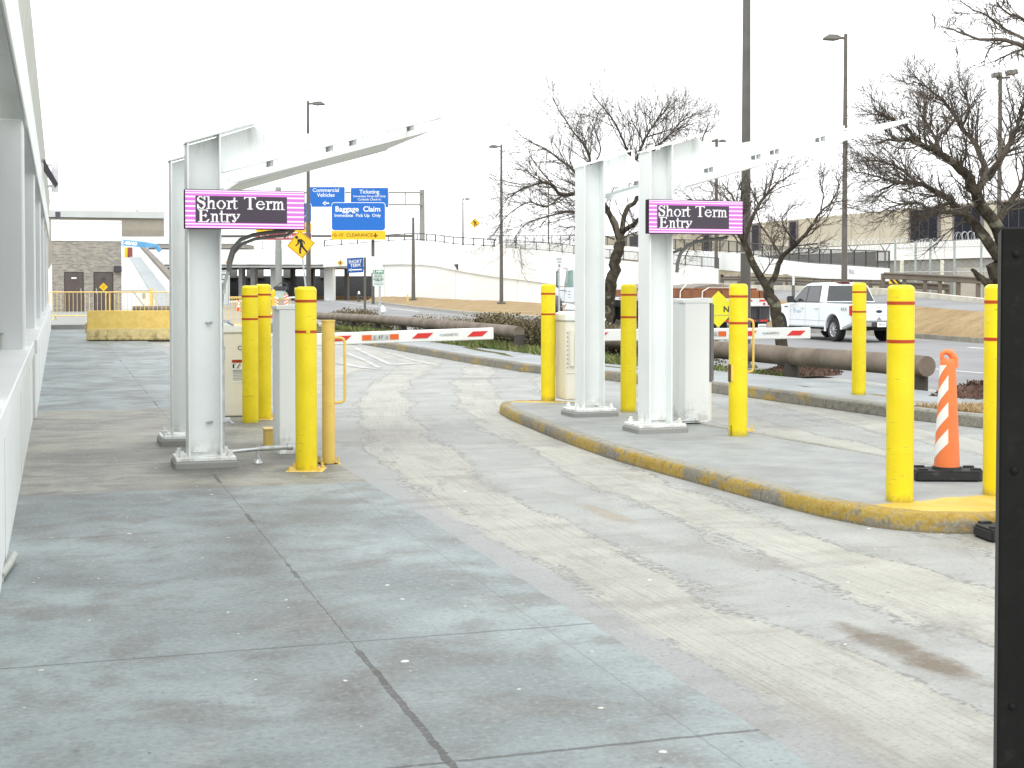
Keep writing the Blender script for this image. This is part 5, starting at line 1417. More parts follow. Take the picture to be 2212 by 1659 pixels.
m.build('door_marks', GREYINK, FT)
# ================================================================== far roads and banks
def strip(name, A, B, mat, kind='structure', n=6, noise=0.0, hump=0.0):
    m = MB(); rows = []
    for a, b in zip(A, B):
        a, b = Vector(a), Vector(b); row = []
        for k in range(n+1):
            f = k/n; p = a.lerp(b, f); p.z += hump*4*f*(1-f) + (random.uniform(-noise, noise) if 0 < k < n else 0); row.append(m.bm.verts.new(p))
        rows.append(row)
    for P, Q in zip(rows, rows[1:]):
        for k in range(n): m.face([P[k], P[k+1], Q[k+1], Q[k]])
    return tag(m.build(name, mat, smooth=True), kind=kind)
def refine(P, n):
    P = [Vector(p) for p in P]; out = []
    for a, b in zip(P, P[1:]): out += [a.lerp(b, k/n) for k in range(n)]
    return out + [P[-1]]
# upper ramp road on the right
UN = [at(*p) for p in ((2400, 705, 40), (2157, 676, 48), (1975, 661, 57), (1800, 652, 64), (1690, 649, 70), (1560, 646, 80), (1480, 645, 92))]
UF = [at(*p) for p in ((2400, 684, 46), (2130, 655, 56), (1910, 632.5, 64), (1800, 628, 71), (1690, 624, 80), (1560, 621, 92), (1480, 620, 106))]
strip('ramp_road', refine(UN, 3), refine(UF, 3), ASPHALT, n=4)
m = MB(); up = refine(UF, 3)
m.sweep([p - Vector((.0, .45, .0)) + Vector((0, 0, .01)) for p in up], [(-.10, .012), (.10, .012)], ring=False)
tag(m.build('ramp_edge_line', ROADWHITE), kind='structure')
m = MB(); m.sweep(up, [(-.35, -.02), (-.35, .20), (-.05, .20), (0, 0)] if False else [(.0, -.05), (.02, .20), (.36, .20), (.36, -.3)])
m2 = m
tag(m.build('ramp_kerb', paint('pale_kerb', (0.52, 0.50, 0.42), 0.85)), kind='structure')
MN = [Vector((x, y, -.20)) for x, y in ((17.9, 30), (15.35, 44.2), (13.95, 51.3), (11.8, 56), (9.6, 60), (7.4, 64), (4.0, 71))]
strip('dry_grass_median', refine(MN, 5), refine([p - Vector((0, 0, .0)) for p in UN], 5), DRYG, n=8, noise=.05, hump=.10)
m = MB(); m.sweep(refine(MN, 3), [(.25, -.16), (.25, .0), (.05, .0), (.0, -.16)] if False else [(0, -.2), (0.02, .0), (-.25, .01), (-.25, -.2)])
tag(m.build('median_kerb', KERBG), kind='structure')
BK = [p + Vector((2.0, 30, -.25)) for p in UF]
strip('concrete_bank', refine([p + Vector((0, .3, -.02)) for p in UF], 2), refine(BK, 2), CONCG, n=4)

# wall A: curved white retaining wall with railing; road verge in front
def wallpoint(px, d, *ys): return [at(px, y, d) for y in ys]
WA = [(700, 168, 533.5, 561, 577, 645), (760, 166, 528, 557.5, 574, 644), (830, 163, 522.5, 555.5, 571.5, 643.5), (892, 160, 519.4, 555, 571, 643.5), (940, 155, 522.5, 557.5, 575, 646),
      (984, 150, 528.5, 563.5, 584, 648.5), (1067, 142, 534, 577.7, 597.7, 651), (1140, 135, 540, 588, 606, 655), (1200, 131, 545, 597, 615, 658), (1240, 128, 549.7, 602, 621, 661),
      (1335, 121, 562, 613, 631, 668), (1459, 114, 572.8, 625, 642, 676), (1552, 109, 580.6, 634, 650, 682)]
def smooth_rows(rows, n=4):
    out = []
    for i in range(len(rows)-1):
        p0, p1, p2, p3 = rows[max(i-1, 0)], rows[i], rows[i+1], rows[min(i+2, len(rows)-1)]
        for j in range(n):
            t = j/n; out.append(tuple(.5*((2*b)+(c-a)*t+(2*a-5*b+4*c-d)*t*t+(3*b-a-3*c+d)*t**3) for a, b, c, d in zip(p0, p1, p2, p3)))
    return out + [rows[-1]]
rows = smooth_rows(WA, 3)
WP = [wallpoint(*r) for r in rows]
def wall_sheet(P0, P1, off0, off1, thick, name, mat, parent):
    m = MB(); L = []
    back = Vector((.18, 1, 0)).normalized()
    for a, b in zip(P0, P1):
        b = Vector((a.x, a.y, b.z))
        L.append([m.bm.verts.new(q) for q in (a - back*off0, b - back*off1, b + back*thick, a + back*thick)])
    for A, B in zip(L, L[1:]):
        for k in range(4): m.face([A[k], A[(k+1) % 4], B[(k+1) % 4], B[k]])
    m.face(L[0][::-1]); m.face(L[-1])
    return m.build(name, mat, parent)
rw = thing('retaining_wall', 'long curved white ramp wall topped by a dark railing behind the grey lamp posts', 'retaining wall')
wall_sheet([p[0] for p in WP], [p[1] for p in WP], .22, .22, .5, 'parapet', CONCW, rw)
wall_sheet([p[1] - Vector((0, 0, .03)) for p in WP], [p[2] for p in WP], .30, .30, .5, 'edge_beam', CONCW, rw)
wall_sheet([p[2] - Vector((0, 0, .02)) for p, r_ in zip(WP, rows) if r_[0] > 797], [p[3] - Vector((0, 0, .6)) for p, r_ in zip(WP, rows) if r_[0] > 797], 0, 0, .6, 'wall', CONCW, rw)
m = MB()
for k in (6, 15, 20, 26, 31):
    p = WP[k]; m.box(p[0].x-.03, p[0].x+.03, p[0].y-.26, p[0].y-.215, p[1].z, p[0].z); m.box(p[0].x-.03, p[0].x+.03, p[0].y-.03, p[0].y+.02, p[3].z, p[2].z-.05)
m.build('joint', paint('joint_grey', (.5, .51, .49), .8), rw)
def railing(P, h, name, label, sp=2.0, bars=0, rail=.06, mat=None, group='dark railings on the ramps', cat='railing', lo=.12):
    r = thing(name, label, cat, P[0], 0, group); o = P[0]; mat = mat or DKRAIL
    m = MB()
    for a, b in zip(P, P[1:]):
        m.bar(a-o+Vector((0, 0, h)), b-o+Vector((0, 0, h)), rail); m.bar(a-o+Vector((0, 0, lo)), b-o+Vector((0, 0, lo)), rail*.8)
    m.build('rails', mat, r)
    L = [0]
    for a, b in zip(P, P[1:]): L.append(L[-1] + (b-a).length)
    def along(s):
        for i in range(len(P)-1):
            if s <= L[i+1] + 1e-6: return P[i].lerp(P[i+1], (s-L[i])/(L[i+1]-L[i]))
        return P[-1]
    n = max(1, int(L[-1]/sp)); mp_, mbars = MB(), MB()
    for k in range(n+1):
        p = along(L[-1]*k/n)-o; mp_.bar(p, p+Vector((0, 0, h+.03)), rail*1.25)
        if bars and k < n:
            for q in range(1, bars):
                p = along(L[-1]*(k+q/bars)/n)-o; mbars.bar(p+Vector((0, 0, lo)), p+Vector((0, 0, h)), .018)
    pst = mp_.build('posts', mat, r); pst['kind'] = 'stuff' if n > 100 else 'thing'
    if bars: b_ = mbars.build('bars', mat, r); b_['kind'] = 'stuff'
    else: mbars.bm.free()
    return r
back = Vector((.18, 1, 0)).normalized()
P = [p[0] + back*.15 for p in WP]
railing(P[:19], .78, 'railing', 'dark open railing along the crest of the curved white wall', 2.3, rail=.10)
railing(P[19:], .82, 'railing', 'dark railing with close bars over the lower end of the curved white wall', 2.1, 12)
# verge
VN = [Vector((13.74, 51.3, -.2)), Vector((9.3, 60, -.2)), Vector((5.6, 67, -.2)), Vector((2.26, 74, -.2)), Vector((-3.2, 92, -.2)), Vector((-8, 115, -.2)), Vector((-13.2, 142, -.2)), Vector((-15.6, 151, -.2))]
VF = [Vector((16, 104, .1)), Vector((13, 112, .1)), Vector((9, 120, .1)), at(1240, 661, 127.6), at(1110, 652.5, 138), at(984, 648.5, 149.6), at(892, 643.5, 159.6), at(845, 644, 161)]
strip('verge', refine(VN, 5), refine(VF, 5), DRYG, n=14, noise=.06, hump=.28)
m = MB(); m.sweep(refine(VN[:-1], 4) + [VN[-1]], [(.12, -.2), (.10, .03), (-.12, .04), (-.12, -.2)])
tag(m.build('verge_kerb', KERBG), kind='structure')

# wall B: second, farther ramp behind
WB = [(1060, 165, 526, 546), (1240, 146, 528, 552), (1360, 134, 532.5, 562), (1460, 124, 540, 572), (1567, 112, 545, 584), (1650, 102, 556, 591), (1741, 92, 567.5, 598.5), (1830, 84, 573.5, 607), (1921, 76, 580, 612.5)]
rowsB = smooth_rows(WB, 3); WBP = [wallpoint(*r) for r in rowsB]
rb_ = thing('ramp_bridge', 'straight white ramp parapet with beige underside running down to the right', 'bridge')
wall_sheet([p[0] for p in WBP], [p[1] for p in WBP], .2, .2, .5, 'parapet', CONCW, rb_)
wall_sheet([p[1] - Vector((0, 0, .02)) for p in WBP], [p[1] - Vector((0, 0, .36)) for p in WBP], .0, .0, 5.0, 'deck_edge', BEIGEBAND, rb_)
for px in (1571, 1585, 1602, 1622, 1700):
    d = 104 if px < 1650 else 96; a, b = at(px, 592, d), at(px, 630, d)
    m = MB(); m.box(a.x-.22, a.x+.22, a.y-.3, a.y+.3, b.z-1, a.z); m.build('column', paint('beige_column', (.33, .30, .24), .8), rb_)
a, b = at(1560, 590, 118), at(1765, 640, 100)
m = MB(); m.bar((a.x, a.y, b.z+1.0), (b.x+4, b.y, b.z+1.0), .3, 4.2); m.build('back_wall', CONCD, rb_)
railing([p[0] + back*.15 for p in WBP], .92, 'railing', 'dark close barred railing on the farther straight ramp', 2.2, 13)
m = MB(); w0 = at(1838, 588, 81.5); m.prism([(-.13, .16), (.13, .10), (.16, -.12), (-.10, -.08)], -.18, -.0, 'y')
tag(m.build('wall_lamp', GALV, loc=w0), 'small grey lamp fixed on the straight white ramp wall above the pickup', 'wall lamp', 'lamps fixed to the ramp walls')
m = MB(); w0 = at(983, 575*0+575, 149.4); w0 = at(983.5, 576, 149); w0 = at(984, 577, 149)
m.prism([(-.25, .2), (.3, .25), (.2, -.05), (.28, -.35), (.1, -.35), (-.1, 0)], -.2, .0, 'y')
tag(m.build('wall_lamp', DARK, loc=at(983, 575, 149.2) if False else at(985.5, 575.5, 149.2)), 'small dark lamp fixed on the curved white wall', 'wall lamp', 'lamps fixed to the ramp walls')

# ================================================================== bridge over the road on the left
BR = [(250, 172), (480, 171), (600, 170), (706, 169)]
br = thing('road_bridge', 'white concrete bridge over the road with dark openings underneath', 'bridge')
BP = [wallpoint(px, d, 538.7, 571.5, 578, 645) for px, d in BR]
wall_sheet([p[0] for p in BP], [p[1] for p in BP], .25, .25, .5, 'parapet', CONCW, br)
wall_sheet([p[1] - Vector((0, 0, .02)) for p in BP], [p[2] for p in BP], .0, .35, 22, 'deck', CONCG, br)
for px, w_, d in ((710, 20, 172), (592, 16, 173), (519, 8, 176), (545.5, 9, 176), (630, 6, 186), (470, 12, 174), (430, 12, 174), (747, 7, 186), (672, 8, 188), (400, 9, 186)):
    a, b = at(px, 580, d), at(px, 652, d); ww = w_*d/FPX/2
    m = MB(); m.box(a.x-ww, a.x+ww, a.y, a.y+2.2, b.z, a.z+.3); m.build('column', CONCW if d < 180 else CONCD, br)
a = at(470, 580, 196)
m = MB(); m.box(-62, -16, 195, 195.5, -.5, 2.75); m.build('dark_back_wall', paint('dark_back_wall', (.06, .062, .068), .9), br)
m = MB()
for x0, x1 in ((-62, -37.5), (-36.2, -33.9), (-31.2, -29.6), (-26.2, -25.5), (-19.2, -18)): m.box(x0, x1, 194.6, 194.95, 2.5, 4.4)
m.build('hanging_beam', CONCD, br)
m = MB(); m.box(-64, -16, 192.5, 193.5, -.6, .02); m.build('grass_ledge', DRYG, br)
railing([p[0] + Vector((0, .2, 0)) for p in BP], .85, 'railing', 'thin dark railing on the white bridge parapet', 1.9)
def diamond(loc, half, label, post=None, pic=None, rz=0.0, lean=0.0, col=None, group=None, cat='sign', bd=True):
    s = thing('warning_sign', label, cat, loc, rz, group)
    e = bpy.data.objects
    m = MB(); h = half; m.prism([(h, 0), (0, h), (-h, 0), (0, -h)], 0, .02, 'y'); pl = m.build('sign_plate', col or SIGNYEL, s)
    if bd:
        m = MB(); o, i = h*.95, h*.90
        for k in range(4):
            a0, a1 = k*math.pi/2, (k+1)*math.pi/2; c0, s0, c1, s1 = math.cos(a0), math.sin(a0), math.cos(a1), math.sin(a1)
            m.prism([(o*c0, o*s0), (o*c1, o*s1), (i*c1, i*s1), (i*c0, i*s0)], -.004, -.001, 'y')
        m.build('border', paint('sign_border', (.25, .12, .01), .5), pl)
    if pic: shapes('pictogram', [[(x*h, z*h) for x, z in p] for p in pic], INK, pl, -.006)
    if post:
        m = MB(); L = post; m.box(-.03 if half < .8 else -.06, .03 if half < .8 else .06, .021, .06, -L, h*.8); m.build('post', GALV, s)
    s.rotation_euler = (0, lean, rz)
    return s
WALK = [disc((-.24, .52), .11), [(-.21, .38), (-.05, .40), (.10, .32), (.16, -.02), (.10, -.12), (-.06, -.10), (-.08, .10)], stroke((-.16, .36), (-.18, .05), .10), stroke((-.18, .08), (-.38, -.06), .085),
        stroke((.02, .36), (.22, .18), .09), stroke((.22, .2), (.27, .0), .08), stroke((.0, -.08), (-.10, -.36), .15), stroke((-.10, -.33), (-.12, -.64), .13), stroke((.06, -.08), (.20, -.34), .14), stroke((.19, -.31), (.38, -.60), .12)]
diamond(at(650, 528, 56), .56, 'yellow pedestrian warning sign on a leaning grey post by the LED sign', 3.2, WALK, 0, R(-6))
diamond(at(1026, 482, 150), .54, 'small yellow pedestrian sign on the ramp far behind', 3.2, WALK)
SM = [stroke((0, -.5), (0, .5), .3), stroke((-.45, 0), (.45, 0), .2)]
diamond(at(493, 567.5, 168.0), .33, 'small yellow diamond sign on the bridge face at the left', None, SM, group='yellow diamonds on the bridge')
diamond(at(735, 568, 165.2), .36, 'small yellow diamond sign at the right end of the bridge face', None, SM, group='yellow diamonds on the bridge')
s = diamond(at(1552, 668, 30), .385, 'neon yellow diamond sign partly behind the island ticket machine', 1.9, None, 0, 0, SIGNNEON, bd=False)
text('N', .17, INK, s.children[0], .165, -.005, -.004, bold=.004); shapes('underline', [stroke((-.2, -.125), (.26, -.125), .008)], GREYINK, s.children[0], -.004)

# ================================================================== street lamps and poles
def lamp(px, ytop, d, head, label, r=(.10, .065), zb=-.35, ds=0, base=True, mat=None, head_len=1.5, hz=-.18):
    top = at(px, ytop, d); H = top.z - zb
    l = thing('street_lamp', label, 'street lamp', (top.x, top.y, zb), 0, 'tall brown street lamps')
    m = MB(); m.tube([(0, 0, 0), (0, 0, H)], [r[0], r[1]], 12); m.build('pole', mat or BRONZE, l, smooth=True)
    if base:
        m = MB(); m.box(-r[0]*2.2, r[0]*2.2, -r[0]*2.2, r[0]*2.2, -.1, .18); m.bevel(.03, 1); m.build('base', mat or BRONZE, l)
    for sx in (head if isinstance(head, tuple) else (head,)):
        s_, L = (1 if sx > 0 else -1), abs(sx)
        m = MB()
        m.bar((0, 0, H+hz), (s_*L*.4, 0, H+hz+.02), .10); m.build('arm', mat or BRONZE, l)
        m = MB(); x0, x1 = s_*L*.25, s_*L
        m.prism([(x0, H+hz+.06), (x0+(x1-x0)*.25, H+hz+.13), (x1-(x1-x0)*.3, H+hz+.14), (x1, H+hz+.02), (x1, H+hz-.06), (x0+(x1-x0)*.35, H+hz-.09), (x0, H+hz-.04)], -.2, .2, 'y'); m.bevel(.03, 1)
        m.build('lamp_head', paint('lamp_head_grey', (.15, .15, .14), .5), l)
    return l
lamp(665, 218, 87, 1.03, 'tall street lamp with its head to the right, behind the pedestrian sign', (.17, .075))
lamp(1083, 312, 108, -.95, 'street lamp with its head to the left, standing on the dry verge', (.15, .075), zb=.05)
lamp(1000, 427, 172, .85, 'short looking street lamp on the ramp behind the railing', (.12, .07), zb=4)
lamp(1185, 388, 165, (-.55, .55), 'double headed lamp seen through the crown of the bare tree', (.10, .06), zb=3)
lamp(1827, 73, 58.7, -.92, 'tall street lamp with its head to the left, behind the pickup', (.135, .075))
lamp(1548, 300, 112, (-.4, .75), 'double headed lamp top sticking up behind the island canopy', (.14, .12), zb=1)
p_ = at(1613, 0, 26)
l = thing('tall_pole', 'thick brown pole running out of the top of the view beside the LED sign', 'pole', (p_.x, p_.y, -.1), 0)
m = MB(); m.tube([(0, 0, 0), (0, 0, 9.5)], [.102, .058], 16); m.build('shaft', BRONZE, l, smooth=True)
m = MB(); m.box(-.2, .2, -.2, .2, -.2, .16); m.bevel(.03, 1); m.build('base', BRONZE, l)
m = MB(); m.tube([(0, 0, 2.18), (0, 0, 2.20)], .094, 16); m.build('collar', GALV, l)
m = MB(); m.bar((0, 0, 9.4), (-1.2, 0, 9.5), .08); m.prism([(-.5, 9.55), (-1.4, 9.6), (-1.5, 9.48), (-.6, 9.40)], -.18, .18, 'y'); m.build('lamp_head', BRONZE, l)
fl = at(2161, 165, 75)
l = thing('floodlight_pole', 'pole with two box floodlights behind the crown of the dark tree', 'floodlight', (fl.x, fl.y, 1.0), 0)
H = fl.z - 1.0
m = MB(); m.tube([(0, 0, 0), (0, 0, H)], [.13, .10], 12); m.build('pole', BRONZE, l, smooth=True)
m = MB(); m.bar((-.2, 0, H-.1), (.5, 0, H-.05), .1); m.build('arm', BRONZE, l)
m = MB(); m.box(-.36, .08, -.25, .25, -.12, .12); m.bevel(.03, 1); o = m.build('floodlight', paint('lamp_head_grey', (.15, .15, .14), .5), l); o.location = (-.06, 0, H+.08); o.rotation_euler = (0, R(-4), 0)
m = MB(); m.box(-.26, .26, -.25, .25, -.13, .13); m.bevel(.03, 1); o = m.build('floodlight', paint('lamp_head_grey', (.15, .15, .14), .5), l); o.location = (.58, 0, H+.20); o.rotation_euler = (0, R(-8), 0)

# ================================================================== gantries and road signs
def panel(parent, name, cx, cz, w, h, col, r=.25, y=0, border=.06, th=.06):
    m = MB(); m.prism([(cx+x, cz+z) for x, z in rrect(w, h, r)], y, y+th, 'y'); p = m.build(name, SIGNWHITE, parent)
    m = MB(); m.prism([(cx+x, cz+z) for x, z in rrect(w-2*border, h-2*border, max(.02, r-border))], y-.02, y-.002, 'y'); m.build('sign_face', col, p)
    return p
ARR_L = [stroke((-.25, 0), (.5, 0), .2), [(-.55, 0), (-.05, .34), (-.05, -.34)]]
ARR_D = [stroke((0, .5), (0, 0), .28), [(0, -.5), (.62, .12), (.3, .08), (.1, .0), (-.1, 0), (-.3, .08), (-.62, .12)]]
# big gantry behind
gd = 178.0
gl, gr = at(602, 640, 160), at(912, 640, 178)
GN = thing('overhead_gantry', 'big grey gantry with two upright masts carrying the blue lane signs at the back', 'gantry')
def zpx(y, d): return CAMZ + (HY-y)*d/FPX
m = MB(); m.tube([(gl.x, gl.y, -.4), (gl.x, gl.y, zpx(405, 160))], [.40, .33], 14); m.build('mast', POLEG, GN, smooth=True)
m = MB(); m.tube([(gr.x, gr.y, 2), (gr.x, gr.y, zpx(410, 178))], [.37, .32], 14); m.build('mast', POLEG, GN, smooth=True)
for yy in (417, 443):
    m = MB(); m.bar((gl.x, gl.y-.35, zpx(yy, 160)), (gr.x, gr.y-.35, zpx(yy, 178)), .20); m.build('chord', POLEG, GN)
m = MB()
for k in range(1, 8):
    f = k/8; q = gl.lerp(gr, f); a = zpx(417, 160)+(zpx(417, 178)-zpx(417, 160))*f; b = zpx(443, 160)+(zpx(443, 178)-zpx(443, 160))*f
    m.bar((q.x, q.y-.35, a), (q.x, q.y-.35, b), .12)
m.build('web_member', POLEG, GN)
def big_sign(px0, px1, y0, y1, d, label, col, lines, arrow=None, lights=()):
    a, b = at(px0, y0, d), at(px1, y1, d); w, h = b.x-a.x, a.z-b.z
    s = thing('lane_sign', label, 'road sign', ((a.x+b.x)/2, d, (a.z+b.z)/2), 0, 'overhead road signs')
    p = panel(s, 'sign_panel', 0, 0, w, h, col, .14, border=.055)
    px = w/(px1-px0)
    for body, cx, cy, size, bold in lines: text(body, size*px, SIGNWHITE, p, (cx-(px0+px1)/2)*px, ((y0+y1)/2-cy)*px, -.03, bold=bold)
    if arrow: shapes('arrow', arrow[0], SIGNWHITE, p, -.03, (arrow[1]-(px0+px1)/2)*px, ((y0+y1)/2-arrow[2])*px, arrow[3]*px, .006)
    for lx in lights:
        m = MB(); x = (lx-(px0+px1)/2)*px; m.box(x-.03, x+.03, -.03, .03, h/2, h/2+.38); m.box(x-.32, x+.32, -.35, .05, h/2+.38, h/2+.46); m.build('sign_light', paint('light_grey', (.35, .36, .36), .5), s)
    for k in (-.285, .285): m = MB(); m.box(w*k-.06, w*k+.06, .061, 2.0, -h*.3, h*.3); m.build('bracket', POLEG, s)
    return s
big_sign(668, 745.5, 403, 447.5, 162.8, 'blue Commercial Vehicles sign with a left arrow on the big gantry', SIGNBLUE, [('Commercial', 704, 411, 11.6, .006), ('Vehicles', 704, 421.5, 11.6, .006)], (ARR_L, 704, 439, 14), (681, 723))
big_sign(757, 839.5, 405, 448.5, 167.2, 'blue Ticketing sign on the big gantry, overlapped by the baggage sign', SIGNBLUE, [('Ticketing', 798, 414.5, 11.6, .006), ('Immediate Drop-Off Only', 798, 424, 6.6, .002), ('Curbside Check-In', 798, 431, 6.6, .002)], None, (774, 816))
# nearer gantry
d2 = 135.0
G2 = thing('sign_gantry', 'low grey pipe gantry carrying the baggage claim sign across the road', 'gantry')
p1, p2, p3 = at(893, 648, d2), at(805, 640, d2), at(440, 640, d2)
m = MB(); m.tube([(p1.x, d2, -.1), (p1.x, d2, zpx(470, d2))], [.19, .12], 12); m.build('post', BRONZE, G2, smooth=True)
m = MB(); m.box(p1.x-.36, p1.x+.36, d2-.36, d2+.36, -.2, .22); m.build('base', BRONZE, G2)
m = MB(); m.tube([(p2.x, d2+.4, -.3), (p2.x, d2+.4, zpx(480, d2))], .15, 10); m.build('post', BRONZE, G2, smooth=True)
m = MB(); m.tube([(p3.x, d2, -.3), (p3.x, d2, zpx(470, d2))], .17, 10); m.build('post', BRONZE, G2, smooth=True)
m = MB(); m.tube([(p3.x, d2+.15, zpx(510, d2)), (p1.x, d2+.15, zpx(509.5, d2))], .115, 10); m.build('crossbar', BRONZE, G2, smooth=True)
def combo(px0, px1, y0, ym, y1, label, lines, low, arrow_px, extra=None):
    a, b = at(px0, y0, d2-.2), at(px1, y1, d2-.2); w = b.x-a.x; px = w/(px1-px0); cx = (px0+px1)/2
    s = thing('lane_sign', label, 'road sign', ((a.x+b.x)/2, d2-.2, b.z), 0, 'overhead road signs')
    zz = lambda y: (y1-y)*px
    p = panel(s, 'sign_panel', 0, (zz(y0)+zz(ym))/2, w, zz(y0)-zz(ym), SIGNBLUE, .30, border=.055)
    q = MB(); 
    p2_ = panel(s, 'clearance_panel', 0, zz(ym)/2+.01, w, zz(ym)+.02, SIGNYEL, .12, border=.02, y=-.03)
    for body, tx, ty, size, bold in lines: text(body, size*px, SIGNWHITE, p, (tx-cx)*px, zz(ty), -.03, bold=bold)
    for body, tx, ty, size in low: text(body, size*px, paint('clearance_ink', (.12, .07, .005), .5), p2_, (tx-cx)*px, zz(ty), -.06, bold=.004)
    for ax in arrow_px: shapes('arrow', ARR_D, paint('clearance_ink', (.12, .07, .005), .5), p2_, -.06, (ax-cx)*px, zz((ym+y1)/2), 10.5*px, .006)
    return s
combo(715.5, 833, 437, 498.5, 518, 'blue Baggage Claim sign over a yellow clearance strip', [('Baggage  Claim', 773, 452, 16.2, .012), ('Immediate  Pick Up  Only', 772.5, 465.5, 9.6, .004)], [("10-10'  CLEARANCE", 761, 508, 10.2)], [811])
s = combo(553, 673.5, 438, 482, 502.5, 'blue and yellow lane sign mostly hidden behind the walkway LED sign', [('Only', 643, 468, 17, .02)], [], [663.5, 565])
aa, bb = at(553, 503, d2-.2), at(673, 518.5, d2-.2)
ss = thing('lane_sign', 'dark red Authorized Vehicles sign hanging under the yellow strip', 'road sign', ((aa.x+bb.x)/2, d2-.2, (aa.z+bb.z)/2), 0, 'overhead road signs')
p = panel(ss, 'sign_panel', 0, 0, bb.x-aa.x, aa.z-bb.z, SIGNRED, .08, border=.03); text('Authorized Vehicles', .50, SIGNWHITE, p, -.25, -.02, -.03, bold=.006)
for k in (-1.55, 1.55): m = MB(); m.box(k-.05, k+.05, .061, .2, -.3, .5); m.build('bracket', BRONZE, ss)

# short term sign
b0 = at(788, 612, 58)
s = thing('direction_sign', 'dark blue Short Term sign with a left arrow on a thin brown post', 'road sign', (b0.x, 58, -.2), 0)
zb_ = lambda y: zpx(y, 58)+.2
m = MB(); m.box(-.045, .045, 0, .08, 0, zb_(556)); m.build('post', BRONZE, s)
w_ = 35*58/FPX
m = MB(); m.prism([(-.06-w_, zb_(558)), (-.06, zb_(556)), (-.06, zb_(588.5)), (-.06-w_*.98, zb_(590))], -.02, .02, 'y'); p = m.build('sign_panel', SIGNDARKBLUE, s)
text('SHORT', .19, SIGNWHITE, p, -.06-w_/2, zb_(565.3), -.023, bold=.002, sx=.88, rot=(R(90), R(-2), 0)); text('TERM', .19, SIGNWHITE, p, -.05-w_/2, zb_(573.6), -.023, bold=.002, sx=.88, rot=(R(90), R(-2), 0))
shapes('arrow', [stroke((-.2, -.01), (.27, .005), .045), [(-.29, -.012), (-.15, .05), (-.15, -.07)]], SIGNWHITE, p, -.024, -.055-w_/2, zb_(582.5))
m = MB(); m.prism([(.055, zb_(554)), (.72, zb_(554)), (.72, zb_(588)), (.055, zb_(590))], 0.0, .03, 'y'); m.build('blank_panel', SIGNWHITE, s)
# 5 mph sign
b0 = at(820, 618, 42)
s = thing('speed_sign', 'white and green 5 MPH sign on a galvanised post beside the log rail', 'road sign', (b0.x, 42, -.05), 0)
z5 = lambda y: zpx(y, 42)+.05
m = MB(); m.box(-.03, .03, .01, .05, 0, z5(590)); m.build('post', GALV, s)
m = MB(); m.box(-.045, .045, -.0, .065, 0, .32); m.build('post_sleeve', GALV, s)
m = MB(); m.prism([(x-.035, z+(z5(583)+z5(618))/2) for x, z in rrect(.335, z5(583)-z5(618), .03)], -.01, .008, 'y'); p = m.build('sign_panel', paint('sign_mint', (.62, .70, .66), .4), s)
m = MB(); m.prism([(x-.035, z+z5(587)) for x, z in rrect(.33, .115, .025)], -.014, -.0105, 'y'); m.build('green_header', SIGNGREEN, p)
text('5 MPH', .105, SIGNWHITE, p, -.035, z5(587.2), -.016, bold=.004)
for body, y in (('DO NOT', 594.4), ('BACK UP!', 598.2), ('SEVERE TIRE', 603), ('DAMAGE', 606.3)): text(body, .055, paint('sign_dark_green', (.05, .12, .09), .5), p, -.035, z5(y), -.013, bold=.001)
m = MB(); m.box(-.17, .10, -.013, -.0115, z5(612), z5(611)); m.box(-.17, .10, -.013, -.0115, z5(615), z5(614)); m.build('small_print', GREYINK, p)
# speed limit sign
b0 = at(1208, 568, 57)
s = thing('speed_sign', 'small white Speed Limit 5 sign in front of the white lorry cab', 'road sign', (b0.x, 57, -.3), 0)
z6 = lambda y: zpx(y, 57)+.3
m = MB(); m.box(-.03, .03, .01, .05, 0, z6(570)); m.build('post', GALV, s)
m = MB(); m.prism([(x, z+z6(567.7)) for x, z in rrect(.315, .46, .02)], -.01, .008, 'y'); p = m.build('sign_panel', paint('sign_pale', (.66, .70, .68), .4), s)
text('SPEED', .085, GREYINK, p, 0, z6(560), -.012, bold=.002); text('LIMIT', .085, GREYINK, p, 0, z6(566), -.012, bold=.002); text('5', .16, INK, p, 0, z6(574), -.012, bold=.004)
# white notice behind the walkway column
b0 = at(487, 690, 19.0)
s = thing('notice_board', 'white notice plate half hidden behind the walkway canopy column', 'sign', (b0.x, 19.0, 0), 0)
z7 = lambda y: zpx(y, 19.0)
m = MB(); m.box(-.20, -.15, 0, .04, 0, z7(600)); m.build('post', GALV, s)
m = MB(); m.prism([(x-.19, z+(z7(584)+z7(661))/2) for x, z in rrect(.50, z7(584)-z7(661), .03)], -.02, -.002, 'y'); p = m.build('sign_panel', paint('sign_pale', (.66, .70, .68), .4), s)
text('ED', .115, INK, p, .030, z7(599), -.022, 'RIGHT'); m = MB(); m.prism([(x-.19, z+(z7(584)+z7(661))/2) for x, z in rrect(.475, z7(584)-z7(661)-.022, .02)], -.0206, -.0203, 'y'); m.build('border_line', GREYINK, p); m = MB(); m.prism([(x-.19, z+(z7(584)+z7(661))/2) for x, z in rrect(.463, z7(584)-z7(661)-.034, .015)], -.0212, -.0208, 'y'); m.build('sign_face', paint('sign_pale', (.66, .70, .68), .4), p)
m = MB(); m.box(-.20, -.12, -.024, -.0214, z7(628), z7(614)); m.lathe([(.06, -.024), (.06, -.0214)], 16) if False else m.box(-.18, -.125, -.024, -.0214, z7(652), z7(638)); m.build('partial_letters', INK, p)

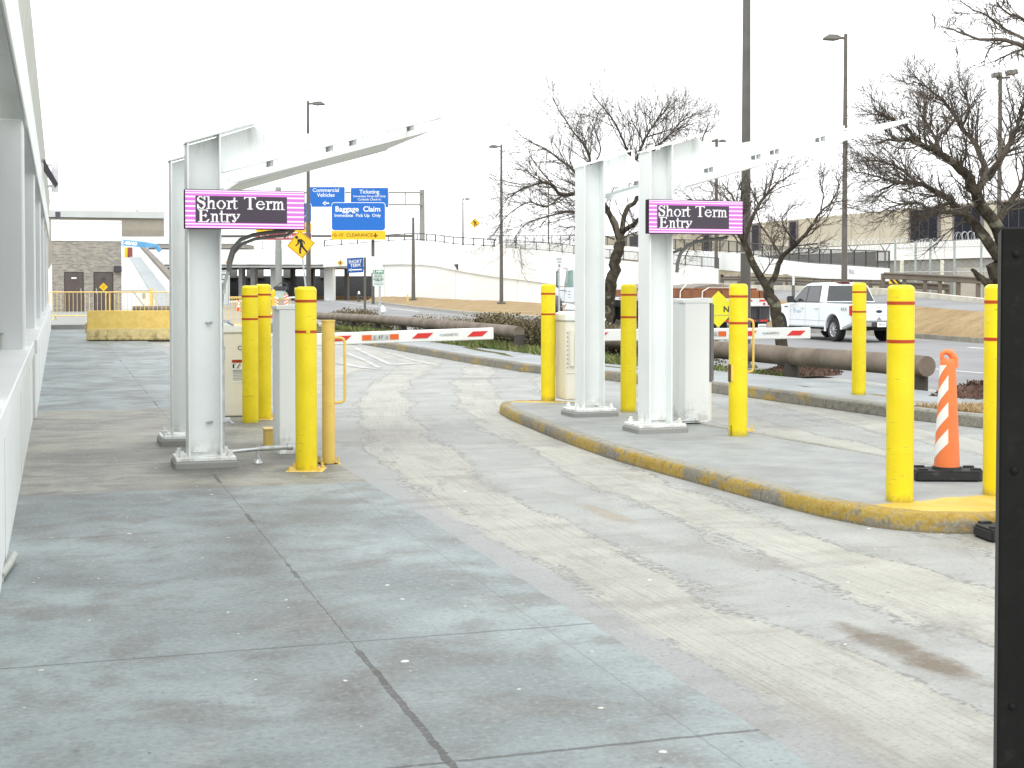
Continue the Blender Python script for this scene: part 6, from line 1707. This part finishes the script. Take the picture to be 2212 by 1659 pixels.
# ================================================================== guard rails, fence and building on the right
def wbeam(P, label, h=.62, posts=True, double=False, sp=1.9):
    o = P[0]; g = thing('guardrail', label, 'guardrail', o, 0, 'brown corrugated guardrails')
    prof = [(0, -.155), (.035, -.13), (.035, -.08), (.0, -.05), (0, -.02), (0, .02), (0.0, .05), (.035, .08), (.035, .13), (0, .155), (-.02, .155), (.012, .08), (-.025, .03), (-.025, -.03), (.012, -.08), (-.02, -.155)]
    for dz in ((0, -.42) if double else (0,)):
        m = MB(); m.sweep([p-o+Vector((0, 0, h-.16+dz)) for p in P], [(-a*1.6, b) for a, b in prof]); m.build('beam', GUARD, g)
    for i, p in enumerate(P):
        m = MB(); q = p-o; m.box(q.x-.08, q.x+.08, q.y+.06, q.y+.22, q.z-.7, q.z+h-.06); m.build('post', GUARD, g)
    return g
P = [at(*q) for q in ((1909, 631.5, 65.5), (1955, 633.5, 65.2), (2000, 636, 64.5), (2032, 638, 64), (2072, 640.5, 63.3), (2115, 644, 62.4), (2160, 648, 61.5), (2230, 655, 60))]
for p in P: p.z += .0
g_ = wbeam(P, 'brown guardrail with posts in front of the razor wire fence', h=.93)
P = [at(*q) for q in ((1912, 634, 66.6), (1960, 632, 70), (2000, 630, 74), (2048, 627.5, 79))]
P = [at(*q) for q in ((1911, 635.5, 66.3), (1955, 637, 66.0), (2000, 639.5, 65.3), (2049, 642, 64.6))]
wbeam(P, 'darker lower guardrail just behind the left end of the front guardrail', h=.62)
P = [at(*q) for q in ((1905, 633, 67.5), (1882, 632, 69), (1840, 630, 71.5), (1800, 628, 74), (1760, 626, 77), (1700, 622, 82), (1650, 620, 86), (1600, 618, 91), (1562, 617, 95))]
wbeam(P, 'long dark guardrail under the straight white ramp, behind the pickup', h=.62)
q = at(1918, 611, 64.6)
m = MB(); m.prism([(-.22, -.09), (.22, -.09), (.22, .09), (-.22, .09)], 0, .02, 'y'); hb = tag(m.build('hazard_board', SIGNYEL, loc=at(1931, 608.5, 64.4)), 'small yellow and black chevron board at the end of the front guardrail', 'hazard board')
shapes('black_stripe', [[(x, -.09), (x+.14, -.09), (x-.02, .09), (x-.16, .09)] for x in (-.04, .20)], INK, hb, -.006)
# marker post with white reflector head near the pickup
q0, q1 = at(1714, 632, 52.5), at(1714, 579, 52.5)
s = thing('marker_post', 'brown post with a white reflector top above the pickup bonnet', 'marker post', (q0.x, 52.5, -.3), 0)
m = MB(); m.box(-.055, .055, 0, .06, 0, q1.z+.3-.63); m.build('post', BRONZE, s); m = MB(); m.box(-.035, .035, -.01, .03, q1.z+.3-.63, q1.z+.3); m.build('reflector', paint('sign_pale', (.66, .70, .68), .4), s)

# security fence with razor wire
def coil(m, a, b, r, turns, wr=.012, n=14):
    d = b-a; P = []
    u_ = Vector((0, 0, 1)); v_ = d.normalized().cross(u_).normalized()*1.0
    for k in range(turns*n+1):
        f = k/(turns*n); an = 2*math.pi*k/n + .3*math.sin(k*.37); rr = r*(1+.12*math.sin(k*.21)); P.append(a + d*f + u_*(rr*math.sin(an)) + v_*(rr*.9*math.cos(an)) + d.normalized()*(.10*math.sin(an*.5)))
    m.tube(P, wr, 3, caps=False)
FD = 82.0
fpts = [(1934, 517), (1978, 521), (2010, 516), (2062, 520), (2120, 516), (2200, 514)]
o = at(1934, 600, FD); fe = thing('security_fence', 'galvanised security fence topped with razor wire coils, behind the front guardrail', 'fence', (o.x, FD, 0), 0)
F = [at(px, y, FD-.02*(px-1934)) for px, y in fpts]
for f in F:
    m = MB(); m.tube([(f.x-o.x, f.y-FD, .5), (f.x-o.x, f.y-FD, f.z)], .065 , 8); m.build('post', paint('fence_post', (.33, .38, .37), .5, .3), fe, smooth=True)
for z in (zpx(536, FD), zpx(588, FD)):
    m = MB(); m.tube([(a.x-o.x, a.y-FD, z) for a in F], .028, 6); m.build('rail', GALV, fe)
m = MB()     # sparse diamond wires
x0, x1, z0, z1 = 0, F[-1].x-o.x, zpx(600, FD), zpx(536, FD)
step = .30; k = x0 - (z1-z0)
while k < x1:
    a = max(k, x0); b = min(k+(z1-z0), x1)
    yy = lambda x: (F[-1].y-FD)*(x/x1)
    if b > a:
        m.bar((a, yy(a), z0+(a-k)), (b, yy(b), z0+(b-k)), .003); m.bar((a, yy(a), z1-(a-k)), (b, yy(b), z1-(b-k)), .003)
    k += step
mw = m.build('chain_link', MESHG, fe)
m = MB()
for i, (a, b) in enumerate(zip(F, F[1:])):
    coil(m, Vector((a.x-o.x+.1, a.y-FD, a.z-.25 + (.35 if i > 2 else 0))), Vector((b.x-o.x-.05, b.y-FD, b.z-.25 + (.35 if i > 2 else 0))), .36 if i > 2 else .30, 8, .011)
m.build('razor_wire', MESHG, fe)
m = MB()
for px in (1944, 1967, 1988, 2010*0+1999, 2020, 2045, 2070):
    c = at(px, 575, FD+1.5); P = [(c.x-o.x-.16, 1.5, c.z-.5)] + [(c.x-o.x-.16*math.cos(R(a)), 1.5, c.z+.1+.2*math.sin(R(a))) for a in range(0, 181, 30)] + [(c.x-o.x+.16, 1.5, c.z-.5)]
    m.tube(P, .012, 5)
m.build('bent_rod', paint('rod_green_grey', (.25, .30, .29), .6), fe)
FD2 = 98.0
o2 = at(1720, 560, FD2); fe = thing('security_fence', 'dark post fence with angled arms and razor wire behind the straight ramp', 'fence', (o2.x, FD2, 0), 0)
F2 = [(1720, 552), (1777, 549), (1843, 546), (1912, 544)]
F2 = [at(px, y, FD2-.03*(px-1720)) for px, y in F2]
for f in F2:
    m = MB(); x, y = f.x-o2.x, f.y-FD2; m.tube([(x, y, 1.5), (x, y, f.z)], .06, 8); m.bar((x, y, f.z), (x-.32, y, f.z+.5), .05); m.bar((x, y, f.z), (x+.32, y, f.z+.5), .05); m.build('post', paint('fence_dark_post', (.13, .15, .16), .5), fe)
m = MB()
for a, b in zip(F2, F2[1:]): coil(m, Vector((a.x-o2.x, a.y-FD2, a.z+.45)), Vector((b.x-o2.x, b.y-FD2, b.z+.45)), .42, 13, .012)
m.build('razor_wire', MESHG, fe)
m = MB(); m.tube([(a.x-o2.x, a.y-FD2, a.z) for a in F2], .03, 5)
m.build('rail', paint('fence_dark_post', (.13, .15, .16), .5), fe)
for px in (1948, 2035):
    a = at(px, 570, 86); m = MB(); m.box(-.09, .09, -.09, .09, 0, zpx(562, 86)-1.0); tag(m.build('stub_post', paint('pale_post', (.6, .6, .5), .7), loc=(a.x, 86, 1.0)), 'pale square stub post behind the razor wire fence', 'post', 'pale stub posts')

# beige building
def fac(px): k = (px-1106)/FPX; return 185/(1 + (k-(1300-1106)/FPX)*2.65)
B0, B1 = at(1290, 560, 186.0), at(2420, 560, 91.0)
dirb = Vector((B1.x-B0.x, B1.y-B0.y, 0)); Lb = dirb.length; dirb.normalize()
def onb(px):      # distance along the facade hit by the vertical plane through this pixel column
    r = ray(px, HY); den = dirb.x*r.y - dirb.y*r.x
    return (r.x*B0.y - r.y*B0.x)/den if den else 0
bb_ = thing('beige_building', 'long beige panelled building with dark windows behind the bare trees on the right', 'building', (B0.x, B0.y, 0), math.atan2(dirb.y, dirb.x))
ZT, ZS = 7.65, 4.95
m = MB(); m.box(0, Lb, 0, 12, ZS, ZT); m.box(0, Lb, .4, 12, -1, ZS)
wl_ = m.build('wall', BEIGE, bb_)
wins = [(1361, 1381), (1335, 1352), (1624, 1643.5), (1705, 1724), (1965, 2031), (2059, 2124), (2155, 2230), (2260, 2330), (1520, 1536), (1430, 1447)]
for a, b in wins:
    s0, s1 = onb(a), onb(b); m = MB(); m.box(s0, s1, -.12, .05, ZS-.08, ZT-.12); fr = m.build('window', paint('window_reveal', (.16, .14, .15), .7), bb_)
    m = MB(); n = 3 if b-a > 40 else 1
    for k in range(n): m.box(s0+.25+(s1-s0-.5)*k/n+.04, s0+.25+(s1-s0-.5)*(k+1)/n-.04, -.14, -.125, ZS+.02, ZT-.25)
    m.build('pane', paint('dark_blue_glass', (.010, .012, .020), .35, spec=.08), fr)
m = MB()
for px in (1560, 1590, 1660, 1680, 1745, 1838, 1900):
    s0 = onb(px); m.box(s0-.05, s0+.05, -.012, .02, ZS, ZT)
m.build('panel_joint', paint('beige_joint', (.34, .31, .25), .8), bb_)
m = MB(); s0 = onb(1560); m.box(s0, Lb, -.55, .3, 3.5, ZS-.10); m.build('white_band', CONCW, bb_)
m = MB(); m.box(onb(1560), Lb, -.35, .35, -1, 3.47); m.build('base_wall', paint('base_wall_grey', (.27, .27, .255), .85, var=.08, scale=.5), bb_)
a = at(2068, 600, 84); m = MB(); m.box(-.02, 12, 0, .5, .2, zpx(578, 84)); 
for v in m.bm.verts: v.co.x = v.co.x
rt = tag(m.build('block_wall', paint('split_block', (.36, .35, .31), .85, var=.08, scale=.8), loc=(a.x, 84, 0), rotz=R(-6)), 'grey block wall behind the front guardrail, beside the leaning trunk', 'wall')
m = MB()
for x in (1.5, 3.4, 5.3): m.box(x-.012, x+.012, -.006, .0, .25, zpx(578, 84)-.02)
m.box(0, 11.9, -.006, 0, 1.75, 1.775); m.build('block_joint', paint('joint_dark', (.2, .2, .18), .8), rt)

# ================================================================== left background
bk = at(113, 673, 74); bk2 = at(263, 673, 74)
bw = 3.475
def bpx(px): k = (px-1106)/FPX; return (74*k - bk.x)/(TX - TY*k)
bb2 = thing('brick_utility_building', 'small mottled brick building with a white top band and two brown doors', 'building', (bk.x, 74, .13), RZ)
zq = lambda y: zpx(y, 74)-.13
m = MB(); m.box(0, bw, 0, 6, 0, zq(520.5)); wl_ = m.build('wall', BRICK, bb2)
m = MB(); m.box(-.03, bw+.03, -.03, 6.03, zq(520.5)+.004, zq(475)); m.bevel(.01, 1); m.build('roof_band', CONCW, bb2)
m = MB(); m.box(-.045, bw+.045, -.045, 6.045, zq(481), zq(480.2)); m.build('band_groove', paint('joint_grey', (.5, .51, .49), .8), bb2)
for a, b, plate in ((141, 179, 0), (204.5, 243, 1)):
    x0, x1 = bpx(a), bpx(b)
    m = MB(); m.box(x0-.05, x1+.05, -.015, .05, 0, zq(589)+.05); fr = m.build('door_frame', paint('door_frame_dark', (.05, .042, .04), .6), bb2)
    m = MB(); m.box(x0, x1, -.03, -.016, 0.01, zq(589)); dr = m.build('door', BROWNDOOR, bb2)
    hx = x1-.09 if not plate else x0+.09
    m = MB(); m.box(hx-.02, hx+.02, -.06, -.031, .92, 1.2); m.build('handle', GALV, dr)
    cx = (x0+x1)/2
    if not plate: m = MB(); m.box(cx-.13, cx+.13, -.036, -.0305, zq(602), zq(599)); m.build('door_plate', SIGNWHITE, dr)
    else:
        m = MB(); m.box(cx-.10, cx+.10, -.036, -.0305, zq(606), zq(599)); m.build('door_grille', DARK, dr)
        m = MB(); m.prism([(cx+.22, zq(620)), (cx, zq(620)+.22), (cx-.22, zq(620)), (cx, zq(620)-.22)], -.037, -.0305, 'y'); dp = m.build('diamond_plate', SIGNYEL, dr)
        m = MB()
        for k in range(3): m.box(cx-.09+.02*k, cx+.09-.02*k, -.0385, -.0372, zq(620)+.05-.06*k, zq(620)+.075-.06*k)
        m.build('plate_marks', paint('sign_border', (.25, .12, .01), .5), dp)
x0 = bpx(246)
m = MB(); m.prism([(x0, zq(588)), (x0+.40, zq(588)), (x0+.40, zq(574)), (x0, zq(574))], -.28, -.005, 'y'); m.bevel(.03, 2); m.build('wall_light', DARK, bb2)
# ramp behind
RA, RB = at(366, 637, 95), at(304, 556, 150)
RA2, RB2 = RA + Vector((-9, 0, 0)), RB + Vector((-9, 0, 0))
m = MB(); P = [(RA + (RA-RB)*.35), RB, RB2, RA2 + (RA-RB)*.35]
vs_ = [m.bm.verts.new(p) for p in P]; m.face(vs_)
vs2 = [m.bm.verts.new((p.x, p.y, -.6)) for p in P]
for i in range(4): m.face([vs_[i], vs_[(i+1) % 4], vs2[(i+1) % 4], vs2[i]])
tag(m.build('ramp', paint('ramp_concrete', (.44, .45, .43), .8, var=.12, scale=.25)), kind='structure')
pw = thing('ramp_parapet', 'white parapet with a brown coping climbing beside the concrete ramp on the left', 'wall')
A0 = RA + (RA-RB)*.35; 
m = MB(); m.sweep([A0, RB], [(-.3, -.5), (-.3, 1.0), (0, 1.0), (0, -.5)]); m.build('wall', CONCW, pw)
m = MB(); m.sweep([A0, RB], [(-.36, 1.01), (-.36, 1.28), (.06, 1.28), (.06, 1.01)]); m.build('coping', paint('brown_coping', (.17, .145, .12), .7), pw)
m = MB(); m.sweep([A0, RB], [(.01, .005), (.01, .05), (1.1, .05), (1.1, .005)]); m.build('kerb_strip', paint('ramp_kerb_grey', (.34, .37, .38), .8), pw)
m = MB(); a, b = at(250, 556, 151), at(306, 525, 151); m.box(a.x-6, b.x+.6, 151, 151.4, a.z-.2, b.z-1.05+1.1); m.build('end_wall', CONCW, pw)
c = at(276, 540, 150.9); m = MB(); m.box(c.x-.32, c.x-.02, 150.85, 150.98, a.z, a.z+1.05); m.build('yellow_marker', SIGNYEL, pw); m = MB(); m.prism([(c.x, a.z), (c.x+.45, a.z), (c.x+.45, a.z+1.05), (c.x, a.z+1.05)], 150.9, 150.98, 'y'); m.build('red_marker', paint('brown_red', (.25, .06, .05), .6), pw)
# upper road crossing behind, tan terminal block
up = thing('upper_road', 'pale upper level road edge with a grey underside behind the ramp', 'bridge')
a, b = at(200, 527, 160), at(470, 511, 160)
m = MB(); m.box(a.x, b.x+3, 160, 160.5, a.z, b.z); m.build('parapet', paint('pale_parapet', (.66, .70, .67), .7, var=.04, scale=.4), up)
m = MB(); m.box(a.x, b.x+3, 160.1, 172*0+166, at(300, 536, 160).z, a.z-.01); m.build('underside', paint('grey_underside', (.30, .28, .25), .85), up)
m = MB()
for px in (285, 305, 330): q = at(px, 530, 159.9); m.box(q.x-.05, q.x+.05, 160.02, 160.09, at(300, 536, 160).z, a.z)
m.build('joint', paint('joint_dark', (.2, .2, .18), .8), up)
a, b = at(60, 530, 200), at(354.5, 473, 200); t1, t2 = at(354, 472.5, 200), at(354, 457.5, 200)
tb = thing('tan_building', 'tan block with a pale roof slab rising behind the brick building', 'building', (b.x, 200, 0), RZ)
WL = 26
m = MB(); m.box(-WL, 0, 0, 15, 0, b.z); m.build('wall', TAN, tb)
m = MB(); m.box(-WL-.2, .05, -.35, 15.3, t1.z+.02, t2.z); m.build('roof', paint('roof_slab', (.52, .55, .53), .8, var=.06, scale=.3), tb)
zr = at(0, 499, 199).z; zl = at(0, 510, 199).z
m = MB(); m.bar((-16, -.8, zr), (1.2, -.8, zr), .09)
for k in range(50): m.bar((-16 + k*.34, -.8, zl), (-16 + k*.34, -.8, zr), .03)
m.build('balcony_rail', paint('tan_rail', (.28, .26, .22), .7), tb)
for px, y in ((303, 452), (185, 449)):
    q = at(px, y, 200); h_ = q.z - t2.z
    m = MB(); m.lathe([(.25, t2.z-.1), (.25, q.z-.1), (.42, q.z-.05), (.42, q.z+.1), (.2, q.z+.2)], 12, ((q.x-b.x)/TX, 2, 0)); m.build('roof_vent', paint('pale_vent', (.7, .7, .68), .5), tb, smooth=True)
q = at(124, 465, 120); m = MB(); m.box(-.18, .18, 0, .3, -.3, .3); tag(m.build('wall_box', paint('dark_purple_grey', (.07, .06, .075), .5), loc=q), 'small dark box lamp on a mast left of the tan block', 'lamp')
m = MB(); m.tube([(0, .15, -.3), (0, .15, -8)], .05, 6); o = m.build('mast', paint('pale_vent', (.7, .7, .68), .5)); o.parent = [x for x in bpy.data.objects if x.name == 'wall_box'][0]
# boom lift arm in the gap
a, b, c_ = at(240, 522, 118), at(339, 531, 118), at(346, 542, 118)
bl = thing('boom_lift', 'blue boom of an access platform with white lettering, left of the canopy columns', 'boom lift', a, 0)
m = MB(); d_ = b-a; m.prism([(0, -.24), (d_.x*.72, d_.z*.72-.24), (d_.x, d_.z-.12), (d_.x, d_.z+.12), (d_.x*.72, d_.z*.72+.22), (0, .26)], -.15, .15, 'y'); bm_ = m.build('boom', paint('lift_blue', (.10, .30, .52), .4), bl)
t_ = text('Z-80/60', .42, SIGNWHITE, bm_, (at(279, 525, 118).x-a.x), d_.z*.40, -.16, bold=.012, rot=(R(90), R(5), 0))
m = MB(); e_ = c_-a; m.bar((d_.x-.1, 0, d_.z), (e_.x, 0, e_.z), .22, .34); m.build('jib', paint('lift_blue', (.10, .30, .52), .4), bl)
m = MB(); m.bar((0, 0, 0), (-1.8, .0, -1.4), .3, .45); m.bar((-1.8, 0, -1.4), (-1.6, 0, -4.0), .5); m.box(-3.0, -.4, -1.2, 1.2, at(240, 660, 118).z*0-a.z+.4, -a.z+1.4); m.build('chassis', paint('lift_blue', (.10, .30, .52), .4), bl)

# jersey barrier and crowd barriers
ja = gp(191, 737)
jb = thing('jersey_barrier', 'yellow painted concrete barrier block across the walkway', 'concrete barrier', ja, R(4))
prof = [(-.30, 0.03), (-.30, .09), (-.255, .10), (-.15, .36), (-.105, .82), (.105, .82), (.15, .36), (.255, .10), (.30, .09), (.30, 0.03)]
def jersey_mat():
    n = NT('dirty_yellow_concrete'); o = n.xyz(); z = o[2]
    a = n.noise(n.mp(scale=(3, 3, .6)), 1.6, 6, .7); b = n.noise(scale=6, detail=6, rough=.75)
    y = n.mix(n.sm(b, .35, .65), (.68, .47, .12), (.77, .57, .17))
    d = n.mix(n.sm(b, .3, .7), (.60, .50, .24), (.42, .33, .14))
    k = n.sm(n.ma('ADD', z, n.ma('MULTIPLY', n.ma('SUBTRACT', a, .5), .16)), .38, .30)
    c = n.mix(k, y, d)
    c = n.mix(n.ma('MULTIPLY', n.sm(n.ma('ADD', a, n.ma('MULTIPLY', z, -.55)), .40, .58), .75), c, (.15, .115, .05))
    c = n.mix(n.ma('MULTIPLY', n.sm(b, .62, .72), .5), c, (.16, .12, .06))
    n.bump(b, .5, .01); return n.done(c, .8)
JM = jersey_mat()
m = MB(); m.prism(prof, 0, 3.05, 'x'); m.bevel(.012, 1); m.build('block', JM, jb)
m = MB(); m.prism([(-.22, .0), (-.30, .031), (.30, .031), (.22, .0)], .06, 2.99, 'x'); m.build('dark_base', paint('near_black_base', (.03, .028, .02), .9), jb)  # near-black undercut strip below the block
m = MB(); m.tube([(-.02, 0, .22), (-.07, 0, .24), (-.07, 0, .46), (-.02, 0, .48)], .022, 6); m.build('end_loop', YELOLD, jb)
def crowd(p, rz, label, L=2.35):
    c = thing('crowd_barrier', label, 'crowd barrier', p, rz, 'yellow crowd barriers')
    y = paint('barrier_yellow', (.74, .52, .15), .45)
    m = MB(); m.tube([(.12, 0, .18), (.03, 0, .18), (0, 0, .26), (0, 0, 1.0), (.03, 0, 1.08), (.12, 0, 1.10), (L-.12, 0, 1.10), (L-.03, 0, 1.08), (L, 0, 1.0), (L, 0, .26), (L-.03, 0, .18), (L-.12, 0, .18), (.12, 0, .18)], .022, 8); m.build('frame', y, c, smooth=True)
    n = 15; m = MB()
    for k in range(1, n): m.tube([(L*k/n, 0, .18), (L*k/n, 0, 1.10)], .010, 6)
    m.build('bars', y, c)
    for x in (.2, L-.2):
        m = MB(); m.tube([(x, -.3, .01), (x, -.22, .06), (x, 0, .17), (x, .22, .06), (x, .3, .01)], .016, 6); m.build('foot', y, c)
p = gp(106, 692, .13); crowd(p, R(1), 'left yellow crowd barrier, touching the white arcade wall')
p2_ = at(229, 692, p.y); crowd(Vector((p2_.x, p2_.y, .13)), R(1), 'middle yellow crowd barrier in front of the brown doors', 2.5)
for k in (1, 2):
    pass
# yellow pipe gate behind
q = at(262, 690, 62); gt = thing('pipe_gate', 'thin yellow and grey swing gate at the foot of the ramp', 'gate', (q.x, 62, .13), 0)
m = MB(); m.box(1.26, 1.36, -.05, .05, 0, 1.22); m.box(1.48, 1.52, -.03, .03, 0, 1.2); m.build('post', YELOLD, gt)
m = MB(); m.bar((0, 0, 1.12), (1.3, 0, 1.12), .05); m.bar((.5, 0, 1.12), (1.2, 0, .2), .04); m.box(.92, 1.06, -.02, .02, .78, 1.02); m.build('swing_arm', paint('gate_grey', (.33, .34, .30), .6), gt)
# roadworks beyond the walkway bollards
crowd(at(476, 712, 50), R(38), 'yellow crowd barrier angled behind the notice plate', 1.6)
q0 = at(553, 712, 48); crowd(Vector((q0.x, q0.y, 0)) - Vector((1.9, 1.5, 0)), R(30), 'yellow crowd barrier between the walkway column and the bollards', 2.0)
q0 = at(575, 700, 60); crowd(Vector((q0.x-.1, 60, -.2)), R(52), 'yellow crowd barrier in front of the striped panels', 1.55)
def cone(p, h, label):
    c = thing('traffic_cone', label, 'traffic cone', p, 0, 'orange traffic cones')
    m = MB(); m.box(-.19, .19, -.19, .19, 0, .035); m.bevel(.01, 1); m.build('base', BLACK, c)
    r = lambda z: .135 - .11*(z/h)
    m = MB(); m.lathe([(r(.03), .036), (r(h), h), (r(h)*.6, h+.005)], 20); m.build('cone', paint('cone_orange', (.80, .085, .02), .45), c, smooth=True)
    for a, b in ((.40, .57), (.62, .83)):
        m = MB(); m.lathe([(r(a*h)+.002, a*h), (r(b*h)+.002, b*h)], 20); m.build('white_collar', SIGNWHITE, c, smooth=True)
q = gp(583, 694.5, 0); cone(Vector((q.x, q.y, 0)), .74, 'orange and white cone beside the walkway ticket machine')
q = at(516, 668, 85); cone(Vector((q.x, 85, -.1)), .72, 'smaller looking orange cone between the column and the bollards')
def vpanel(px, y0, y1, d, label, lean):
    a, b = at(px, y0, d), at(px, y1, d); h = a.z-b.z
    s = thing('striped_panel', label, 'vertical panel', (b.x, d, b.z), 0, 'striped roadwork panels')
    m = MB(); m.box(-.10, .10, 0, .03, 0, h); pl = m.build('panel', SIGNWHITE, s)
    P = []; z = -.1
    while z < h:
        q = [(-.10, z), (.10, z-.12*lean), (.10, z-.12*lean+.075), (-.10, z+.075)]; q = [(x, min(h, max(0, zz))) for x, zz in q]; P.append(q); z += .16
    shapes('orange_stripe', [p for p in P if abs(p[0][1]-p[2][1]) > .02], paint('cone_orange', (.80, .085, .02), .45), pl, -.004)
    m = MB(); m.box(-.3, .3, -.2, .2, -.35, -.25); m.box(-.03, .03, 0, .02, -.25, .0); m.build('foot', BLACK, s)
    s.rotation_euler = (0, 0, 0)
vpanel(597, 641, 669, 74, 'left striped roadwork panel beyond the walkway ticket machine', 1)
vpanel(618.5, 636, 668, 74, 'right striped roadwork panel beyond the walkway ticket machine', -1)
q = at(591, 660, 84); s = thing('channel_post', 'fat yellow roadwork post behind the striped panels', 'post', (q.x, 84, -.35), 0)
m = MB(); m.lathe([(.13, .05), (.12, 1.3), (.09, 1.55), (.04, 1.6)], 16); m.build('tube', SIGNYEL, s, smooth=True); m = MB(); m.lathe([(.3, 0), (.28, .05)], 16); m.build('base', BLACK, s)
q = at(607, 640, 88); s = thing('site_machine', 'pale green and grey machine with dark handlebars behind the striped panels', 'machine', (q.x, 88, -.35), 0)
m = MB(); m.box(-.45, .35, -.35, .35, .95, 1.5); m.bevel(.1, 2); m.build('housing', paint('machine_green', (.42, .50, .45), .5), s)
m = MB(); m.box(-.42, .32, -.33, .33, 1.52, 1.78); m.bevel(.05, 2); m.tube([(-.3, 0, 1.75), (.0, 0, 2.0), (.35, 0, 1.95), (.45, 0, 1.55)], .03, 6); m.build('top', DARK, s)
m = MB(); m.tube([(-.05, .36, .3), (-.05, -.36, .3)], .3, 16); m.box(-.4, .3, -.3, .3, .4, .94); m.build('undercarriage', GREYP, s)
ga = at(478, 653, 92); gb = at(652, 641, 92)
s = thing('far_gate_arm', 'long white barrier arm beyond the roadworks', 'barrier arm', (gb.x, 92, -.35), 0)
m = MB(); m.bar((0, 0, gb.z+.35), (ga.x-gb.x, 0, ga.z+.35), .06, .11); m.build('arm', SIGNWHITE, s); m = MB(); m.box(-.1, .35, -.2, .2, 0, gb.z+.45); m.bevel(.02, 1); m.build('cabinet', CREAM, s)
q = at(643.5, 628, 100); s = thing('small_sign', 'small yellow square sign behind the torn band bollard', 'sign', (q.x, 100, -.35), 0)
m = MB(); m.box(-.23, .23, 0, .02, q.z+.35-.22, q.z+.35+.22); p = m.build('sign_panel', paint('sign_pale_yellow', (.66, .58, .16), .5), s); m = MB(); m.box(-.12, .10, -.004, -.001, q.z+.35-.06, q.z+.35-.03); m.build('dark_line', GREYINK, p); m = MB(); m.box(-.03, .03, .021, .05, 0, q.z+.35); m.build('post', GALV, s)
# worker in a hard hat
def skin(name, pts, edges, mat, parent):
    me = bpy.data.meshes.new(name); me.from_pydata([p[:3] for p in pts], edges, []); o = bpy.data.objects.new(name, me); COL.objects.link(o)
    md = o.modifiers.new('skin', 'SKIN'); sd_ = o.modifiers.new('sub', 'SUBSURF'); sd_.levels = sd_.render_levels = 1
    for i, p in enumerate(pts): me.skin_vertices[0].data[i].radius = (p[3], p[3])
    me.skin_vertices[0].data[0].use_root = True
    bpy.context.view_layer.update(); dg = bpy.context.evaluated_depsgraph_get(); nm = bpy.data.meshes.new_from_object(o.evaluated_get(dg)); bpy.data.objects.remove(o)
    nm.name = name; nm.materials.clear(); nm.materials.append(mat); nm.polygons.foreach_set('use_smooth', [True]*len(nm.polygons))
    o = bpy.data.objects.new(name, nm); COL.objects.link(o); o.parent = parent; return o
q = at(582, 640, 104)
w = thing('person', 'person in a white hard hat and neon yellow vest standing behind the roadworks', 'person', (q.x, 104, -.35), R(10))
SKIN = paint('skin', (.38, .22, .15), .6); JEANS = paint('blue_work_trousers', (.05, .065, .10), .8); VEST = paint('neon_vest', (.50, .75, .06), .6)
body = [(0, 0, .95, .15), (0, 0, 1.15, .15), (0, .0, 1.35, .17), (0, .01, 1.5, .07), (0, -.01, 1.62, .10), (0, -.01, 1.70, .09),
        (-.19, .0, 1.42, .065), (-.25, -.02, 1.15, .05), (-.24, -.14, .93, .04), (-.24, -.19, .86, .035), (.19, 0, 1.42, .065), (.25, -.02, 1.15, .05), (.24, -.12, .92, .04), (.24, -.17, .85, .035),
        (-.09, 0, .88, .10), (-.11, -.02, .48, .07), (-.11, .02, .08, .05), (-.11, -.12, .04, .045), (.09, 0, .88, .10), (.12, .0, .48, .07), (.13, .05, .08, .05), (.13, -.08, .04, .045)]
skin('body', body, [(0, 1), (1, 2), (2, 3), (3, 4), (4, 5), (2, 6), (6, 7), (7, 8), (8, 9), (2, 10), (10, 11), (11, 12), (12, 13), (0, 14), (14, 15), (15, 16), (16, 17), (0, 18), (18, 19), (19, 20), (20, 21)], SKIN, w)
skin('vest', [(0, 0, .92, .17), (0, 0, 1.15, .17), (0, 0, 1.38, .19), (-.17, 0, 1.43, .08), (.17, 0, 1.43, .08)], [(0, 1), (1, 2), (2, 3), (2, 4)], VEST, w)
skin('trousers', [(0, 0, .92, .155), (-.09, 0, .86, .115), (-.11, -.02, .48, .085), (-.11, .02, .10, .075), (.09, 0, .86, .115), (.12, 0, .48, .085), (.13, .05, .10, .075)], [(0, 1), (1, 2), (2, 3), (0, 4), (4, 5), (5, 6)], JEANS, w)
m = MB(); m.lathe([(.17, 1.70), (.165, 1.715), (.125, 1.72), (.12, 1.78), (.085, 1.83), (.03, 1.85)], 16, (0, -.01, 0)); m.build('hard_hat', SIGNWHITE, w, smooth=True)
# hydrant under the bridge, yellow stake, white bag
q = at(775.5, 634, 158); hy = thing('hydrant', 'dark hydrant with a silver cap in front of the dark bridge opening', 'hydrant', (q.x, 158, -.35), 0)
m = MB(); m.lathe([(.22, 0), (.16, .1), (.15, .7), (.19, .72), (.17, .85)], 14); m.tube([(-.3, 0, .55), (.3, 0, .55)], .09, 8); m.build('barrel', DARK, hy, smooth=True); m = MB(); m.lathe([(.15, .86), (.12, 1.1), (.04, 1.2)], 14); m.build('cap', CHROME, hy, smooth=True)
q0, q1 = at(880.5, 652, 120), at(879.5, 636, 120); m = MB(); m.box(-.05, .05, -.03, .03, 0, q1.z-q0.z); tag(m.build('marker_stake', SIGNYEL, loc=q0), 'thin yellow stake on the dry verge behind the 5 MPH sign', 'stake')
q0 = at(883, 672, 70); m = MB(); m.lathe([(.05, 0), (.22, .03), (.25, .2), (.15, .38), (.05, .42), (.08, .5)], 12); tag(m.build('white_bag', SIGNWHITE, loc=Vector((gp(826, 672, -.2).x, gp(826, 672, -.2).y, -.3)), smooth=True), 'white bag lying at the roadside behind the hedge', 'bag')
